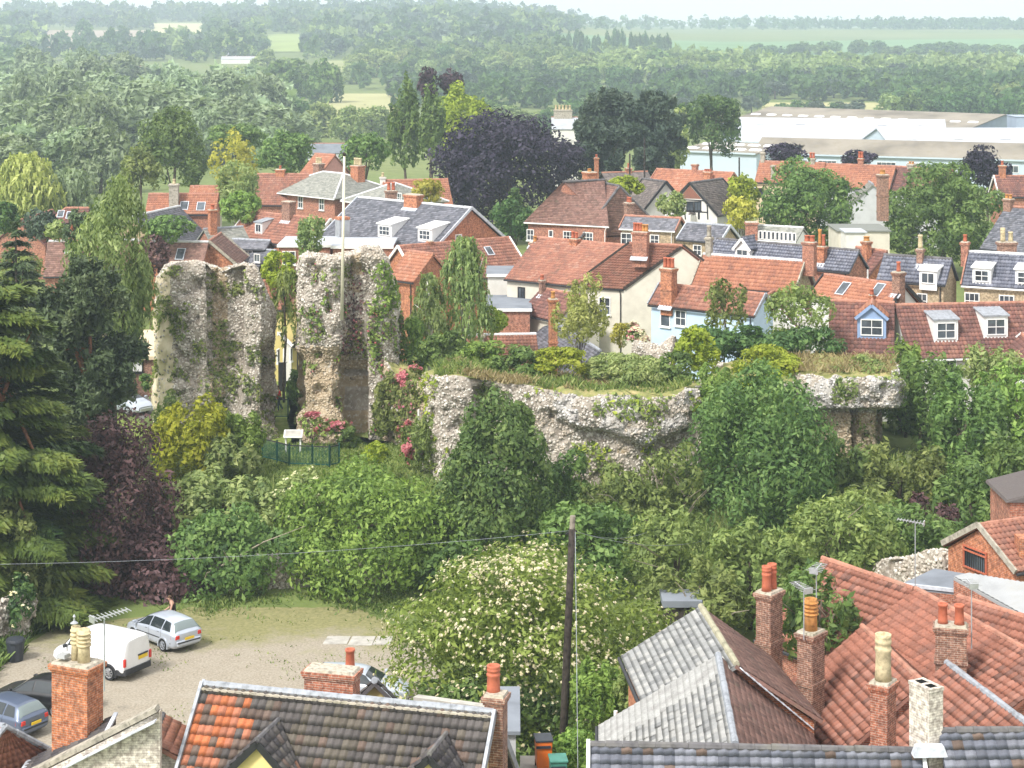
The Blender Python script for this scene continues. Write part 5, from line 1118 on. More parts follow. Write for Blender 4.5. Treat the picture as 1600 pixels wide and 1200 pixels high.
def plant(name, label, key, box, Y, leaf=.30, cover=2.2, style='broad', K=18, sub=9, depth=1.0, bark='bark', cat='tree', group=None, limbs=5, trunk=True, aspect=1.7, jit=.42, seed=None, extra=(), r0=None, zcut=-.9, top=0.0, spire=0.0, droop=0.0, dead=0):
    u0, v0, u1, v1 = box; TREE_N[0] += 1; rng = np.random.default_rng(seed if seed is not None else 1000 + TREE_N[0])
    c = W((u0 + u1) / 2, (v0 + v1) / 2, Y); rx = (u1 - u0) / 2 * Y / F * 1.03; rz = (v1 - v0) / 2 * Y / F * 1.02; ry = rx * depth
    gz = float(terr(c.x, c.y)); base = Vector((c.x, c.y, min(gz, c.z - rz * .4)))
    root = empty(name, base, label, cat, group)
    if style in ('broad', 'column'):
        leaf = leaf * .74; area = 4 * math.pi * ((rx * ry) ** 1.6 / 3 + 2 * (rx * rz) ** 1.6 / 3) ** (1 / 1.6); n = int(cover * area / (leaf * leaf * .62)); n = min(int(n * .9), 31000)
        P, N, R, lc = crown_pts(rng, c, (rx, ry, rz), n, K, sub, jit, zcut, spire, top=top)
        P0, N0 = P, N; V = leaf_quads(P, N, leaf, aspect, rng, droop); keep = P[:, 2] > terr(P[:, 0], P[:, 1]) - .1
        V = V.reshape(-1, 4, 3)[keep].reshape(-1, 3); put_leaves('crown' if cat == 'tree' else 'foliage', root, V, key, R[keep]); TRIS[0] += len(V) // 2
    elif style == 'weep':
        ns = int(cover * 60 * rx * rz / 4); V = []; RR = []
        az = rng.random(ns) * 6.283; ht = rng.random(ns) ** .7; rr = (.25 + .75 * rng.random(ns)) * np.sqrt(np.clip(1 - (ht * 1.02 - .25) ** 2 / .65, .05, 1))
        st = np.stack([c.x + np.cos(az) * rr * rx, c.y + np.sin(az) * rr * ry, c.z + (ht * 2 - 1) * rz], 1); ln = (.5 + 1.2 * rng.random(ns)) * rz * .42
        m = max(8, int(2.2 / leaf * 1.6)); tt = np.linspace(0, 1, m); sw = rng.normal(size=(ns, 2)) * .12
        P = np.stack([st[:, None, 0] + np.cos(az)[:, None] * tt * .25 * rx * .4 + sw[:, :1] * tt, st[:, None, 1] + np.sin(az)[:, None] * tt * .25 * rx * .4 + sw[:, 1:] * tt, st[:, None, 2] + .12 * rz * np.sin(tt * 2.2) * .5 - ln[:, None] * tt ** 1.3], -1).reshape(-1, 3)
        P += rng.normal(size=P.shape) * leaf * .4
        N = unit(np.stack([np.repeat(np.cos(az), m), np.repeat(np.sin(az), m), np.full(ns * m, .25)], 1) + rng.normal(size=P.shape) * .6)
        R = np.clip(np.repeat(rng.random(ns) * .5, m) + rng.random(len(P)) * .5, 0, 1); V = leaf_quads(P, N, leaf, aspect, rng, .85, tri=True)
        lc = st[::max(1, ns // 9)] - [0, 0, .1]; put_leaves('crown', root, V, key, R, k=3); TRIS[0] += len(P)
    elif style in ('cedar', 'pine'):
        V = []; RR = []; zt, zb = c.z + rz, c.z - rz; lv = max(6, int((zt - zb) / (.62 if style == 'cedar' else .95))); lc = []
        for i in range(lv):
            f = i / (lv - 1); z = zb + (zt - zb) * f; prof = (1 - f) ** .62 if style == 'cedar' else math.sqrt(max(.05, 1 - (f * 1.75 - .8) ** 2))
            nb = int(5 + 4 * (1 - f)) if style == 'cedar' else 6
            for b in range(nb):
                a = rng.random() * 6.283; Lb = rx * (prof * (.72 + .4 * rng.random()) + .05); ns = int(cover * (26 + Lb * Lb * 15))
                tt = rng.random(ns) ** .6; wd = Lb * .26 * np.sin(np.pi * np.clip(tt, .08, .96)) + .12; lat = (rng.random(ns) * 2 - 1) * wd
                lift = (.18 if style == 'cedar' else .35) * Lb * np.sin(tt * 1.9) - (.16 if style == 'cedar' else .05) * Lb * tt ** 2.2
                P = np.stack([c.x + math.cos(a) * tt * Lb - math.sin(a) * lat, c.y + math.sin(a) * tt * Lb + math.cos(a) * lat, z + lift - np.abs(lat) * .28 + rng.normal(size=ns) * (.07 if style == 'cedar' else .3)], 1)
                if style == 'cedar':
                    N = unit(np.array([0, 0, 1.0]) + np.array([math.cos(a), math.sin(a), 0]) * .35 + rng.normal(size=P.shape) * .33)
                    dv = np.stack([math.cos(a) - math.sin(a) * np.sign(lat) * .8, math.sin(a) + math.cos(a) * np.sign(lat) * .8, np.full(ns, -.35)], 1)
                else: N = unit(np.array([0, 0, .5]) + rng.normal(size=P.shape)); dv = rng.normal(size=P.shape) + [0, 0, .4]
                t_ = unit(dv - N * np.sum(dv * N, 1, keepdims=True)); bb = np.cross(N, t_); s = (leaf * (.6 + .8 * rng.random(ns)))[:, None]
                l_, w_ = s * .8, s * (.20 if style == 'cedar' else .3)
                V.append(np.stack([P + t_ * l_ * 1.2, P - t_ * l_ * .6 + bb * w_ * 1.3, P - t_ * l_ * .6 - bb * w_ * 1.3], 1).reshape(-1, 3)); RR.append(np.clip(.25 * rng.random(ns) + .45 * tt * rng.random() + .3 * rng.random(), 0, 1))
                if b == 0: lc.append((c.x + math.cos(a) * Lb * .7, c.y + math.sin(a) * Lb * .7, z + .05 * Lb))
        V = np.concatenate(V); put_leaves('crown', root, V, key, np.concatenate(RR), k=3); lc = np.array(lc); TRIS[0] += len(V) // 3
    if trunk:
        tp = Vector((c.x, c.y, c.z + rz * (.45 if style in ('broad',) else .85))); li = lc[rng.permutation(len(lc))[:limbs]] if limbs else []
        trunk_part(root, base - Vector((0, 0, .1)), tp, r0 or max(.05, .045 * rx + .02 * rz), bark, li, rng)
    for (kk, nn, sz, nm) in extra:      # blossom or berries on the outside of the crown
        q = (P0 - np.array(c)) / np.array([rx, ry, rz]); wv = np.clip(np.linalg.norm(q, axis=1), 0, 1.2) ** 7 * np.clip(.45 + q[:, 2] * .5 - q[:, 1] * .5, .05, 2) * (.45 + .5 * sstep(.42, .62, fbm(P0 * .9, TREE_N[0], 2)))
        pk = rng.choice(len(P0), nn, p=wv / wv.sum()); N = unit(N0[pk] * .4 + unit(q[pk])); P = P0[pk] + N * sz * .8
        m = 5; P2 = np.repeat(P, m, 0) + rng.normal(size=(nn * m, 3)) * sz * .45; N2 = unit(np.repeat(N, m, 0) + [0, -.2, .7] + rng.normal(size=(nn * m, 3)) * .25)
        put_leaves(nm, root, leaf_quads(P2, N2, sz, 1.1, rng), kk, rng.random(nn * m), 'stuff')
    if dead:
        b = MB()
        for k in range(dead):
            a = rng.random() * 6.283; s = c + Vector((math.cos(a) * rx * .4, math.sin(a) * ry * .4 - ry * .2, rz * (rng.random() - .6))); e_ = s + Vector((rng.normal() * rx * .5, -abs(rng.normal()) * ry * .7, rz * (.3 + .6 * rng.random())))
            b = MB(); b.tube([s, s.lerp(e_, .5) + Vector((0, 0, .2)), e_], [.045, .03, .012], 5); b.build('branch', M['twig'], root)
    return root

# ---- close and middle trees --------------------------------------------------------------
# left edge
plant('cedar_tree', 'big dark cedar with layered yellow-green sprays filling the left edge', 'cedar', (-225, 385, 188, 1010), 97, .36, 3.2, 'cedar', bark='bark_red', limbs=10, r0=.4, seed=4)
plant('pine_tree', 'dark pine with reddish trunk standing between the cedar and the left tower', 'pine', (60, 430, 216, 660), 112, .26, 3.4, 'pine', bark='bark_red', limbs=9, r0=.22)
plant('alder_tree', 'tall light green feathery tree above the dark pine on the left', 'birch', (112, 292, 236, 640), 119, .26, 1.7, 'broad', K=26, aspect=2.4, droop=.6, limbs=7, depth=.9, top=.3)
plant('conifer_tree', 'dark green drooping conifer behind the cedar at far left', 'pine', (-30, 352, 84, 560), 128, .36, 1.5, 'cedar', limbs=3)
plant('copper_plum_tree', 'dark copper-purple tree above the white van', 'copper', (44, 668, 292, 1030), 101.5, .22, 2.3, K=46, sub=10, limbs=4, depth=.9, aspect=1.9, top=.4, zcut=-1, seed=77)
plant('copper_plum_tree', 'low spreading skirt of the dark purple tree behind the silver hatchback', 'copper', (110, 830, 322, 1005), 99.3, .25, 2.2, K=26, limbs=0, trunk=False, depth=.55, zcut=-1)
plant('copper_plum_tree', 'small dark red-leaved tree left of the left tower top', 'copper', (206, 372, 262, 440), 150, .26, 2.2, K=12)
plant('cypress_bush', 'loose green bush in the bottom left corner of the garden above the flint wall', 'olive', (-20, 770, 78, 990), 95, .24, 1.4, K=14, cat='shrub', limbs=3)
plant('rose_bush', 'dark bush with white roses by the flint wall at the left', 'dark', (4, 905, 56, 992), 92, .2, 2.0, K=10, cat='shrub', trunk=False, extra=(('cream', 26, .10, 'blossom'),))
# bushes before the towers
plant('laurel_bush', 'bright yellow-green bush at the foot of the left tower', 'yellow', (244, 632, 356, 768), 111.5, .24, 2.3, K=18, cat='shrub', trunk=False)
plant('laurel_bush', 'fresh green dome of leaves right of the yellow bush', 'bright', (318, 640, 408, 760), 113, .24, 2.2, K=18, cat='shrub', trunk=False)
plant('laurel_bush', 'blue-green leafy bush low in front of the yellow and green domes', 'pale', (300, 682, 402, 770), 111, .30, 2.0, K=14, cat='shrub', trunk=False, spire=.3)
plant('laurel_bush', 'thin light green climber left of the yellow bush', 'pale', (228, 618, 282, 730), 115, .22, 1.4, K=10, cat='shrub', trunk=False)
plant('elm_bush', 'pale-leaved spreading shrub above the ivy-covered retaining wall', 'pale', (248, 745, 440, 870), 104, .28, 1.9, K=24, cat='shrub', limbs=5, spire=.3)
plant('ivy_bush', 'dark ivy hanging over the retaining wall behind the car park', 'green', (262, 800, 450, 968), 98.3, .24, 1.7, K=30, cat='shrub', trunk=False, depth=.32, dead=5)
plant('hawthorn_tree', 'hawthorn with sprays of white blossom beside the round green tree', 'pale', (412, 742, 540, 880), 104, .22, 1.9, K=18, limbs=4, extra=(('cream', 90, .10, 'blossom'),))
plant('round_tree', 'dense round bright green ivy-leaved tree at the back of the car park', 'bright', (432, 746, 692, 972), 100.5, .215, 2.3, K=46, sub=11, limbs=3, depth=.85, seed=12)
plant('holly_tree', 'tall conical dark-green holly standing before the keep wall', 'ash', (686, 632, 862, 925), 102, .23, 2.4, K=44, sub=10, limbs=4, top=.95, seed=22)
plant('holly_tree', 'leafy upper shoot of the holly against the keep wall', 'green', (782, 628, 832, 690), 104.5, .24, 1.8, K=8, limbs=1)
plant('ash_tree', 'big blue-green ash tree with drooping leaves before the middle of the keep', 'ash', (1078, 590, 1298, 900), 107, .23, 1.9, K=44, sub=9, limbs=6, droop=.5, aspect=2.2, top=.25, seed=33)
plant('bramble_bush', 'green mounded bramble below the keep wall left of the grass path', 'green', (835, 712, 920, 830), 107, .22, 2.0, K=16, cat='shrub', trunk=False)
plant('bramble_bush', 'bramble thicket with bare stems right of the grass path', 'olive', (905, 728, 1012, 880), 106, .24, 1.5, K=18, cat='shrub', trunk=False, dead=7)
plant('bramble_bush', 'darker scrub with grey dead stems beside the ash', 'olive', (1000, 700, 1100, 870), 106, .24, 1.1, K=16, cat='shrub', trunk=False, dead=10)
plant('sycamore_bush', 'low dark sycamore growth behind the telegraph pole', 'green', (840, 790, 1010, 940), 100, .30, 1.9, K=22, cat='shrub', limbs=3)
plant('sycamore_bush', 'dark green bush under the hill path left of the telegraph pole', 'green', (660, 840, 760, 945), 99, .26, 1.8, K=14, cat='shrub', trunk=False)
for i, (bx, Y, key, lb) in enumerate((((985, 805, 1130, 980), 96, 'olive', 'arching yellow-green tree right of the telegraph pole'), ((1090, 830, 1260, 1010), 94, 'olive', 'arching yellow-green tree behind the pair of tall red pots'),
        ((1010, 880, 1180, 1010), 92, 'olive', 'low arching branches above the grey shed roof'), ((1230, 785, 1400, 960), 93, 'olive', 'arching tree with bare twigs above the far orange roof'), ((1222, 890, 1338, 1065), 73, 'green', 'green tree between the two tall chimneys and the orange roof'),
        ((1330, 790, 1490, 905), 97, 'green', 'leafy bush above the old flint wall on the right'), ((1180, 930, 1270, 1060), 86, 'dark', 'dark shaded tree behind the chimney with two red pots'))):
    plant('acacia_tree', lb, key, bx, Y, .24, 1.55, K=22, aspect=2.1, limbs=5, dead=4, droop=.35, spire=.2)
for i, (bx, Y, key, lb) in enumerate((((1385, 560, 1500, 700), 118, 'green', 'upright green shrub right of the overhanging ruin'), ((1450, 600, 1570, 760), 114, 'green', 'leafy sycamore shrub in the middle of the right bank'), ((1530, 570, 1650, 740), 116, 'bright', 'bright sycamore shrub at the right edge under the white house'),
        ((1270, 688, 1370, 810), 109, 'green', 'green shrub below the brick pier of the ruin'), ((1345, 700, 1470, 830), 107, 'olive', 'yellowish shrub on the middle of the right bank'), ((1450, 720, 1580, 850), 103, 'green', 'green thicket above the brick gable on the right'),
        ((1540, 690, 1640, 830), 105, 'green', 'dense shrub at the right edge above the brick house'), ((1290, 760, 1400, 870), 102, 'olive', 'light scrub with dry stems right of the ash'), ((1615, 590, 1760, 770), 112, 'green', 'shrub just beyond the right edge, below the white row house'), ((1362, 600, 1452, 692), 124.5, 'green', 'green shrub behind the pier of the overhanging ruin'), ((1625, 740, 1770, 870), 104, 'green', 'shrub just beyond the right edge, above the brick house'), ((1505, 545, 1600, 640), 122, 'pale', 'loose light shrub in front of the white row house'), ((1385, 535, 1445, 620), 123, 'bright', 'slim light green sapling against the red row roof'))):
    plant('sycamore_shrub', lb, key, bx, Y, .27, 1.7, K=22, cat='shrub', limbs=3, spire=.9, aspect=1.9)
plant('bramble_bush', 'rusty dry patch of bramble above the flint wall on the right', 'copper', (1420, 770, 1490, 850), 99, .2, 1.2, K=10, cat='shrub', trunk=False, dead=3)
# elder in flower
plant('elder_tree', 'large elder covered in cream flower heads beside the telegraph pole', 'elder', (622, 872, 1036, 1150), 81, .19, 1.9, K=60, sub=12, limbs=4, depth=.8, extra=(('cream', 1500, .07, 'blossom'),), seed=9, aspect=1.9)
plant('elder_tree', 'lower shoots of elder hanging over the yard between pole and orange bin', 'green', (640, 1060, 900, 1180), 78, .19, 1.8, K=26, limbs=0, trunk=False, depth=.5, extra=(('cream', 130, .08, 'blossom'),))
plant('privet_bush', 'light green bush at the foot of the telegraph pole', 'bright', (885, 1040, 975, 1160), 75, .17, 2.0, K=18, cat='shrub', trunk=False, spire=.4)
plant('cypress_bush', 'small feathery cypress by the corner of the pale slate roof', 'olive', (955, 1060, 1002, 1120), 74, .15, 2.2, K=10, cat='shrub', trunk=False, spire=.4)
plant('privet_bush', 'clipped green bush right of the orange bin', 'bright', (868, 1140, 945, 1225), 70, .15, 2.2, K=16, cat='shrub', trunk=False)
# on and behind the keep
plant('hebe_bush', 'grey-green rounded bush on the keep wall, the larger of the pair', 'pale', (952, 560, 1058, 618), 114, .18, 2.4, K=18, cat='shrub', trunk=False, aspect=2.4)
plant('hebe_bush', 'grey-green rounded bush on the keep wall, the smaller of the pair', 'pale', (916, 552, 1000, 605), 116, .18, 2.4, K=14, cat='shrub', trunk=False, aspect=2.4)
plant('bay_bush', 'yellow-green bush in the middle of the keep top', 'lime', (838, 545, 918, 592), 116, .2, 2.2, K=14, cat='shrub', trunk=False)
plant('bay_bush', 'soft green bush left of the yellow-green one on the keep', 'green', (768, 545, 850, 592), 117, .2, 2.0, K=14, cat='shrub', trunk=False)
plant('bay_bush', 'bright lime-green bush beside the small pale ruin', 'lime', (1052, 515, 1128, 585), 119, .22, 2.2, K=16, cat='shrub', trunk=False)
plant('bay_bush', 'dark green bush right of the grey-green pair on the keep', 'green', (1022, 552, 1090, 612), 115, .22, 2.2, K=14, cat='shrub', trunk=False)
plant('ivy_bush', 'bright ivy mound on the middle of the keep', 'lime', (1150, 540, 1250, 612), 117, .2, 2.2, K=18, cat='shrub', trunk=False)
plant('ivy_bush', 'ivy covering the front of the middle keep wall', 'bright', (1085, 575, 1160, 690), 112, .22, 2.0, K=16, cat='shrub', trunk=False, depth=.6)
plant('ivy_bush', 'ivy falling over the right half of the middle keep wall', 'lime', (1150, 575, 1240, 680), 112.5, .22, 2.0, K=16, cat='shrub', trunk=False, depth=.5)
plant('hedge_bush', 'long dark green hedge bush behind the keep, left part', 'dark', (1085, 508, 1190, 562), 126, .24, 2.0, K=16, cat='shrub', trunk=False)
plant('hedge_bush', 'long dark green hedge bush behind the keep, right part', 'dark', (1185, 512, 1312, 566), 125, .24, 2.0, K=18, cat='shrub', trunk=False)
plant('thyme_bush', 'dry golden and green growth on the overhanging ruin', 'olive', (1262, 560, 1392, 612), 117.5, .18, 1.6, K=18, cat='shrub', trunk=False, depth=.7)
plant('thyme_bush', 'green tuft hanging in the notch of the overhanging ruin', 'green', (1302, 592, 1338, 634), 115, .18, 1.8, K=8, cat='shrub', trunk=False, depth=.4)
for (bx, Y, key, lb, nm) in (((676, 372, 772, 560), 136, 'birch', 'weeping birch with white stem, main right-hand crown', 'birch_tree'), ((636, 430, 706, 560), 134, 'birch', 'weeping birch, lower left-hand crown', 'birch_tree')):
    plant(nm, lb, key, bx, Y, .19, 2.3, 'weep', bark='bark_birch', limbs=9, r0=.16, aspect=2.6)
plant('hanging_tree', 'small weeping tree in the gap between the towers', 'olive', (418, 425, 470, 515), 134, .18, 1.5, 'weep', limbs=3, aspect=2.4)
plant('young_tree', 'thin pale young tree with open branches before the cream gable', 'weep', (866, 436, 948, 575), 127, .20, 1.0, K=20, limbs=9, r0=.10, bark='bark', aspect=2.0, spire=.4)
plant('young_tree', 'open young tree before the pale blue house', 'olive', (1102, 442, 1166, 560), 128, .24, .9, K=14, limbs=6, r0=.08)
plant('young_tree', 'spreading young tree before the white cottage', 'olive', (1196, 448, 1300, 545), 127, .24, .9, K=18, limbs=7, r0=.09)
plant('garden_shrub', 'light green shrub at the foot of the birch', 'bright', (606, 500, 668, 600), 126, .24, 2.0, K=14, cat='shrub', trunk=False)
plant('garden_shrub', 'green shrubbery between birch and keep wall', 'green', (652, 520, 730, 580), 124, .24, 2.0, K=14, cat='shrub', trunk=False)
plant('garden_shrub', 'green shrub row before the red outbuilding', 'bright', (716, 536, 790, 575), 121, .22, 2.0, K=14, cat='shrub', trunk=False)
plant('garden_shrub', 'yellow-green shrub right of the birch stem', 'lime', (740, 480, 790, 530), 138, .26, 1.8, K=10, cat='shrub', trunk=False)
plant('flowering_shrub', 'garden shrub with yellow flowers by the pale blue house', 'gold', (954, 506, 990, 545), 139, .2, 2.0, K=10, cat='shrub', trunk=False)
plant('flowering_shrub', 'garden shrub with pale pink and white flowers by the pale blue house', 'pale', (974, 508, 1010, 545), 138, .2, 2.0, K=10, cat='shrub', trunk=False, extra=(('cream', 120, .12, 'blossom'), ('pinkf', 60, .12, 'red_blossom')))
plant('fig_bush', 'green growth on the bank right of the tall tower', 'olive', (584, 590, 640, 690), 121, .22, 1.6, K=12, cat='shrub', trunk=False)
plant('broom_bush', 'upright rusty-tipped broom at the left end of the keep wall', 'olive', (640, 655, 692, 745), 112, .2, 2.0, K=10, cat='shrub', trunk=False, spire=1.2, aspect=4, droop=.4)
plant('valerian', 'red valerian flowering on the bank left of the broom', 'olive', (618, 660, 660, 720), 113.5, .2, 1.2, K=8, cat='flowers', trunk=False, extra=(('pinkf', 130, .12, 'red_blossom'),))
plant('valerian', 'red valerian higher on the bank right of the tall tower', 'olive', (622, 575, 668, 615), 121, .2, 1.2, K=8, cat='flowers', trunk=False, extra=(('pinkf', 90, .12, 'red_blossom'),))
plant('valerian', 'pink valerian behind the green railing', 'olive', (470, 648, 545, 672), 119, .18, 1.0, K=8, cat='flowers', trunk=False, depth=.3, extra=(('pinkf', 170, .11, 'red_blossom'),))
plant('lawn_shrub', 'small yellow-green bush on the castle lawn', 'lime', (566, 690, 606, 722), 111, .16, 2.2, K=8, cat='shrub', trunk=False)
plant('lawn_shrub', 'dark ivy clump at the foot of the tall tower', 'green', (528, 668, 562, 700), 117, .16, 2.2, K=8, cat='shrub', trunk=False)
plant('hedge_bush', 'round dark bush beside the parked car left of the tower', 'green', (220, 585, 244, 610), 133, .2, 2.4, K=8, cat='shrub', trunk=False)
plant('garden_shrub', 'green shrubs behind the path between the towers', 'green', (447, 580, 476, 640), 133, .2, 2.0, K=10, cat='shrub', trunk=False)
plant('garden_shrub', 'yellow-green shrub between the tower tops', 'lime', (404, 396, 462, 450), 143, .24, 1.8, K=12, cat='shrub', trunk=False)
# trees among the houses
for (bx, Y, key, lb, nm, st) in (((1184, 258, 1328, 400), 205, 'green', 'round light green lime tree, left of the pair in the street', 'lime_tree', {}), ((1382, 262, 1562, 418), 200, 'green', 'broad green lime tree, right of the pair in the street', 'lime_tree', {}),
        ((688, 186, 906, 356), 240, 'beech', 'huge dark copper beech in the middle of town', 'copper_beech', dict(K=46, sub=10)), ((1196, 226, 1258, 262), 262, 'beech', 'purple tree behind the left end of the terrace', 'purple_tree', {}), ((1318, 236, 1370, 262), 265, 'beech', 'purple tree behind the middle of the terrace', 'purple_tree', {}), ((1503, 232, 1582, 310), 235, 'beech', 'larger purple tree at the right end of the terrace', 'purple_tree', {}),
        ((1126, 310, 1180, 362), 190, 'gold', 'bright golden-leaved tree right of the half-timbered house', 'golden_tree', {}), ((1136, 276, 1184, 330), 205, 'lime', 'round green tree above the golden one', 'garden_tree', {}), ((946, 276, 1004, 306), 195, 'lime', 'yellow-green tree behind the big brown roof', 'garden_tree', {}),
        ((1028, 302, 1072, 340), 185, 'pale', 'grey-green tree before the white dark-barged cottage', 'garden_tree', {}), ((768, 312, 838, 372), 205, 'dark', 'dark green yew left of the big brown roof', 'yew_tree', {}), ((640, 282, 690, 322), 205, 'gold', 'yellow-green shrub tree left of the copper beech', 'golden_tree', {}), ((795, 296, 815, 330), 205.5, 'dark', 'pointed dark conifer top behind the yew', 'yew_tree', dict(top=.8)),
        ((222, 174, 322, 312), 262, 'green', 'tall deep green round tree left of the hipped house', 'round_tree', {}), ((330, 208, 402, 300), 250, 'gold', 'yellow-leaved tree with pale branches', 'golden_tree', dict(cover=.9)), ((398, 210, 486, 285), 268, 'green', 'round olive-green tree behind the hipped house', 'round_tree', {}), ((330, 195, 414, 235), 300, 'green', 'dark green tree behind the yellow one', 'round_tree', {}),
        ((536, 210, 606, 272), 262, 'green', 'green bushy tree right of the hipped house chimneys', 'round_tree', {}), ((340, 256, 404, 350), 214, 'pale', 'feathery grey-green tree left of the hipped house', 'garden_tree', dict(aspect=2.4, droop=.5)), ((348, 302, 408, 352), 196, 'bright', 'bright green shrub left of the orange cottage', 'garden_shrub', {}), ((222, 338, 300, 378), 176, 'green', 'round green bush before the grey chapel roof', 'garden_shrub', {}),
        ((466, 336, 506, 400), 163, 'birch', 'slim birch in front of the orange cottage', 'birch_tree', dict(aspect=2.2, bark='bark_birch')), ((72, 346, 104, 376), 168, 'pale', 'cream flowered shrub by the grey-brown roof', 'garden_shrub', {}), ((36, 330, 86, 380), 172, 'conifer', 'blue-green bushy conifer at far left', 'garden_shrub', {}), ((-20, 318, 28, 372), 178, 'dark', 'dark green bush at the far left edge', 'garden_shrub', {}),
        ((608, 130, 656, 285), 285, 'green', 'slender poplar, left of the pair of spires', 'poplar_tree', dict(depth=1, spire=1.0, K=26)), ((656, 140, 694, 270), 282, 'green', 'slender poplar spire, right of the pair', 'poplar_tree', dict(spire=1.0, K=26)), ((672, 140, 766, 265), 300, 'lime', 'broad pale green lime behind the poplar spires', 'lime_tree', {}),
        ((654, 108, 690, 160), 330, 'purple', 'dark reddish conifer top left, behind the poplars', 'dark_conifer', {}), ((688, 110, 724, 155), 332, 'purple', 'dark reddish conifer top right, behind the poplars', 'dark_conifer', {}), ((1064, 152, 1160, 238), 330, 'dark', 'dark round oak at the left end of the works', 'oak_tree', {}), ((1016, 170, 1074, 275), 300, 'pale', 'light feathery tree left of the oak', 'garden_tree', {}),
        ((190, 232, 250, 300), 240, 'olive', 'loose green tree by the pale stone chimney', 'garden_tree', {}), ((-12, 395, 60, 470), 150, 'olive', 'light green bush behind the cedar top', 'garden_shrub', {}), ((100, 330, 150, 400), 165, 'pine', 'dark spruce top left of the light tall tree', 'spruce_tree', dict(top=.7))):
    sc = Y / F; kw = dict(K=28, limbs=4, depth=1.0); kw.update(st)
    plant(nm, lb, key, bx, Y, max(.24, .0016 * Y + .05), kw.pop('cover', 2.2), cat='shrub' if 'shrub' in nm else 'tree', trunk='shrub' not in nm, **kw)
plant('weeping_willow', 'pale yellow-green weeping willow at the left edge', 'weep', (-18, 244, 96, 342), 235, .42, 2.6, 'weep', limbs=4, aspect=3)
plant('weeping_willow', 'grey-green weeping tree right of the pale willow', 'willow', (78, 268, 150, 340), 240, .42, 2.2, 'weep', limbs=3, aspect=3)
for (bx, Y, lb) in (((905, 152, 1000, 248), 290, 'dark pine left in the group behind the beech'), ((975, 156, 1068, 272), 285, 'dark pine right in the group behind the beech'), ((900, 205, 985, 275), 262, 'low spreading pine below the dark pair')):
    plant('pine_tree', lb, 'conifer', bx, Y, .6, 1.6, 'pine', limbs=5, bark='bark')

# ivy and moss on the towers
def cling(name, label, key, region, ruin_o, n, leaf, lift=.12, flowers=None, cat='ivy'):
    """leaves lying on the faces of a ruin inside a photo-shaped region (u0,v0,u1,v1 blobs)"""
    V, Q, nn, ar, fc, o_ = ruin_o; u = uofs(fc[:, 0], fc[:, 1]); v = vof(fc[:, 1], fc[:, 2]); k = np.zeros(len(fc))
    facing = nn[:, 1] < .1
    for (a, b, c, d) in region: k = np.maximum(k, 1 - ((u - (a + c) / 2) / ((c - a) / 2)) ** 2 - ((v - (b + d) / 2) / ((d - b) / 2)) ** 2)
    k = k * .8 + (fbm(fc * .8, 77, 3) - .56) * 1.6
    w_ = np.where((k > 0.05) & facing, np.sqrt(np.clip(k, 0, 1)) * ar, 0)
    if w_.sum() <= 0: return
    rng = np.random.default_rng(int(u[0]) % 97 + n); pk = rng.choice(len(fc), n, p=w_ / w_.sum())
    a, b, c, d = (V[Q[pk, i]] for i in range(4)); s, t_ = rng.random((n, 1)), rng.random((n, 1)); P = (a * (1 - s) + b * s) * (1 - t_) + (d * (1 - s) + c * s) * t_
    P = P + nn[pk] * (lift * (.4 + 1.2 * rng.random((n, 1)))); N = unit(nn[pk] + [0, 0, .4] + rng.normal(size=P.shape) * .5); ct = P.mean(0)
    r = empty(name, (ct[0], ct[1], P[:, 2].min()), label, cat); put_leaves('leaves', r, leaf_quads(P, N, leaf, 1.6, rng, .3), key, rng.random(n), 'stuff')
    if flowers: m = n // flowers[1]; put_leaves('flowers', r, leaf_quads(P[:m] + nn[pk][:m] * .1, N[:m], leaf * .8, 1.2, rng), flowers[0], rng.random(m), 'stuff')
cling('ivy', 'green tuft growing near the top of the left tower', 'olive', [(318, 418, 358, 466), (330, 440, 380, 472)], datL, 1500, .17)
cling('wall_plants', 'straggling weeds down the middle recess of the left tower', 'olive', [(328, 490, 372, 620), (310, 555, 350, 640), (350, 570, 390, 620)], datL, 1700, .15, cat='weeds')
cling('wall_plants', 'scattered weeds on the foot of the left tower', 'olive', [(345, 590, 400, 640), (385, 480, 410, 530)], datL, 500, .14, cat='weeds')
cling('ivy', 'bright green ivy on the right shoulder of the tall tower', 'bright', [(574, 405, 618, 455), (580, 425, 632, 490), (586, 400, 605, 440)], datR, 2600, .17)
cling('wall_plants', 'reddish weeds down the recess beside the flagpole', 'copper', [(532, 410, 572, 560), (528, 500, 560, 560)], datR, 1400, .14, flowers=('pinkf', 9), cat='weeds')
cling('wall_plants', 'green weeds in the recess of the tall tower', 'olive', [(520, 400, 560, 470), (535, 500, 600, 560), (595, 470, 620, 540), (466, 510, 520, 535)], datR, 1300, .14, cat='weeds')
cling('wall_plants', 'green weeds and red valerian on the low curtain wall', 'olive', [(585, 560, 690, 640), (600, 600, 660, 690)], datC, 2200, .18, flowers=('pinkf', 14), cat='weeds')
cling('ivy', 'strip of yellow-green ivy down the left end of the keep wall', 'lime', [(656, 570, 682, 660)], keepdat, 900, .17)
cling('wall_plants', 'weeds on the upper edge of the keep wall', 'olive', [(735, 588, 790, 640), (940, 600, 1060, 640), (780, 630, 840, 660), (1010, 640, 1040, 680)], keepdat, 1500, .16, cat='weeds')
cling('ivy', 'thick ivy sheet over the middle keep wall', 'bright', [(1085, 590, 1245, 760)], datM, 4200, .2)
cling('wall_plants', 'weeds in the joint of the overhanging ruin', 'olive', [(1296, 580, 1345, 640), (1370, 575, 1405, 610)], datE, 800, .15, cat='weeds')
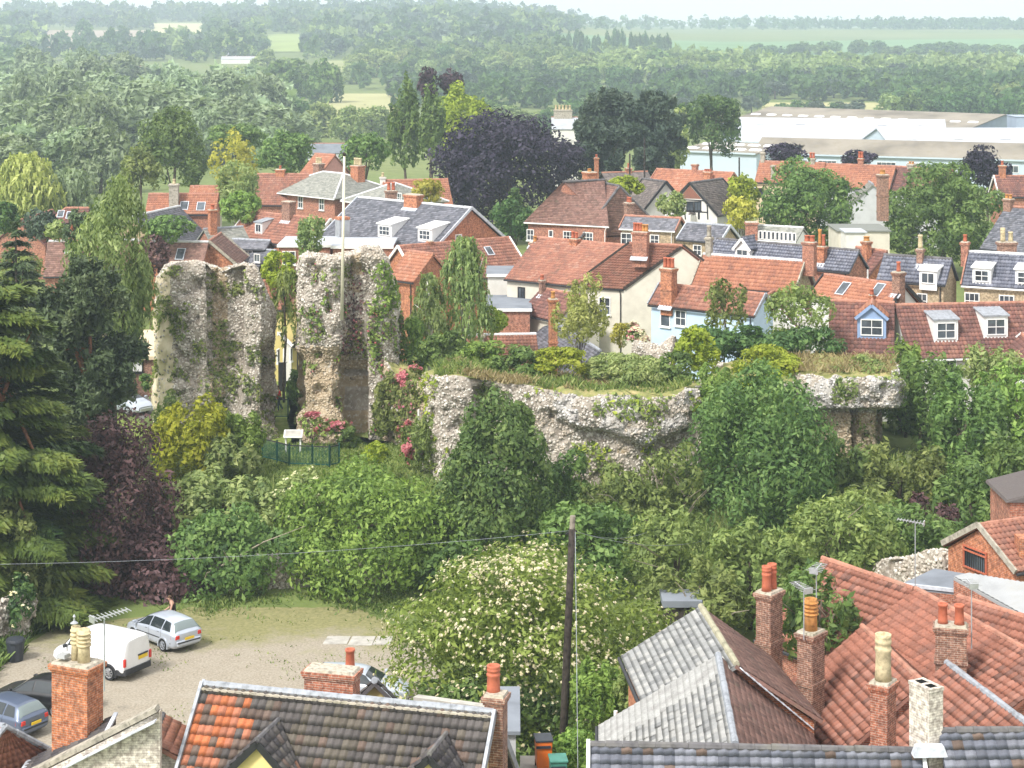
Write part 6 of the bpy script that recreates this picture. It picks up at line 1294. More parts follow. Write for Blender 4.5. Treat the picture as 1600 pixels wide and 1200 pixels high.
# grass along ruin tops, on the lawn and around the car park
def grass_patch(name, pts, h, key, seed, wd=.05, lean=.5):
    rng = np.random.default_rng(seed); P = np.asarray(pts, float); n = len(P); a = rng.random(n) * 6.283; hh = h * (.5 + rng.random(n)); w_ = wd * (.6 + .8 * rng.random(n))
    dx, dy = np.cos(a), np.sin(a); ln = rng.normal(size=(n, 2)) * lean * hh[:, None]
    V = np.stack([P + np.stack([dx * w_, dy * w_, 0 * a], 1), P + np.stack([ln[:, 0] + dx * w_ * .3, ln[:, 1] + dy * w_ * .3, hh], 1), P + np.stack([ln[:, 0] * 1.2, ln[:, 1] * 1.2, hh * 1.05], 1), P - np.stack([dx * w_, dy * w_, 0 * a], 1)], 1).reshape(-1, 3)
    o = link(name, np_mesh(name, V, QI(n), L[key], rnd=rng.random(n))); tag(o, kind='stuff'); return o
def scatter_px(n, box, yr, seed, zf, cond=None):
    rng = np.random.default_rng(seed); Y = yr[0] + (yr[1] - yr[0]) * rng.random(n * 2); u = box[0] + (box[1] - box[0]) * rng.random(n * 2); x = (u - 800) / F * Y
    m = np.ones(len(x), bool) if cond is None else cond(x, Y); x, Y = x[m][:n], Y[m][:n]
    return np.stack([x, Y, zf(x, Y)], 1)
topKv = np.vectorize(topK)
zk = lambda x, y: topKv(x, y) + (fbm(np.stack([x * .9, y * .9, x * 0], -1), 31, 3) - .5) * .7 + .05
cn = lambda th: (lambda x, y: fbm(np.stack([x * .45, y * .45, x * 0], -1), 91, 3) > th)
grass_patch('dry_grass', scatter_px(5200, (690, 1070), (110.6, 119.5), 1, zk, cn(.5)), .30, 'dry', 2)
grass_patch('grass', scatter_px(5200, (680, 1080), (110.8, 119.5), 3, zk, lambda x, y: fbm(np.stack([x * .45, y * .45, x * 0], -1), 91, 3) < .55), .32, 'grass', 4)
ze_ = lambda x, y: np.vectorize(topfn([(1228, 592), (1240, 582), (1300, 586), (1360, 584), (1404, 588)], Yr=115.5))(x, y) + .1
grass_patch('dry_grass', scatter_px(1400, (1236, 1398), (115.6, 121), 5, ze_), .30, 'dry', 6)
gz_ = lambda x, y: terr(x, y) + .02
grass_patch('lawn_grass', scatter_px(9000, (395, 660), (108.5, 121), 7, gz_), .16, 'grass', 8, .04)
grass_patch('bank_grass', scatter_px(9000, (250, 1100), (99.5, 112), 9, gz_), .30, 'grass', 10, .06)
grass_patch('bank_grass', scatter_px(7000, (1060, 1640), (100, 118), 11, gz_), .45, 'grass', 12, .07)
grass_patch('verge_blades', scatter_px(9000, (250, 700), (92, 98.5), 13, gz_, lambda x, y: (y + fbm(np.stack([x * .4, y * .4, x * 0], -1), 17, 3) * 7 + np.random.default_rng(3).normal(size=len(x)) * .7) > 101.2), .16, 'grass', 14, .05)
grass_patch('verge_blades', scatter_px(6000, (-60, 120), (84, 97), 15, gz_, lambda x, y: x < -24.2 + .5 * (y - 84) * .12 + fbm(np.stack([x * .6, y * .6, x * 0], -1), 19, 3) * 1.2), .40, 'green', 16, .07)
grass_patch('car_park_weeds', scatter_px(1600, (60, 640), (80, 96), 23, gz_, lambda x, y: fbm(np.stack([x * .35, y * .35, x * 0], -1), 29, 3) > .57), .07, 'grass', 24, .035)
# path worn up the bank
sheet('grass_path', [pxy(866, 99), pxy(884, 99), pxy(925, 109.5), pxy(912, 109.5)], m_plain('worn_grass', (.33, .29, .15), .95, .1, var=.2, scale=2), .05, sub=6, jag=.1)

# ---- distant trees -------------------------------------------------------------------------
PROTO = {}
def proto(kind, var):
    if (kind, var) in PROTO: return PROTO[kind, var]
    rng = np.random.default_rng(500 + var * 31 + len(kind)); kk = kind
    if kind == 'column': P, N, R, _ = crown_pts(rng, (0, 0, 1.1), (1, 1, 1.05), 1000, 20, 8, .6, top=.6, spire=.8); V = leaf_quads(P, N, .22, 1.8, rng, tri=True); kk = 'broad'
    elif kind == 'pine': P, N, R, _ = crown_pts(rng, (0, 0, 1.1), (1, 1, .95), 1500, 18, 8, .7, zcut=-.6); V = leaf_quads(P, N, .17, 2.2, rng, tri=True)
    elif kind == 'willow': P, N, R, _ = crown_pts(rng, (0, 0, .95), (1, 1, 1.1), 3600, 30, 10, .55, spire=.35); V = leaf_quads(P, N, .12, 2.4, rng, .3, tri=True)
    else: P, N, R, _ = crown_pts(rng, (0, 0, .95), (1, 1, 1.1), 2000, 24, 9, .55, zcut=-.95); V = leaf_quads(P, N, .15, 1.6, rng, tri=True)
    key = {'willow': 'willow', 'broad': 'dark', 'pale': 'pale', 'pine': 'conifer', 'dark': 'dark', 'column': 'dark', 'mid': 'green', 'grey': 'birch'}[kind]
    me = np_mesh('crown', V, np.arange(len(V)).reshape(-1, 3), L[key], rnd=R); m = MB(); m.tube([(0, 0, -.1), (0, 0, .8), (.05, 0, 1.5)], [.08, .06, .02], 6)
    tmp = m.build('trunk', M['bark']); tm = tmp.data; bpy.data.objects.remove(tmp); PROTO[kind, var] = (me, tm); return PROTO[kind, var]
def far_tree(name, label, kind, base, r, h, group=None, parts=True, var=0, rz=0.0):
    me, tm = proto(kind, var)
    if parts:
        o = empty(name, base, label, 'tree', group, rz); o.scale = (r, r, h / 2.1)
        for nm, d in (('crown', me), ('trunk', tm)): c = bpy.data.objects.new(nm, d); COL.objects.link(c); c.parent = o
    else:
        o = bpy.data.objects.new(name, me); COL.objects.link(o); o.location = base; o.scale = (r, r, h / 2.1); o.rotation_euler = (0, 0, rz); tag(o, label, 'tree', group)
    return o
rg = np.random.default_rng(5)
def row(name, label, kinds, u0, u1, vb, hpx, wpx, step, group, parts=True, jv=4, clear=()):
    u = u0
    while u < u1:
        uu = u + rg.normal() * step * .22; vv = vb + rg.normal() * jv; u += step * (.8 + .4 * rg.random())
        if any(a < uu < c and b < vv < d for a, b, c, d in clear): continue
        p = hit(uu, vv, 220.0)
        if p is None: continue
        sc = p.y / F; r = wpx / 2 * sc * (.9 + .55 * rg.random()); h = hpx * sc * (.8 + .4 * rg.random())
        kd = kinds[rg.integers(len(kinds))]; ad = {'mid': 'mid-green', 'dark': 'dark green', 'grey': 'grey-green', 'pale': 'pale', 'pine': 'dark', 'willow': 'silvery', 'column': 'slim'}[kd]
        far_tree(name, (ad + ' ' + label) if len(kinds) > 1 else label, kd, p, r, h, group, parts, int(rg.integers(3)), rg.random() * 6.28)
WG = 'grey-green willows in the mass beyond the houses on the left'; WL = 'silvery grey-green willow in the big willow mass beyond the town'
row('willow_tree', WL, ['willow'], -40, 215, 300, 100, 96, 62, WG); row('willow_tree', WL, ['willow'], 330, 420, 262, 80, 80, 60, WG)
row('willow_tree', WL, ['willow'], -40, 420, 258, 104, 92, 58, WG); row('willow_tree', WL, ['willow'], -30, 410, 222, 96, 84, 54, WG); row('willow_tree', WL, ['willow'], 20, 400, 190, 84, 74, 50, WG)
row('willow_tree', 'tall pale willow at the back of the willow mass, above the meadow', ['willow'], 55, 190, 165, 82, 74, 46, 'tall pale willows behind the mass'); row('willow_tree', 'tall pale willow at the back of the willow mass, above the meadow', ['willow'], 235, 350, 160, 56, 62, 44, 'tall pale willows behind the mass')
row('tree', 'dark tree at the far left edge below the wooded hill', ['dark'], 0, 50, 118, 42, 44, 30, 'dark trees at far left')
row('bushy_tree', 'leafy tree in the clump on the meadow left of the poplars', ['dark', 'mid'], 425, 520, 158, 60, 56, 34, 'dark meadow clump', jv=6)
row('bushy_tree', 'rounded tree at the edge of the meadow behind the hipped house', ['grey', 'mid', 'pale'], 390, 620, 222, 48, 54, 38, 'trees at the near edge of the meadow'); row('bushy_tree', 'rounded tree at the edge of the meadow behind the hipped house', ['grey', 'dark'], 380, 500, 205, 48, 56, 42, 'trees at the near edge of the meadow')
row('tree', 'feathery tree standing on the meadow', ['pale', 'grey'], 380, 450, 128, 36, 44, 36, 'feathery meadow trees'); row('tree', 'feathery tree standing on the meadow', ['pale', 'grey'], 555, 600, 130, 42, 40, 32, 'feathery meadow trees')
FIELDS = [(1190, 162, 1395, 192), (505, 142, 612, 188), (1505, 128, 1562, 148), (800, 148, 912, 160), (925, 148, 1030, 158)]
HG = 'trees in the wooded belt beyond the works'; HB = 'leafy tree in the wooded belt beyond the works'; PG = 'dark pines in the belt beyond the works'; PL = 'dark spreading pine in the belt beyond the works'
row('tree', HB, ['mid', 'dark', 'grey'], 760, 910, 200, 36, 44, 26, HG, clear=FIELDS)
row('pine_tree', PL, ['pine'], 1070, 1190, 176, 26, 32, 24, PG, clear=()); row('pine_tree', PL, ['pine', 'dark'], 1230, 1340, 184, 28, 34, 24, PG)
row('tree', HB, ['mid', 'dark', 'dark', 'grey'], 1370, 1640, 190, 44, 40, 24, HG, clear=FIELDS, jv=6); row('tree', HB, ['dark', 'mid', 'grey'], 1330, 1640, 170, 36, 36, 23, HG, clear=FIELDS, jv=5)
row('pine_tree', PL, ['pine', 'dark'], 600, 1060, 150, 36, 36, 22, PG, clear=FIELDS, jv=5); row('pine_tree', PL, ['pine', 'dark'], 1040, 1500, 148, 32, 34, 22, PG, clear=FIELDS, jv=6)
row('tree', HB, ['dark', 'mid', 'grey', 'pine'], 1060, 1640, 130, 28, 32, 21, HG, clear=FIELDS, jv=5)
row('tree', 'round tree in the far belt at the foot of the wooded hill', ['pale', 'mid', 'grey', 'dark'], 560, 1130, 118, 32, 34, 20, 'far belt below the hill', parts=False, jv=6); row('tree', 'round tree in the far belt at the foot of the wooded hill', ['pale', 'grey', 'mid'], 960, 1620, 110, 22, 30, 24, 'far belt below the hill', parts=False, jv=4)
row('poplar_tree', 'poplar in the even row below the green field', ['column'], 868, 1050, 88, 34, 11, 8.5, 'row of poplars below the green field', parts=False, jv=1)
row('tree', 'round tree along the hedge across the green field', ['dark', 'mid'], 1190, 1640, 86, 18, 26, 21, 'hedge trees in the green field', parts=False, jv=2)
row('tree', 'tall tree among the meadow trees left', ['column', 'dark'], 100, 250, 84, 36, 24, 20, 'meadow line trees on the left', parts=False, jv=5); row('tree', 'tall tree among the meadow trees left', ['dark', 'grey'], 180, 420, 82, 24, 26, 18, 'meadow line trees on the left', parts=False, jv=5)
print('plant tris', TRIS[0])
# fields
def field(u0, v0, u1, v1, col, nm, sk=0):
    q = [hit(u, v, 250) for u, v in ((u0, v1), (u1, v1 + sk), (u1, v0 + sk), (u0, v0))]
    if any(x is None for x in q): print('field miss', nm, u0); return
    sheet(nm, [(x.x, x.y) for x in q], m_plain('field_%d' % u0, col, .95, .1, var=.08, scale=.02), .5, sub=10)
field(870, 52, 1660, 82, (.14, .24, .10), 'green_field', 8); field(1380, 86, 1660, 106, (.26, .30, .12), 'pasture', 2); field(240, 37, 316, 53, (.46, .43, .24), 'pale_field'); field(413, 54, 474, 82, (.26, .32, .10), 'green_field')
field(70, 48, 250, 82, (.36, .29, .22), 'ploughed_field'); field(500, 96, 560, 128, (.28, .30, .13), 'meadow'); field(500, 148, 640, 190, (.36, .35, .17), 'meadow'); field(1190, 163, 1400, 190, (.38, .36, .17), 'meadow'); field(1505, 130, 1560, 146, (.46, .41, .24), 'stubble_field'); field(330, 44, 385, 50, (.46, .43, .24), 'pale_field')
# woods on the hills: one mass
def woods(name, spots, seed, wpx=(9, 16), key='dark', nl=46):
    rng = np.random.default_rng(seed); VV = []; RR = []
    for (u, v) in spots:
        p = hit(u, v, 700)
        if p is None: continue
        sc = p.y / F; r = (wpx[0] + (wpx[1] - wpx[0]) * rng.random()) / 2 * sc; h = r * (1.6 + .7 * rng.random())
        P, N, R, _ = crown_pts(rng, (p.x, p.y, p.z + h * .55), (r, r, h * .5), nl, 6, 3, .5); VV.append(leaf_quads(P, N, r * .46, 1.5, rng, tri=True)); RR.append(np.clip(R * .6 + rng.random() * .4, 0, 1))
    V = np.concatenate(VV); tag(link(name, np_mesh(name, V, np.arange(len(V)).reshape(-1, 3), L[key], rnd=np.concatenate(RR))), kind='stuff'); print(name, len(V) // 3)
def spots(n, poly, seed, clear=()):
    rng = np.random.default_rng(seed); out = []
    while len(out) < n:
        u = poly[0] + (poly[2] - poly[0]) * rng.random(); f = rng.random(); t0 = np.interp(u, poly[4], poly[5]); v = t0 + (poly[3] - t0) * f
        if not any(a < u < c and b < v < d for a, b, c, d in clear): out.append((u, v))
    return out
FC = [(234, 36, 322, 74), (408, 53, 480, 104), (66, 47, 252, 92), (328, 43, 388, 60), (866, 51, 1660, 96), (498, 95, 562, 130)]
UU = [-60, 200, 300, 450, 620, 760, 840, 900]; VT = [14, 18, 22, 20, 13, 13, 19, 30]
for k_, (ky, n1, n2) in enumerate((('dark', 1100, 420), ('birch', 420, 280), ('conifer', 380, 200))):
    woods('hill_woods', spots(n1, (-60, 30, 900, 58, UU, VT), 1 + k_ * 20, FC), 1 + k_, (11, 24), ky, 44); woods('hill_woods', spots(n2, (-60, 30, 900, 98, UU, [50, 50, 54, 54, 40, 44, 50, 55]), 2 + k_ * 20, FC), 2 + k_, (13, 34), ky, 60)
woods('valley_woods', spots(420, (560, 30, 900, 112, [0, 1600], [88, 88]), 3, FC), 3, (18, 28), 'green', 60)
woods('valley_woods', spots(520, (880, 30, 1660, 135, [880, 1050, 1300, 1660], [98, 100, 112, 112]), 13, FC), 13, (18, 30), 'birch', 60)
woods('valley_woods', spots(260, (560, 30, 1640, 172, [0, 1700], [135, 138]), 14, FIELDS), 14, (24, 38), 'dark', 90)
woods('valley_woods', spots(120, (1330, 30, 1660, 186, [0, 1700], [150, 150]), 15, FIELDS), 15, (26, 40), 'dark', 100)
woods('willow_scrub', spots(260, (-50, 30, 440, 262, [0, 500], [150, 165]), 16), 16, (36, 60), 'willow', 160)
woods('ridge_woods', spots(700, (820, 0, 1680, 47, [820, 1000, 1300, 1680], [34, 36, 42, 46]), 4), 4, (8, 17), 'dark', 40)
woods('hedge_trees', spots(60, (870, 0, 1660, 88, [0, 1700], [82, 84]), 5), 5, (7, 14), 'dark', 40)
# haze
hz = MB(); hz.hexa([(-2900, -170, -18), (2900, -170, -18), (2900, 4260, -18), (-2900, 4260, -18)], [(-2900, -170, 82), (2900, -170, 82), (2900, 4260, 82), (-2900, 4260, 82)])
t = NT('haze_air'); t.n.remove(t.p); pv = t.new('ShaderNodeVolumePrincipled'); pv.inputs['Color'].default_value = (.72, .85, 1.0, 1); pv.inputs['Density'].default_value = .00032; pv.inputs['Anisotropy'].default_value = .2
t.l(pv.outputs[0], t.out.inputs['Volume']); ho = hz.build('haze', t.m); tag(ho, kind='stuff')
# ------------------------------------------------------------------ car park
t = NT('gravel'); n1 = t.noise(.22, 6, .7); n2 = t.noise(1.1, 6, .75)
c = t.ramp(t.noise(9, 4, .7), [(.3, (.19, .165, .125)), (.5, (.30, .262, .205)), (.7, (.41, .365, .295))])
c = t.mix(c, (.36, .325, .265), t.ramp(n2, [(.45, (0, 0, 0)), (.7, (.6, .6, .6))]))
tc = t.new('ShaderNodeTexCoord'); sp = t.new('ShaderNodeSeparateXYZ'); t.l(tc.outputs['Object'], sp.inputs[0])
far = t.math('MULTIPLY', t.math('SUBTRACT', sp.outputs['Y'], 90.5), .085)
g_ = t.math('ADD', t.math('ADD', t.math('MULTIPLY', n1, 1.0), t.math('MULTIPLY', n2, .45)), far)
c = t.mix(c, t.ramp(t.noise(5, 4, .7), [(.3, (.13, .14, .045)), (.7, (.28, .26, .11))]), t.ramp(g_, [(.74, (0, 0, 0)), (1.0, (.85, .85, .85))]))
c = t.mix(c, (.12, .11, .095), t.ramp(t.noise(.5, 4, .6), [(.68, (0, 0, 0)), (.78, (.6, .6, .6))]))
t.bump(t.noise(22, 3), .5, .03); M['gravel'] = t.done(c, .95, .1)
sheet('car_park', [(-27, 68), (-2, 68), (-2, 84), pxy(650, 93), pxy(560, 97), pxy(300, 97), (-22.5, 94), (-25.0, 84)], M['gravel'], .006, sub=14, jag=.05)
for i, (u0, u1, v0, v1) in enumerate(((508, 545, 1000, 1007), (547, 584, 1000, 1009), (586, 612, 1000, 1008))):
    q = [WZ(u0 - 4, v1, 0), WZ(u1 - 3, v1, 0), WZ(u1 + 3, v0 - 5, 0), WZ(u0 + 4, v0 - 5, 0)]; m = MB(); m.hexa([p + Vector((0, 0, -.05)) for p in q], [p + Vector((0, 0, .035)) for p in q])
    tag(m.build('concrete_slab', M['concrete']), ('left', 'middle', 'right')[i] + ' one of three cracked concrete slabs in the car park grass', 'slab')
# black bin by the wall
p_ = WZ(24, 1032, 0); r = empty('litter_bin', p_, 'squat black plastic bin in the grass by the flint wall', 'bin'); m = MB()
m.lathe((p_.x, p_.y, 0), [(.36, 0), (.42, .85), (.45, .87), (.45, .93)], 14); m.build('bin_body', M['bin_dark'], r); m = MB(); m.lathe((p_.x, p_.y, .932), [(.44, 0), (.40, .10), (.1, .16)], 14); m.build('lid', M['bin_dark'], r)

# ------------------------------------------------------------------ cars
def car(label, u, v, heading, kind, paint, cat='car', glass='car_glass', rim='alloy'):
    """u,v: photo pixel of the ground point under the middle; heading: radians of the nose, anticlockwise from +X"""
    p = WZ(u, v, float(0)) if not isinstance(u, Vector) else u
    root = empty({'van': 'parked_van'}.get(kind, 'parked_car'), p, label, cat, None, heading)
    if kind == 'van': root.scale = (1.05, 1.05, 1.05)
    # stations: x, z_low, z_belt, z_roof, half width low, belt, roof   (x forward)
    T = {'van': (4.3, .90, 2.66, .33, [(-2.12, .42, 1.02, 1.72, .80, .85, .66), (-2.06, .26, 1.02, 1.80, .86, .88, .70), (-1.5, .22, 1.04, 1.83, .88, .90, .72), (0, .22, 1.04, 1.83, .88, .90, .72), (.62, .22, 1.03, 1.80, .88, .90, .70), (.95, .22, 1.02, 1.68, .88, .89, .66), (1.28, .22, 1.0, 1.30, .88, .88, .68), (1.48, .22, .98, 1.06, .88, .86, .74), (1.95, .24, .84, .88, .84, .80, .66), (2.12, .34, .62, .68, .72, .68, .55)]),
         'hatch': (4.15, .87, 2.51, .31, [(-2.04, .42, .78, .86, .70, .72, .60), (-1.98, .24, .90, .98, .82, .84, .62), (-1.86, .20, .92, 1.16, .85, .86, .60), (-1.62, .20, .92, 1.40, .86, .87, .57), (-.9, .19, .91, 1.46, .86, .87, .56), (0, .19, .90, 1.46, .86, .87, .56), (.38, .19, .89, 1.37, .86, .87, .58), (.82, .19, .88, 1.10, .86, .86, .64), (1.12, .19, .87, .92, .86, .84, .70), (1.7, .20, .76, .80, .82, .78, .62), (2.0, .24, .62, .67, .72, .68, .52), (2.08, .34, .5, .55, .62, .58, .45)]),
         'estate': (4.4, .86, 2.6, .31, [(-2.16, .42, .74, .84, .70, .72, .60), (-2.10, .24, .90, 1.0, .82, .84, .62), (-2.0, .20, .92, 1.22, .85, .86, .59), (-1.75, .20, .92, 1.42, .86, .87, .57), (-.9, .19, .91, 1.47, .86, .87, .56), (-.1, .19, .90, 1.46, .86, .87, .56), (.3, .19, .89, 1.38, .86, .87, .58), (.78, .19, .88, 1.10, .86, .86, .64), (1.1, .19, .87, .92, .86, .84, .70), (1.75, .20, .74, .78, .82, .78, .62), (2.1, .24, .60, .65, .72, .68, .52), (2.2, .34, .5, .55, .62, .58, .45)])}
    Ln, hw, wb, wr, st = T['van' if kind == 'van' else ('estate' if kind == 'estate' else 'hatch')]
    st = np.array(st); nx_ = 64; xs = np.linspace(st[0, 0], st[-1, 0], nx_)
    def smooth(col):
        y = np.interp(xs, st[:, 0], st[:, col]); k = np.array([1, 2, 3, 2, 1]) / 9; yp = np.pad(y, 2, mode='edge'); return np.convolve(yp, k, 'valid')
    zl, zb, zr_, wl, wbt, wr_ = [smooth(c) for c in range(1, 7)]
    def ring(i):
        z0, z1, z2, a, b, c = zl[i], zb[i], zr_[i], wl[i], wbt[i], wr_[i]; zm = (z0 + z1) / 2
        half = [(0, z0), (a * .86, z0), (a, z0 + .10), (a * 1.01, zm), ((b + a) / 2 * 1.005, z1 - .12), (b, z1 - .03), (b * .985, z1), (b + (c - b) * .5, z1 + (z2 - z1) * .5), (c * 1.0, z1 + (z2 - z1) * .86), (c * .93, z1 + (z2 - z1) * .96), (c * .6, z2), (0, z2 + .02)]
        return half
    V = []
    for i in range(nx_):
        h = ring(i); V += [(xs[i], -y, z) for y, z in h] + [(xs[i], y, z) for y, z in h[-2:0:-1]]
    nr = 22; V = np.array(V); i = np.arange(nx_ - 1); Q = []
    for j in range(nr): l_ = (j + 1) % nr; Q.append(np.stack([i * nr + j, (i + 1) * nr + j, (i + 1) * nr + l_, i * nr + l_], 1))
    Q = np.concatenate(Q); caps = []
    # ends closed with quads across
    for e in (0, nx_ - 1):
        for j in range(0, 11): a_, b_, c_, d_ = e * nr + j, e * nr + j + 1, e * nr + (nr - j - 1) % nr, e * nr + (nr - j) % nr; caps.append((a_, b_, c_, d_))
    Q = np.concatenate([Q, np.array(caps)]); me = np_mesh('body', V, Q, M[paint], smooth=True)
    body = link('body', me, root); be = body.modifiers.new('sub', 'SUBSURF'); be.levels = be.render_levels = 1
    R3 = V.reshape(nx_, nr, 3)
    def at(x, j):   # point on the surface at x and fractional ring index j
        fi = np.interp(x, xs, np.arange(nx_)); i0 = int(min(nx_ - 2, fi)); f = fi - i0; j0 = int(min(nr - 2, j)); g = j - j0
        q = (R3[i0, j0] * (1 - g) + R3[i0, j0 + 1] * g) * (1 - f) + (R3[i0 + 1, j0] * (1 - g) + R3[i0 + 1, j0 + 1] * g) * f; return q
    def patch(name, corners, mat, lift=.012, nu=8, parent=root, mirror=False):
        """corners: four (x, ring index)"""
        c = np.array(corners, float); P = []
        for a_ in np.linspace(0, 1, nu + 1):
            for b_ in np.linspace(0, 1, nu + 1):
                xj = (c[0] * (1 - a_) + c[1] * a_) * (1 - b_) + (c[3] * (1 - a_) + c[2] * a_) * b_; q = at(xj[0], xj[1]); e = .02
                tx_ = at(xj[0] + e, xj[1]) - at(xj[0] - e, xj[1]); tj = at(xj[0], min(21.9, xj[1] + e)) - at(xj[0], max(0, xj[1] - e)); nn = np.cross(tx_, tj); nn /= np.linalg.norm(nn) + 1e-9
                if np.dot(nn, q - np.array([xj[0], 0, .7])) < 0: nn = -nn
                q = q + nn * lift; P.append((q[0], -q[1], q[2]) if mirror else q)
        qs = [(a_ * (nu + 1) + b_, (a_ + 1) * (nu + 1) + b_, (a_ + 1) * (nu + 1) + b_ + 1, a_ * (nu + 1) + b_ + 1) for a_ in range(nu) for b_ in range(nu)]
        return link(name, np_mesh(name, P, qs, M[mat], smooth=True), parent)
    if kind == 'van':
        for mr in (False, True): patch('door_window', [(.55, 6.4), (1.22, 6.4), (1.0, 8.1), (.6, 8.2)], 'car_glass', mirror=mr)
        patch('windscreen', [(1.44, 7.2), (1.44, 14.8), (.92, 13.4), (.92, 8.6)], 'car_glass')
        for mr in (False, True): patch('side_moulding', [(-1.2, 3.3), (1.2, 3.3), (1.2, 3.55), (-1.2, 3.55)], 'trim', .014, mirror=mr); patch('slide_rail', [(-1.9, 5.3), (-.6, 5.3), (-.6, 5.5), (-1.9, 5.5)], 'trim', .01, mirror=mr)
        for mr in (False, True): patch('door_handle', [(.38, 5.0), (.58, 5.0), (.58, 5.3), (.38, 5.3)], 'trim', .02, mirror=mr); patch('cab_door', [(.34, 2.6), (.36, 2.6), (.36, 8.2), (.34, 8.2)], 'trim', .006, mirror=mr); patch('cab_door', [(-.62, 2.6), (-.605, 2.6), (-.605, 8.2), (-.62, 8.2)], 'trim', .006, mirror=mr)
    else:
        xe = -1.55 if kind == 'hatch' else -1.85
        for mr in (False, True):
            patch('door_window', [(-.02, 6.35), (.92, 6.35), (.42, 8.0), (-.02, 8.2)], glass, mirror=mr); patch('rear_door_window', [(-.95, 6.35), (-.1, 6.35), (-.1, 8.2), (-.95, 8.2)], glass, mirror=mr)
            patch('quarter_window', [(xe - .1, 6.4), (-1.03, 6.35), (-1.03, 8.15), (xe + .1, 8.0)], glass, mirror=mr)
            for xh in (.05, -.9): patch('door_handle', [(xh, 5.0), (xh + .17, 5.0), (xh + .17, 5.25), (xh, 5.25)], 'trim', .02, mirror=mr)
            patch('side_moulding', [(-1.3, 3.2), (1.2, 3.2), (1.2, 3.4), (-1.3, 3.4)], 'trim', .012, mirror=mr)
            for xd in (-.03, -1.0, 1.0): patch('door_seam', [(xd, 2.5), (xd + .013, 2.5), (xd + .013, 6.2), (xd, 6.2)], 'trim', .004, mirror=mr)
        patch('windscreen', [(1.02, 7.0), (1.02, 15.0), (.40, 13.5), (.40, 8.5)], glass)
        xr = st[0, 0]
        patch('rear_window', [(xr + .12, 6.9), (xr + .12, 15.1), (xr + .42, 13.6), (xr + .42, 8.4)], glass if kind != 'hatch' else 'car_glass_pale')
    # bumpers, lamps, plate
    xr, xf = st[0, 0], st[-1, 0]; w_ = hw
    def blk(name, c, s, mat, rz=0, bev=.02):
        m = MB(); m.box((c[0], c[1], c[2]), s, rz); o = m.build(name, M[mat], root, local=True, bevel=bev); return o
    zbp = .44
    if kind == 'van':
        m = MB(); m.loft([[(xr - .05, y, z) for y, z in ((-.80, .30), (.80, .30), (.80, .56), (-.80, .56))], [(xr + .45, y, z) for y, z in ((-.91, .27), (.91, .27), (.91, .54), (-.91, .54))]]); m.build('rear_bumper', M['trim'], root, local=True, bevel=.03)
        m = MB(); m.loft([[(xf + .05, y, z) for y, z in ((-.62, .30), (.62, .30), (.62, .60), (-.62, .60))], [(xf - .5, y, z) for y, z in ((-.90, .26), (.90, .26), (.90, .56), (-.90, .56))]]); m.build('front_bumper', M['trim'], root, local=True, bevel=.03)
        for s in (-1, 1): blk('tail_lamp', (xr + .02, s * .80, .68), (.10, .12, .34), 'red_lamp')
        m = MB(); m.box((xr - .015, -.32, .80), (.03, .56, .15)); m.build('number_plate', M['plate_y'], root, local=True); blk('door_seam', (xr + .03, 0, .6), (.012, .012, 1.1), 'trim', bev=0)
        m = MB(); m.box((xr + .0, -.32, .96), (.05, .62, .06)); m.build('plate_lamp_bar', M['trim'], root, local=True)
    else:
        m = MB(); m.loft([[(xr - .05, y, z) for y, z in ((-.62, .36), (.62, .36), (.66, .62), (-.66, .62))], [(xr + .32, y, z) for y, z in ((-.86, .30), (.86, .30), (.87, .60), (-.87, .60))]]); m.build('rear_bumper', M[paint], root, local=True, bevel=.05)
        m = MB(); m.loft([[(xr - .062, y, z) for y, z in ((-.63, .50), (.63, .50), (.63, .56), (-.63, .56))], [(xr + .31, y, z) for y, z in ((-.875, .48), (.875, .48), (.875, .55), (-.875, .55))]]); m.build('bumper_strip', M['trim'], root, local=True)
        m = MB(); m.loft([[(xf + .04, y, z) for y, z in ((-.5, .26), (.5, .26), (.5, .52), (-.5, .52))], [(xf - .4, y, z) for y, z in ((-.85, .24), (.85, .24), (.85, .5), (-.85, .5))]]); m.build('front_bumper', M[paint], root, local=True, bevel=.05)
        for s in (-1, 1):
            m = MB(); zc = .80 if kind != 'estate' else .84
            m.loft([[(xr + .0, s * y, z) for y, z in ((.52, .70), (.74, .70), (.70, .88), (.52, .88))], [(xr + .26, s * y, z) for y, z in ((.60, .70), (.872, .70), (.868, .90), (.60, .90))]]); m.build('tail_lamp', M['red_lamp'], root, local=True, bevel=.02)
            m = MB(); m.loft([[(xf - .10, s * y, z) for y, z in ((.36, .52), (.60, .52), (.56, .64), (.36, .64))], [(xf - .42, s * y, z) for y, z in ((.5, .56), (.80, .56), (.74, .745), (.5, .745))]]); m.build('headlamp', M['clear_lamp'], root, local=True, bevel=.02)
        m = MB(); m.box((xr - .065, 0, .62 if kind == 'hatch' else .60), (.03, .52, .115)); m.build('number_plate', M['plate_y'], root, local=True)
        m = MB(); m.bar((xr + .16, -.30, .96), (xr + .12, .18, .95), .02); m.build('rear_wiper', M['trim'], root, local=True)
        m = MB(); m.lathe((xr + .03, 0, .83), [(.055, 0), (.055, .001)], 12); 
        m = MB(); m.box((xr + .05, 0, .80), (.03, .11, .11)); m.build('tailgate_badge', M['alloy'], root, local=True, bevel=.03)
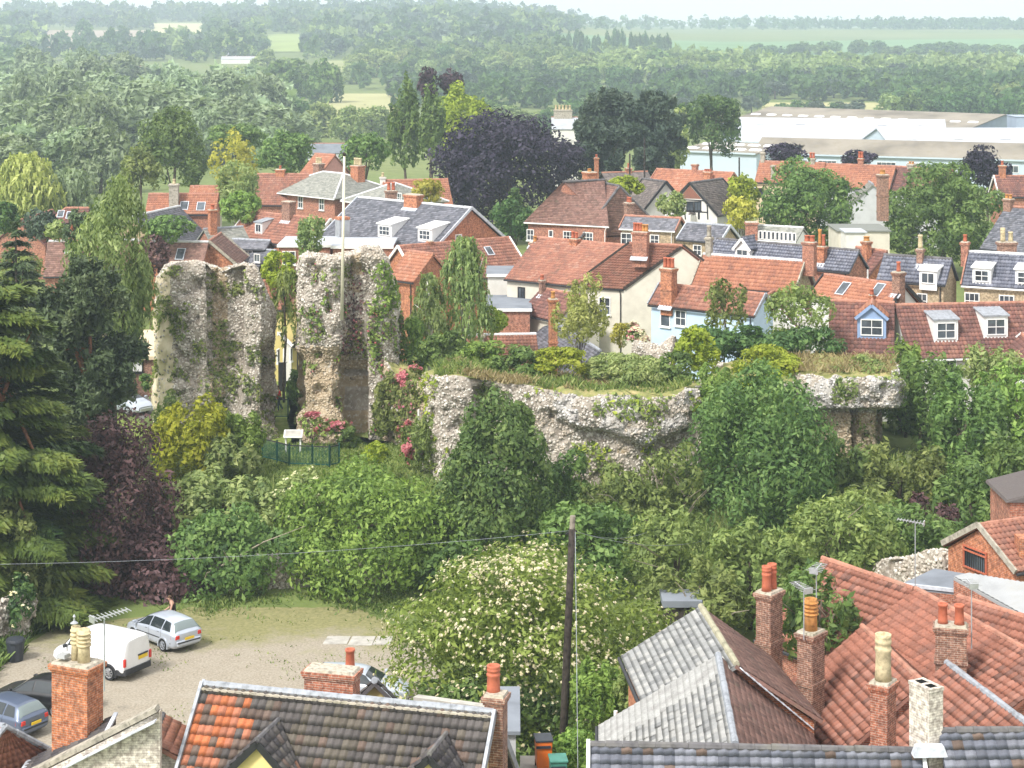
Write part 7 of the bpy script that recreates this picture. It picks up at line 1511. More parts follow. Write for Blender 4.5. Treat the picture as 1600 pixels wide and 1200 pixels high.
    for s in (-1, 1):
        m = MB(); m.box(((.98 if kind != 'van' else 1.18), s * (hw + .10), .93 if kind != 'van' else 1.05), (.12, .2, .14)); m.build('door_mirror', M[paint if kind != 'van' else 'trim'], root, local=True, bevel=.03)
        for k, xw in enumerate((wb / 2 - .02, -wb / 2 + (.05 if kind == 'van' else .1))):
            y0 = s * (hw - .09); am = MB(); n = 16
            rings = []
            for yy, r_ in ((s * (hw - .25), wr + .085), (s * (hw + .018), wr + .085), (s * (hw + .018), wr + .02), (s * (hw - .25), wr + .02)): rings.append([(xw + r_ * math.cos(math.pi * (j / n * 1.2 - .1)), yy, .31 + r_ * math.sin(math.pi * (j / n * 1.2 - .1))) for j in range(n + 1)])
            for a_ in range(3):
                for j in range(n): am.quad(rings[a_][j], rings[a_][j + 1], rings[a_ + 1][j + 1], rings[a_ + 1][j])
            am.build('wheel_arch', M['trim' if kind == 'van' else paint], root, local=True)
            wl_ = MB(); wl_.loft([[(xw + r_ * math.cos(2 * math.pi * j / 24), yy, wr + r_ * math.sin(2 * math.pi * j / 24)) for j in range(24)] for yy, r_ in ((y0 - s * .12, wr * .9), (y0 - s * .10, wr), (y0 + s * .09, wr), (y0 + s * .11, wr * .93), (y0 + s * .10, wr * .68), (y0 + s * .06, wr * .66))]); wo = wl_.build('wheel', M['rubber'], root, local=True, smooth=False)
            rm = MB(); ya = y0 + s * .085
            rm.loft([[(xw + r_ * math.cos(2 * math.pi * j / 20), yy, wr + r_ * math.sin(2 * math.pi * j / 20)) for j in range(20)] for yy, r_ in ((ya - s * .01, wr * .68), (ya + s * .022, wr * .66), (ya + s * .012, wr * .58), (ya - s * .02, wr * .56))], cap=False)
            for q in range(8 if kind == 'hatch' else 9):
                a_ = 2 * math.pi * q / (8 if kind == 'hatch' else 9); rm.bar((xw + wr * .1 * math.cos(a_), ya + s * .02, wr + wr * .1 * math.sin(a_)), (xw + wr * .6 * math.cos(a_), ya + s * .012, wr + wr * .6 * math.sin(a_)), wr * (.1 if kind == 'hatch' else .2), .02)
            rm.loft([[(xw + r_ * math.cos(2 * math.pi * j / 12), yy, wr + r_ * math.sin(2 * math.pi * j / 12)) for j in range(12)] for yy, r_ in ((ya, wr * .2), (ya + s * .03, wr * .17))]); rm.build('rim', M[rim], wo, local=True)
    return root
D = math.radians
car('white panel van with dark lower trim, parked under the purple tree', 158, 1046, D(180 - 31), 'van', 'paint_white', 'van')
car('silver hatchback seen from behind with dark multi-spoke wheels, beside the white van', 255, 1003, D(180 - 44), 'hatch', 'paint_silver', rim='lead')
car('black hatchback partly behind the big left chimney', 66, 1107, D(180 - 20), 'estate', 'paint_black')
car('dark blue-grey hatchback cut off by the left edge, red tail lamp showing', 2, 1138, D(180 - 33), 'hatch', 'paint_blue')
car('silver estate car behind the chimney with a single red pot', 562, 1093, D(-9), 'estate', 'paint_silver')
p_ = Vector(((196 - 800) / F * 131, 131, 3.03)); car('silver hatchback parked on the driveway left of the ruined tower', p_, 0, D(-38), 'hatch', 'paint_silver')
p_ = Vector(((140 - 800) / F * 133, 133, 3.03)); car('pale car on the driveway mostly hidden by the dark pine', p_, 0, D(-20), 'hatch', 'paint_silver')

# ------------------------------------------------------------------ people
def person(label, base, joints, radii, edges, rz, parts):
    """one skinned body; parts: extra clothing shells over some of the edges"""
    r = empty('person', base, label, 'person', None, rz)
    def skin(name, idx, mat, grow):
        me = bpy.data.meshes.new(name); used = sorted({i for e in idx for i in e}); mp = {k: i for i, k in enumerate(used)}
        me.from_pydata([joints[k] for k in used], [(mp[a], mp[b]) for a, b in idx], []); o = link(name, me, r)
        sk = o.modifiers.new('skin', 'SKIN'); sk.use_smooth_shade = True
        for k in used: v = me.skin_vertices[0].data[mp[k]]; v.radius = (radii[k][0] + grow, radii[k][1] + grow); v.use_root = (mp[k] == 0)
        sb = o.modifiers.new('sub', 'SUBSURF'); sb.levels = sb.render_levels = 1; me.materials.append(M[mat]); return o
    skin('body', edges, 'skin', 0)
    for nm, idx, mat, g in parts: skin(nm, idx, mat, g)
    return r
J = [(0, 0, .96), (.02, 0, 1.12), (.05, 0, 1.30), (.09, 0, 1.44), (.15, 0, 1.53), (.20, 0, 1.60), (.23, 0, 1.71),     # 0 pelvis 1 waist 2 chest 3 shoulders 4 neck 5 jaw 6 crown
     (.08, .19, 1.40), (.16, .25, 1.13), (.36, .20, 1.00), (.45, .16, .97), (.08, -.19, 1.40), (.16, -.25, 1.13), (.36, -.20, 1.02), (.45, -.16, 1.0),
     (0, .10, .90), (.04, .12, .50), (-.02, .12, .08), (.12, .13, .04), (0, -.10, .90), (.02, -.12, .50), (-.05, -.12, .08), (.09, -.13, .04)]
RD = [(.125, .125), (.12, .12), (.135, .135), (.09, .09), (.055, .055), (.09, .095), (.105, .12), (.065, .065), (.048, .048), (.038, .036), (.04, .022), (.065, .065), (.048, .048), (.038, .036), (.04, .022),
      (.09, .09), (.06, .06), (.042, .042), (.045, .032), (.09, .09), (.06, .06), (.042, .042), (.045, .032)]
E = [(0, 1), (1, 2), (2, 3), (3, 4), (4, 5), (5, 6), (3, 7), (7, 8), (8, 9), (9, 10), (3, 11), (11, 12), (12, 13), (13, 14), (0, 15), (15, 16), (16, 17), (17, 18), (0, 19), (19, 20), (20, 21), (21, 22)]
def finger_set(r, J_, ia, ib):
    a, b = Vector(J_[ia]), Vector(J_[ib]); d = (b - a).normalized(); sd_ = Vector((0, 1, 0)); m = MB()
    for k, (o, ln) in enumerate(((-.03, .06), (-.01, .075), (.01, .08), (.03, .07))): s = b + sd_ * o; m.tube([s, s + d * ln * .6, s + d * ln * .8 + Vector((0, 0, -.03))], [.010, .009, .007], 5)
    m.tube([b - d * .03 + sd_ * .035, b + sd_ * .06 + d * .02], [.011, .008], 5); return tag(m.build('fingers', M['skin'], r, local=True), kind='stuff')
def face(r, j, hair=True, rot=0):
    c = Vector(j[6]) * .62 + Vector(j[5]) * .38; m = MB(); f = Vector((1, 0, -.25)).normalized()
    m.lathe((c.x - .035, 0, c.z + .0), [(.088, -.03), (.103, .02), (.098, .065), (.062, .10), (.01, .112)], 12); m.build('hair', M['hair'], r, local=True, smooth=True)
    n = MB(); q = c + f * .095; n.tube([q + Vector((0, 0, .02)), q + f * .02 - Vector((0, 0, .025))], [.008, .016], 6); n.build('nose', M['skin'], r, local=True)
    e = MB()
    for s in (-1, 1): e.box((q.x - .012, s * .034, q.z + .018), (.016, .022, .012))
    e.box((q.x - .004, 0, q.z - .058), (.012, .045, .008)); tag(e.build('eyes_and_mouth', M['wood_dark'], r, local=True), kind='stuff')
    for s in (-1, 1): m = MB(); m.box((c.x - .02, s * .088, c.z - .03), (.03, .018, .055)); m.build('ear', M['skin'], r, local=True, bevel=.006)
# man behind the silver hatchback
pm = WZ(271, 990, 0); pm = Vector((W(271, 985, 93.6).x, 93.6, 0))
per = person('man in a dark red sleeveless top bending his head beside the silver hatchback', pm, J, RD, E, D(195), [('vest', [(0, 1), (1, 2), (2, 3)], 'cloth_dark', .036), ('trousers', [(0, 15), (15, 16), (16, 17), (0, 19), (19, 20), (20, 21)], 'denim', .014)])
face(per, J); finger_set(per, J, 9, 10); finger_set(per, J, 13, 14)
# walker in red between the towers
J2 = [list(q) for q in J]; J2[9] = (.22, .22, .92); J2[10] = (.27, .21, .85); J2[13] = (.05, -.24, .88); J2[14] = (.08, -.23, .80); J2[16] = (.16, .12, .5); J2[17] = (.10, .12, .08); J2[18] = (.24, .13, .05); J2[20] = (-.02, -.12, .5); J2[21] = (-.25, -.12, .12); J2[22] = (-.13, -.13, .05); J2[4] = (.11, 0, 1.53); J2[5] = (.14, 0, 1.61); J2[6] = (.14, 0, 1.72)
p2 = Vector((W(437, 620, 131).x, 131, 3.02)); per2 = person('walker in a bright red jacket on the path between the towers', p2, [tuple(q) for q in J2], RD, E, D(200),
    [('jacket', [(0, 1), (1, 2), (2, 3), (3, 7), (7, 8), (8, 9), (3, 11), (11, 12), (12, 13)], 'cloth_red', .022), ('trousers', [(0, 15), (15, 16), (16, 17), (0, 19), (19, 20), (20, 21)], 'denim', .014)])
face(per2, J2); finger_set(per2, J2, 9, 10); finger_set(per2, J2, 13, 14)
m = MB(); p_ = W(441, 594, 138); m.box((p_.x, 138, 3), (.55, .2, 2.1)); tag(m.build('garden_door', M['black_paint']), 'narrow black garden door at the end of the path', 'door')

# ------------------------------------------------------------------ foreground roofs
VM = lambda *q: [(M[a], b) for a, b in q]
def flat_tile(name, col, var=.25, moss=None):
    return m_tile(name, [(0, tuple(x * (1 - var) for x in col)), (.5, col), (1, tuple(x * (1 + var) for x in col))], moss, .6, grime=.4)
M['ft_dark'] = flat_tile('worn_dark_tile', (.095, .086, .082), .3); M['ft_moss'] = flat_tile('mossy_dark_tile', (.115, .10, .08), .25, (.22, .19, .06)); M['ft_brown'] = flat_tile('brown_tile', (.14, .10, .08), .25)
M['ft_orange'] = flat_tile('orange_tile', (.50, .16, .065), .18); M['ft_red'] = flat_tile('faded_red_tile', (.40, .155, .09), .2); M['ft_blue'] = flat_tile('blue_grey_tile', (.12, .13, .16), .25); M['ft_blue2'] = flat_tile('pale_blue_grey_tile', (.19, .20, .235), .2)
M['ft_slate1'] = flat_tile('pale_slate', (.30, .305, .30), .12, (.33, .31, .22)); M['ft_slate2'] = flat_tile('white_slate', (.37, .37, .355), .1); M['ft_slate3'] = flat_tile('grey_slate', (.215, .22, .22), .15)
M['ft_pan1'] = flat_tile('orange_pantile', (.29, .122, .082), .2); M['ft_pan2'] = flat_tile('pink_pantile', (.33, .155, .112), .18); M['ft_pan3'] = flat_tile('dark_pantile', (.18, .088, .066), .25)
vM1 = VM(('ft_dark', .55), ('ft_moss', .28), ('ft_brown', .15), ('ft_orange', .02), ('ft_red', .0001))
def pickM1(s, t, rng):      # the orange patch lies in the left part of the slope
    po = max(0, min(.78, (.235 - s + (1 - t) * .03) * 5.5)) if t < .90 else .05
    r = rng.random()
    if r < po: return int(9 + rng.integers(6)) if r > .15 else int(6 + rng.integers(3))
    return int(rng.choice([0, 1, 2, 3, 4, 5, 6, 7, 8], p=[.20, .20, .19, .10, .10, .09, .04, .04, .04]))
m1 = house('front_house', 'yellow rendered house with mossy dark pantiles, orange patch and two gabled dormers', (318, 1068), (772, 1112), 9, 0, 'render_yellow', 'ft_dark', 'pan', 47, w=4.2, ridge='lead', gut='black_paint', verge='lead', ridge_parts=True, roof2='pan_dark',
      parts=dict(variants=vM1, name='pantile', pick=pickM1, max=300),
      dorm=[(405, 1245, 1.9, .72, 'gable', 'render_yellow', 'pan_dark', (1, 0), .95, None, 'black_paint'), (673, 1270, 1.9, .72, 'gable', 'render_yellow', 'pan_dark', (1, 0), .95, None, 'black_paint')],
      chim=[(519, 1043, 86, -1.0, .42, 'brick_red', [], {'flash': False, 'bands': 0, 'z0': 6}), (775, 1082, 36, -.3, 1.0, 'brick_brown', [(.0, 0)][:0], {'flash': False, 'bands': 2, 'z0': 0})])
mb = MB(); a_ = WZ(318, 1068, 9); b_ = WZ(772, 1112, 9); d_ = (b_ - a_).normalized()     # mortar fillet under the lead ridge
n_ = Vector((-d_.y, d_.x, 0)); n_ = n_ if n_.y < 0 else -n_
mb.bar(a_ + n_ * .17 - Vector((0, 0, .10)), b_ + n_ * .17 - Vector((0, 0, .10)), .12, .06); mb.build('mortar_fillet', M['mortar'], m1)
def pot(parent, u, v0, Y, h, r, mat, style='band'):
    p = W(u, v0, Y); m = MB(); pr, ph = r, h
    prof = [(pr * 1.15, 0), (pr * 1.05, ph * .25), (pr, ph * .6), (pr * 1.12, ph * .64), (pr * 1.12, ph * .70), (pr, ph * .72), (pr, ph * .79), (pr * 1.1, ph * .81), (pr * 1.1, ph * .87), (pr, ph * .89), (pr * 1.08, ph * .94), (pr * 1.08, ph)] if style == 'band' else ([(pr * 1.12, 0), (pr, ph * .2), (pr * .88, ph * .84), (pr * 1.05, ph * .88), (pr * 1.05, ph)] if style == 'plain' else
           [(pr, 0), (pr * .92, ph * .42)] + [q for k in range(4) for q in ((pr * .85, ph * (.44 + k * .13)), (pr * 1.12, ph * (.47 + k * .13)), (pr * 1.12, ph * (.52 + k * .13)), (pr * .85, ph * (.55 + k * .13)))] + [(pr * .95, ph)])
    m.lathe((p.x, p.y, p.z), prof + [(pr * .78, ph), (pr * .74, ph * .7)], 16); o = m.build('chimney_pot', M[mat], parent)
    for pl in o.data.polygons: pl.use_smooth = abs(pl.normal.z) < .8
    return o
chs = [o for o in m1.children if o.name.startswith('chimney')]
pot(chs[0], 547, 1044, 61.6, .62, .15, 'pot_red', 'plain'); pot(chs[1], 771, 1083, 58.4, .85, .19, 'pot_red', 'band')
house('back_dormer', 'small tiled gable poking over the ridge beside the red pot chimney', (585, 1063), W(592, 1070, 64), 8.62, 6, 'render_yellow', 'pan_dark', 'pan', 45, w=.85, ridge='lead', gutter=False, cat='gable')
mb = MB(); p0, p1 = W(655, 1088, 63), W(770, 1104, 61.5); mb.bar(p0 - Vector((0, 0, 2)), p1 - Vector((0, 0, 2)), .3, 4); tag(mb.build('yard_wall', M['concrete']), 'grey rendered yard wall behind the mossy roof ridge', 'wall')
# dark pantiled range along the bottom right
vD = VM(('ft_blue', .5), ('ft_blue2', .4), ('ft_brown', .1))
house('front_house', 'house with blue-grey pantiles along the bottom edge, white verge at its left', (921, 1163), (1440, 1173), 9.5, 0, 'brick_grey', 'ft_blue', 'big', 42, w=3.4, ridge='ridge_dark', ridge_parts=True, verge='white_paint', roof2='pan_blue', parts=dict(variants=vD, name='pantile'))
house('front_house', 'higher blue-grey pantiled house at the bottom right corner behind the white chimney', (1466, 1142), (1655, 1140), 10, 0, 'brick_grey', 'ft_blue', 'big', 42, w=3.4, ridge='ridge_dark', ridge_parts=True, roof2='pan_blue', parts=dict(variants=vD, name='pantile'))
def stack(label, u, v0, vb, wx, wy, rz, Y, mat, pots=(), bands=2, z0=None, cap='mortar'):
    """free description of a chimney that a roof hides the foot of; v0 top of the brickwork"""
    c = W(u, v0, Y); zb_ = z0 if z0 is not None else W(u, vb, Y).z - 1.2
    r = empty('brick_chimney_stack', (c.x, c.y, zb_), label, 'chimney'); o = chimney(r, (c.x, c.y), zb_, c.z, wx, wy, rz, mat, pots, cap, bands); return r
# white painted chimney with two open flues
c = W(1447, 1068, 53.9); zb_ = 8; r = empty('brick_chimney_stack', (c.x, c.y, zb_), 'white painted chimney with two open square flues at the end of the blue-grey roof', 'chimney')
zt = c.z; wx, wy, rz = .50, .82, D(-62) + D(90); m = MB(); m.box((c.x, c.y, zb_), (.5, .85, zt - zb_ - .1), rz); o = m.build('chimney', M['brick_white'], r)
m = MB(); m.box((c.x, c.y, zt - .0995), (.54, .89, .10), rz); m.build('chimney_cap', M['brick_white'], o)
for k in (-.2, .2): m = MB(); m.box((c.x - math.sin(rz) * k, c.y + math.cos(rz) * k, zt + .0015), (.26, .27, .002), rz); m.build('flue', M['soot'], o)
m = MB(); q = W(1462, 1166, 53.6); m.box((q.x - .25, q.y - .35, q.z - .12), (.95, .35, .28), .05, top=.8); m.build('chimney_flashing', M['lead_pale'], o)
# pale slate roofs with brown tiled backs
vS = VM(('ft_slate1', .5), ('ft_slate2', .25), ('ft_slate3', .25)); vS2 = VM(('ft_slate2', .5), ('ft_slate1', .42), ('ft_slate3', .08))
s1 = house('slate_house', 'house with pale grey slates on the left slope and brown plain tiles on the right', (1095, 947), (1151, 1038), 8.5, 0, 'brick_orange', 'ft_slate1', 'slate', 30.5, w=2.95, BA=Vector((9.45, 70.2, 6.6)), BB=Vector((10.35, 63.8, 6.6)), ridge='ridge_moss', roof2='plain_brown', sty2='plain', over=.25, verge=None, parts=dict(variants=vS, name='slate'))
s2 = house('slate_house', 'lower front range of the pale slate house, lead hip against brown tiles', (1122, 1023), Vector((6.56, 56.4, 8.6)), 8.6, 0, 'brick_grey', 'ft_slate2', 'slate', 31.3, w=4.0, BA=Vector((10.05, 64.4, 6.06)), BB=Vector((9.75, 56.4, 6.06)), ridge='lead', roof2='plain_brown', sty2='plain', gutter=True, parts=dict(variants=vS2, name='slate'))
m = MB(); p0, p1 = W(1158, 1050, 63.6), W(1268, 1141, 64.2)
for k in range(12): a = p0.lerp(p1, k / 12); b = p0.lerp(p1, (k + 1) / 12); m = MB(); m.bar(a + Vector((0, -.12, .14)), b + Vector((0, -.12, .12)), .32, .04); m.build('lead_flashing', M['lead_pale'], s2)
m = MB(); q = W(962, 1125, 68); m.tube([q - Vector((0, 0, .2)), q + Vector((0, 0, .32))], .07, 8); m.build('vent_pipe', M['white_paint'], s2)
# red chimneys
stack('tall brick chimney with two slender red pots behind the slate roof', 1202, 921, 1045, .62, .88, D(-38), 71.5, 'brick_brown', [(-.0, .2, .92, .165, 'pot_red', 'band'), (0, -.2, .92, .165, 'pot_red', 'band')])
stack('tall brick chimney with an orange louvred pot and television aerial', 1267, 984, 1108, .62, .82, D(-40), 67.5, 'brick_brown', [(0, .0, 1.1, .235, 'pot_orange', 'louvre')])
stack('brick chimney with one tall cream banded pot before the orange roofs', 1380, 1062, 1170, .56, .70, D(-34), 59.5, 'brick_red', [(0, 0, 1.42, .235, 'pot_buff', 'band')], z0=5)
stack('broad brick chimney with two red pots in the middle of the orange roofs', 1486, 974, 1046, 1.05, .62, D(-14), 66.6, 'brick_brown', [(-.28, 0, .68, .165, 'pot_red', 'plain'), (.28, 0, .68, .165, 'pot_red', 'plain')], bands=2)
# orange pantiled roofs on the right
vP = VM(('ft_pan1', .62), ('ft_pan2', .26), ('ft_pan3', .12)); kw = dict(ridge='ridge_red', roof2='pan_orange', parts=dict(variants=vP, name='pantile'), ridge_parts=True)
house('orange_roofed_house', 'far orange pantile roof under the overhanging tree branches', (1285, 872), (1428, 920), 8, 0, 'brick_red', 'ft_pan1', 'pan', 36, w=3.6, **kw)
house('orange_roofed_house', 'large orange pantile roof sloping left with pink ridge tiles', (1431, 920), (1660, 1046), 8, 0, 'brick_red', 'ft_pan1', 'pan', 29, w=5.5, **kw)
house('orange_roofed_house', 'nearer orange pantile roof with pink ridge running towards the brick chimney', (1347, 978), (1442, 1066), 7.5, 0, 'brick_red', 'ft_pan2', 'pan', 39, w=4.6, **kw)
house('orange_roofed_house', 'orange pantile roof with dark lead ridge at the lower right', (1479, 1035), (1660, 1172), 7.8, 0, 'brick_red', 'ft_pan1', 'pan', 38, w=4.2, **{**kw, 'ridge': 'lead'})
house('orange_roofed_house', 'narrow orange roof strip beyond the large one at the right edge', (1497, 932), (1660, 982), 8.3, 0, 'brick_red', 'ft_pan2', 'pan', 34, w=2.0, **{**kw, 'ridge_parts': False})
# flat grey roof, pale corrugated roof, barred gable
r = empty('flat_roofed_extension', W(1470, 905, 80), 'flat dark grey roof below the barred brick gable', 'building')
q = [W(1406, 912, 79), W(1462, 866, 84.5), W(1560, 886, 84.5), W(1530, 925, 77.5)]; zf = 6.1; q = [WZ(u, v, zf) for u, v in ((1405, 914), (1460, 888), (1560, 905), (1530, 928))]
m = MB(); m.hexa([Vector((p.x, p.y, 0)) for p in q], [Vector((p.x, p.y, zf - .15)) for p in q]); m.build('wall', M['brick_red'], r); m = MB(); m.hexa([p - Vector((0, 0, .148)) for p in q], q); m.build('roof', M['flat_grey'], r)
m = MB(); m.bar(q[0] + Vector((0, 0, .03)), q[3] + Vector((0, 0, .03)), .12, .14); m.build('roof_edge', M['lead_pale'], r)
r = empty('outbuilding', W(1560, 960, 74), 'pale corrugated lean-to roof at the right edge', 'outbuilding'); zc = 6.6
q = [WZ(1490, 902, 6.9), WZ(1512, 897, 7.0), WZ(1680, 925, 7.0), WZ(1640, 985, 6.2)]; V, Q, R = tile_surf(q[0], q[3], q[2], q[1], 'plain', 2, 3)
m = MB(); m.hexa([p - Vector((0, 0, .12)) for p in q], [p - Vector((0, 0, .01)) for p in q]); ro = m.build('roof', M['asb_white'], r); L_ = 40; VV = []
for k in range(L_ + 1):
    for e, (a, b) in enumerate(((q[0], q[1]), (q[3], q[2]))): p = a.lerp(b, 0) if 0 else None
    f = k / L_; a = q[0].lerp(q[3], f); b = q[1].lerp(q[2], f); h = Vector((0, 0, .05 + .03 * (k % 2))); VV += [a + h, b + h]
tag(link('corrugations', np_mesh('corrugations', np.array([tuple(p) for p in VV]) - np.array(ORG[r.name]), [(2 * k, 2 * k + 2, 2 * k + 3, 2 * k + 1) for k in range(L_)], M['asb_white']), ro), kind='stuff')
m = MB(); m.hexa([Vector((p.x, p.y, 0)) for p in q], [p - Vector((0, 0, .13)) for p in q]); m.build('wall', M['brick_red'], r)
A_ = WZ(1528.5, 820.5, 8.0); B_ = A_ + Vector((2.1, 1.0, 0)).normalized() * 5
g1 = house('brick_outbuilding', 'orange brick gable with a barred window and flat grey roof at its foot', A_, B_, 8.0, 0, 'brick_orange', 'pan_orange', 'pan', 30, w=2.45, ridge='ridge_red', verge='stone', cat='outbuilding')
nA = Vector((-2.1, -1.0, 0)).normalized(); c = ray_plane(1525, 874, A_ + nA * -.18, nA) + nA * .02; rt = Vector((-nA.y, nA.x, 0)); m = MB(); g = MB()
for k in range(10): p = c + rt * (-.66 + 1.32 * k / 9); m.bar(p - Vector((0, 0, .42)) + nA * .05, p + Vector((0, 0, .42)) + nA * .05, .03)
tag(m.build('window_bars', M['black_paint'], g1), kind='stuff'); m = MB()
for z in (-.45, .28, .45): m.bar(c + rt * -.78 + Vector((0, 0, z)) + nA * .06, c + rt * .78 + Vector((0, 0, z)) + nA * .06, .08, .06)
for x in (-.74, .74): m.bar(c + rt * x + Vector((0, 0, -.45)) + nA * .05, c + rt * x + Vector((0, 0, .45)) + nA * .05, .08, .05)
m.build('window_frame', M['pot_red'], g1); g.quad(c + rt * -.72 + Vector((0, 0, -.44)) + nA * .02, c + rt * .72 + Vector((0, 0, -.44)) + nA * .02, c + rt * .72 + Vector((0, 0, .44)) + nA * .02, c + rt * -.72 + Vector((0, 0, .44)) + nA * .02); g.build('pane', M['glass'], g1)
c = W(1600, 800, 86); r = empty('brick_house', (c.x + 1.5, 87, 0), 'red brick house cut by the right edge with low dark tiled roof', 'house'); m = MB(); m.box((c.x + 1.4, 87.5, 0), (4.2, 3.5, W(0, 782, 86).z), 0); m.build('wall', M['brick_red'], r)
m = MB(); zt = W(0, 782, 86).z; m.hexa([Vector((c.x - .9, 85.6, zt + .002)), Vector((c.x + 3.7, 85.6, zt + .002)), Vector((c.x + 3.7, 89.4, zt + .002)), Vector((c.x - .9, 89.4, zt + .002))], [Vector((c.x - .85, 85.65, zt + .12)), Vector((c.x + 3.7, 85.65, zt + 1.3)), Vector((c.x + 3.7, 89.35, zt + 1.3)), Vector((c.x - .85, 89.35, zt + .12))]); m.build('roof', M['tile_grey'], r)
m = MB(); p_ = W(1590, 850, 81.5); m.box((p_.x + .6, 82, 0), (1.0, .8, p_.z + .2), 0); tag(m.build('brick_pier', M['brick_orange']), 'orange brick pier at the right edge beside the barred gable', 'pier')
# bottom left: gabled parapet, chimney and roofs
P1, P2 = WZ(246, 1106, 9), W(40, 1211, 58.6); d_ = (P2 - P1).normalized(); up = Vector((0, 0, 1))
k_ = house('front_house', 'house at the bottom left with a stone-coped parapet gable and lead flashing', Vector((P1.x - .3, 58.75, 7.8)), Vector((P1.x - .33, 61.0, 7.8)), 7.8, 0, 'brick_white', 'pan_orange', 'pan', 29, w=6.5, ridge='ridge_dark', gutter=False)
for k in range(5): a, b = P1.lerp(P2, k / 5), P1.lerp(P2, (k + .985) / 5); m = MB(); m.bar(a, b, .42, .14); m.build('coping_stone', M['stone'], k_)
m = MB(); fl = Vector((0, -.32, -.28))
for k in range(6): a, b = P1.lerp(P2, k / 6), P1.lerp(P2, (k + .98) / 6); m = MB(); m.bar(a + fl, b + fl, .34, .03); m.build('lead_flashing', M['lead_pale'], k_)
m = MB(); m.hexa([Vector((P2.x, 58.2, 0)), Vector((P1.x + .1, 58.2, 0)), Vector((P1.x + .1, 58.5, 0)), Vector((P2.x, 58.5, 0))], [Vector((P2.x, 58.2, P2.z - .12)), Vector((P1.x + .1, 58.2, P1.z - .08)), Vector((P1.x + .1, 58.5, P1.z - .08)), Vector((P2.x, 58.5, P2.z - .12))]); m.build('gable_wall', M['brick_white'], k_)
ck = stack('big orange brick chimney at the bottom left with stained cap', 121, 1032, 1150, 1.35, .82, D(-24), 60.2, 'brick_orange', [(-.10, .05, 1.05, .155, 'pot_buff', 'louvre'), (.25, .0, 1.02, .205, 'pot_buff', 'louvre')], bands=1, z0=4)
m = MB(); q = W(121, 1030, 60.2); m.box((q.x - .44, q.y, q.z + .07), (.34, .34, .10), D(-24), top=.8); m.build('chimney_cap', M['asb_white'], ck)
m = MB(); p_ = W(116, 970, 60.2); m.lathe((p_.x, p_.y, p_.z - .12), [(.03, 0), (.13, .05), (.03, .12), (.02, .2), (.05, .25), (.01, .32)], 8); m.build('cowl', M['grey_metal'], ck)
hr = house('front_house', 'orange hipped roof corner with grey hip at the bottom left edge', W(-40, 1132, 61), W(14, 1138, 59.8), 7.3, 0, 'brick_red', 'ft_pan1', 'pan', 36, w=3.4, hip=(0, .2), ridge='lead', gutter=False)
house('front_house', 'small dark pantiled roof between the white gable and the yellow house', (236, 1145), (304, 1152), 7, 0, 'brick_grey', 'ft_dark', 'pan', 42, w=3, ridge='lead', roof2='pan_dark', gutter=False, parts=dict(variants=VM(('ft_dark', .8), ('ft_brown', .2)), name='pantile'))
r = empty('small_roof', W(120, 1160, 59), 'dark tiled strip of roof with lead edges at the foot of the big left chimney', 'roof')
def cz(x): return P1.z - (P1.x - x) * (P1.z - P2.z) / (P1.x - P2.x)
q = [Vector((x, y, cz(x) - .16)) for x, y in ((-15.2, 58.75), (-12.45, 58.75), (-12.5, 60.6), (-15.2, 60.6))]
m = MB(); m.hexa([p - up * .5 for p in q], [p - up * .02 for p in q]); m.build('roof', M['pan_dark'], r); m = MB(); m.bar(q[0] + up * .07, q[3] + up * .07, .14, .08); m.build('lead_edge', M['lead_pale'], r); m = MB(); m.bar(q[1] + up * .07, q[2] + up * .07, .12, .08); m.build('lead_edge', M['lead_pale'], r)
V, Q, R = tile_surf(q[0] + up * .01, q[3] + up * .01, q[2] + up * .01, q[1] + up * .01, 'pan', 4, 8); tag(link('pantiles', np_mesh('pantiles', V - np.array(ORG[r.name]), Q, M['pan_dark'], rnd=R), r), kind='stuff')
# sheds and bins by the elder
flat_block('garden_shed', 'grey felt roofed shed right of the yellow house', 768, 806, 1150, W(0, 1146, 64).z, 64, 4, 0, 'render_grey', 'flat_grey', cat='shed')
flat_block('garden_shed', 'concrete shed with dark opening under the arching trees', 1040, 1092, 950, W(0, 948, 90).z, 90, 1.6, 0, 'wood_dark', 'flat_grey', cat='shed', lip=.3)
def wheelie(label, u, v, Y, mat, lid):
    p = W(u, v, Y); r = empty('wheeled_bin', (p.x, Y, 0), label, 'bin'); b = p.z - 1.05; s = MB(); s.box((p.x, Y, b + .1), (.5, .6, .9), .1, top=1.12); s.build('bin_body', M[mat], r, bevel=.03)
    s = MB(); s.box((p.x, Y, b + 1.002), (.62, .74, .07), .1); s.build('lid', M[lid], r, bevel=.02); s = MB(); s.box((p.x, Y - .36, b + .80), (.5, .05, .08), .1); s.build('handle', M['bin_dark'], r)
    for dx in (-.26, .26): s = MB(); s.tube([(p.x + dx - .03, Y + .25, b + .1), (p.x + dx + .03, Y + .25, b + .1)], .1, 12); s.build('wheel', M['rubber'], r)
    if b > .02: s = MB(); s.box((p.x, Y + .3, 0), (1.6, 1.6, b - .004), 0); s.build('plinth', M['concrete'], r)
    return r
wheelie('orange wheeled bin with dark lid below the elder', 849, 1152, 66, 'bin_orange', 'bin_dark'); wheelie('green wheeled bin beside the orange one', 872, 1184, 65, 'bin_green', 'bin_green')
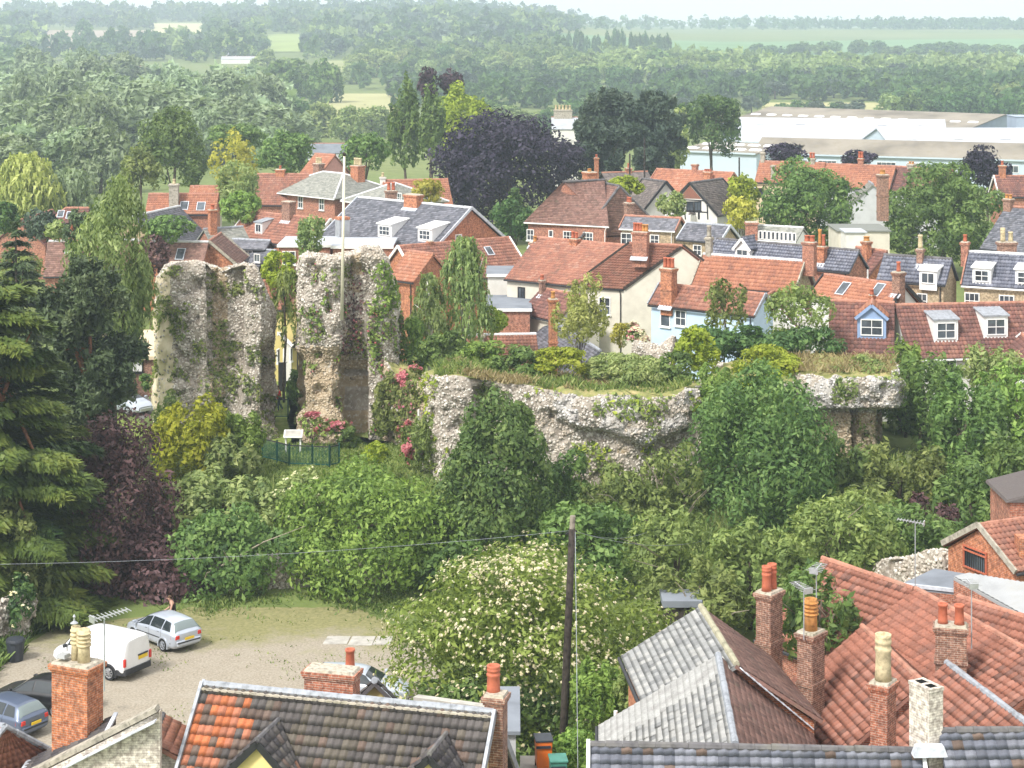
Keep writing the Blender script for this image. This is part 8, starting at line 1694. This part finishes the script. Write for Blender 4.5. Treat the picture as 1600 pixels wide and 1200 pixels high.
# telegraph pole and wires
tp_ = empty('telegraph_pole', (W(884, 1088, 75.5).x, 75.5, 0), 'leaning dark wooden telegraph pole before the flowering elder', 'pole'); top_ = W(895, 806, 75.5); bs = W(883, 1090, 75.5); m = MB(); bb = bs + (bs - top_) * (bs.z / (top_.z - bs.z))
m.tube([bb, bs, bs.lerp(top_, .5), bs.lerp(top_, .93)], [.17, .165, .15, .135], 10); m.build('pole', M['wood_dark'], tp_, smooth=True); m = MB(); m.tube([bs.lerp(top_, .93), top_], [.115, .11], 10); m.build('pole_top', M['wood_grey'], tp_)
m = MB(); m.bar(bs.lerp(top_, .9) - Vector((.25, 0, 0)), bs.lerp(top_, .9) + Vector((.2, .1, .1)), .06); m.build('bracket', M['black_paint'], tp_)
def wire(label, p, q, sag, r=.0065): 
    m = MB(); pts = [p.lerp(q, k / 14) - Vector((0, 0, sag * 4 * (k / 14) * (1 - k / 14))) for k in range(15)]; m.tube(pts, r, 5); tag(m.build('overhead_wire', M['lead']), label, 'wire')
wt = bs.lerp(top_, .92)
wire('thin wire running from the pole across the trees to the left edge', wt, W(-20, 882, 70), .25); wire('wire falling from the pole towards the right', wt, W(1010, 832, 95), .3, .01); wire('second wire from the pole into the trees', wt, W(1100, 845, 98), .4, .01); wire('stay wire hanging beside the telegraph pole', wt + Vector((.12, 0, 0)), W(903, 1210, 66), .0, .012)
# aerials
p_ = W(163, 1080, 57.2); aerial('television aerial on a thin mast right of the big left chimney', (p_.x, 57.2), p_.z, W(0, 962, 57.2).z, D(38), 10, 1.2)
p_ = W(1256, 1000, 67); aerial('small television aerial fixed to the louvred pot chimney', (p_.x, 67), p_.z, W(0, 918, 67).z, D(115), 8, .9)
p_ = W(1277, 960, 68); aerial('white many-armed aerial above the louvred pot chimney', (p_.x, 68.2), p_.z - 1, W(0, 888, 68.2).z, D(60), 6, .8)
p_ = W(1430, 914, 79.5); aerial('tall aerial standing on the flat grey roof', (p_.x, 79.5), 6.1, W(0, 815, 79.5).z, D(160), 9, 1.1)
p_ = W(1518, 1000, 66.4); aerial('dark aerial strapped to the chimney with two red pots', (p_.x, 66.4), p_.z - .3, W(0, 912, 66.4).z, D(100), 5, .6)
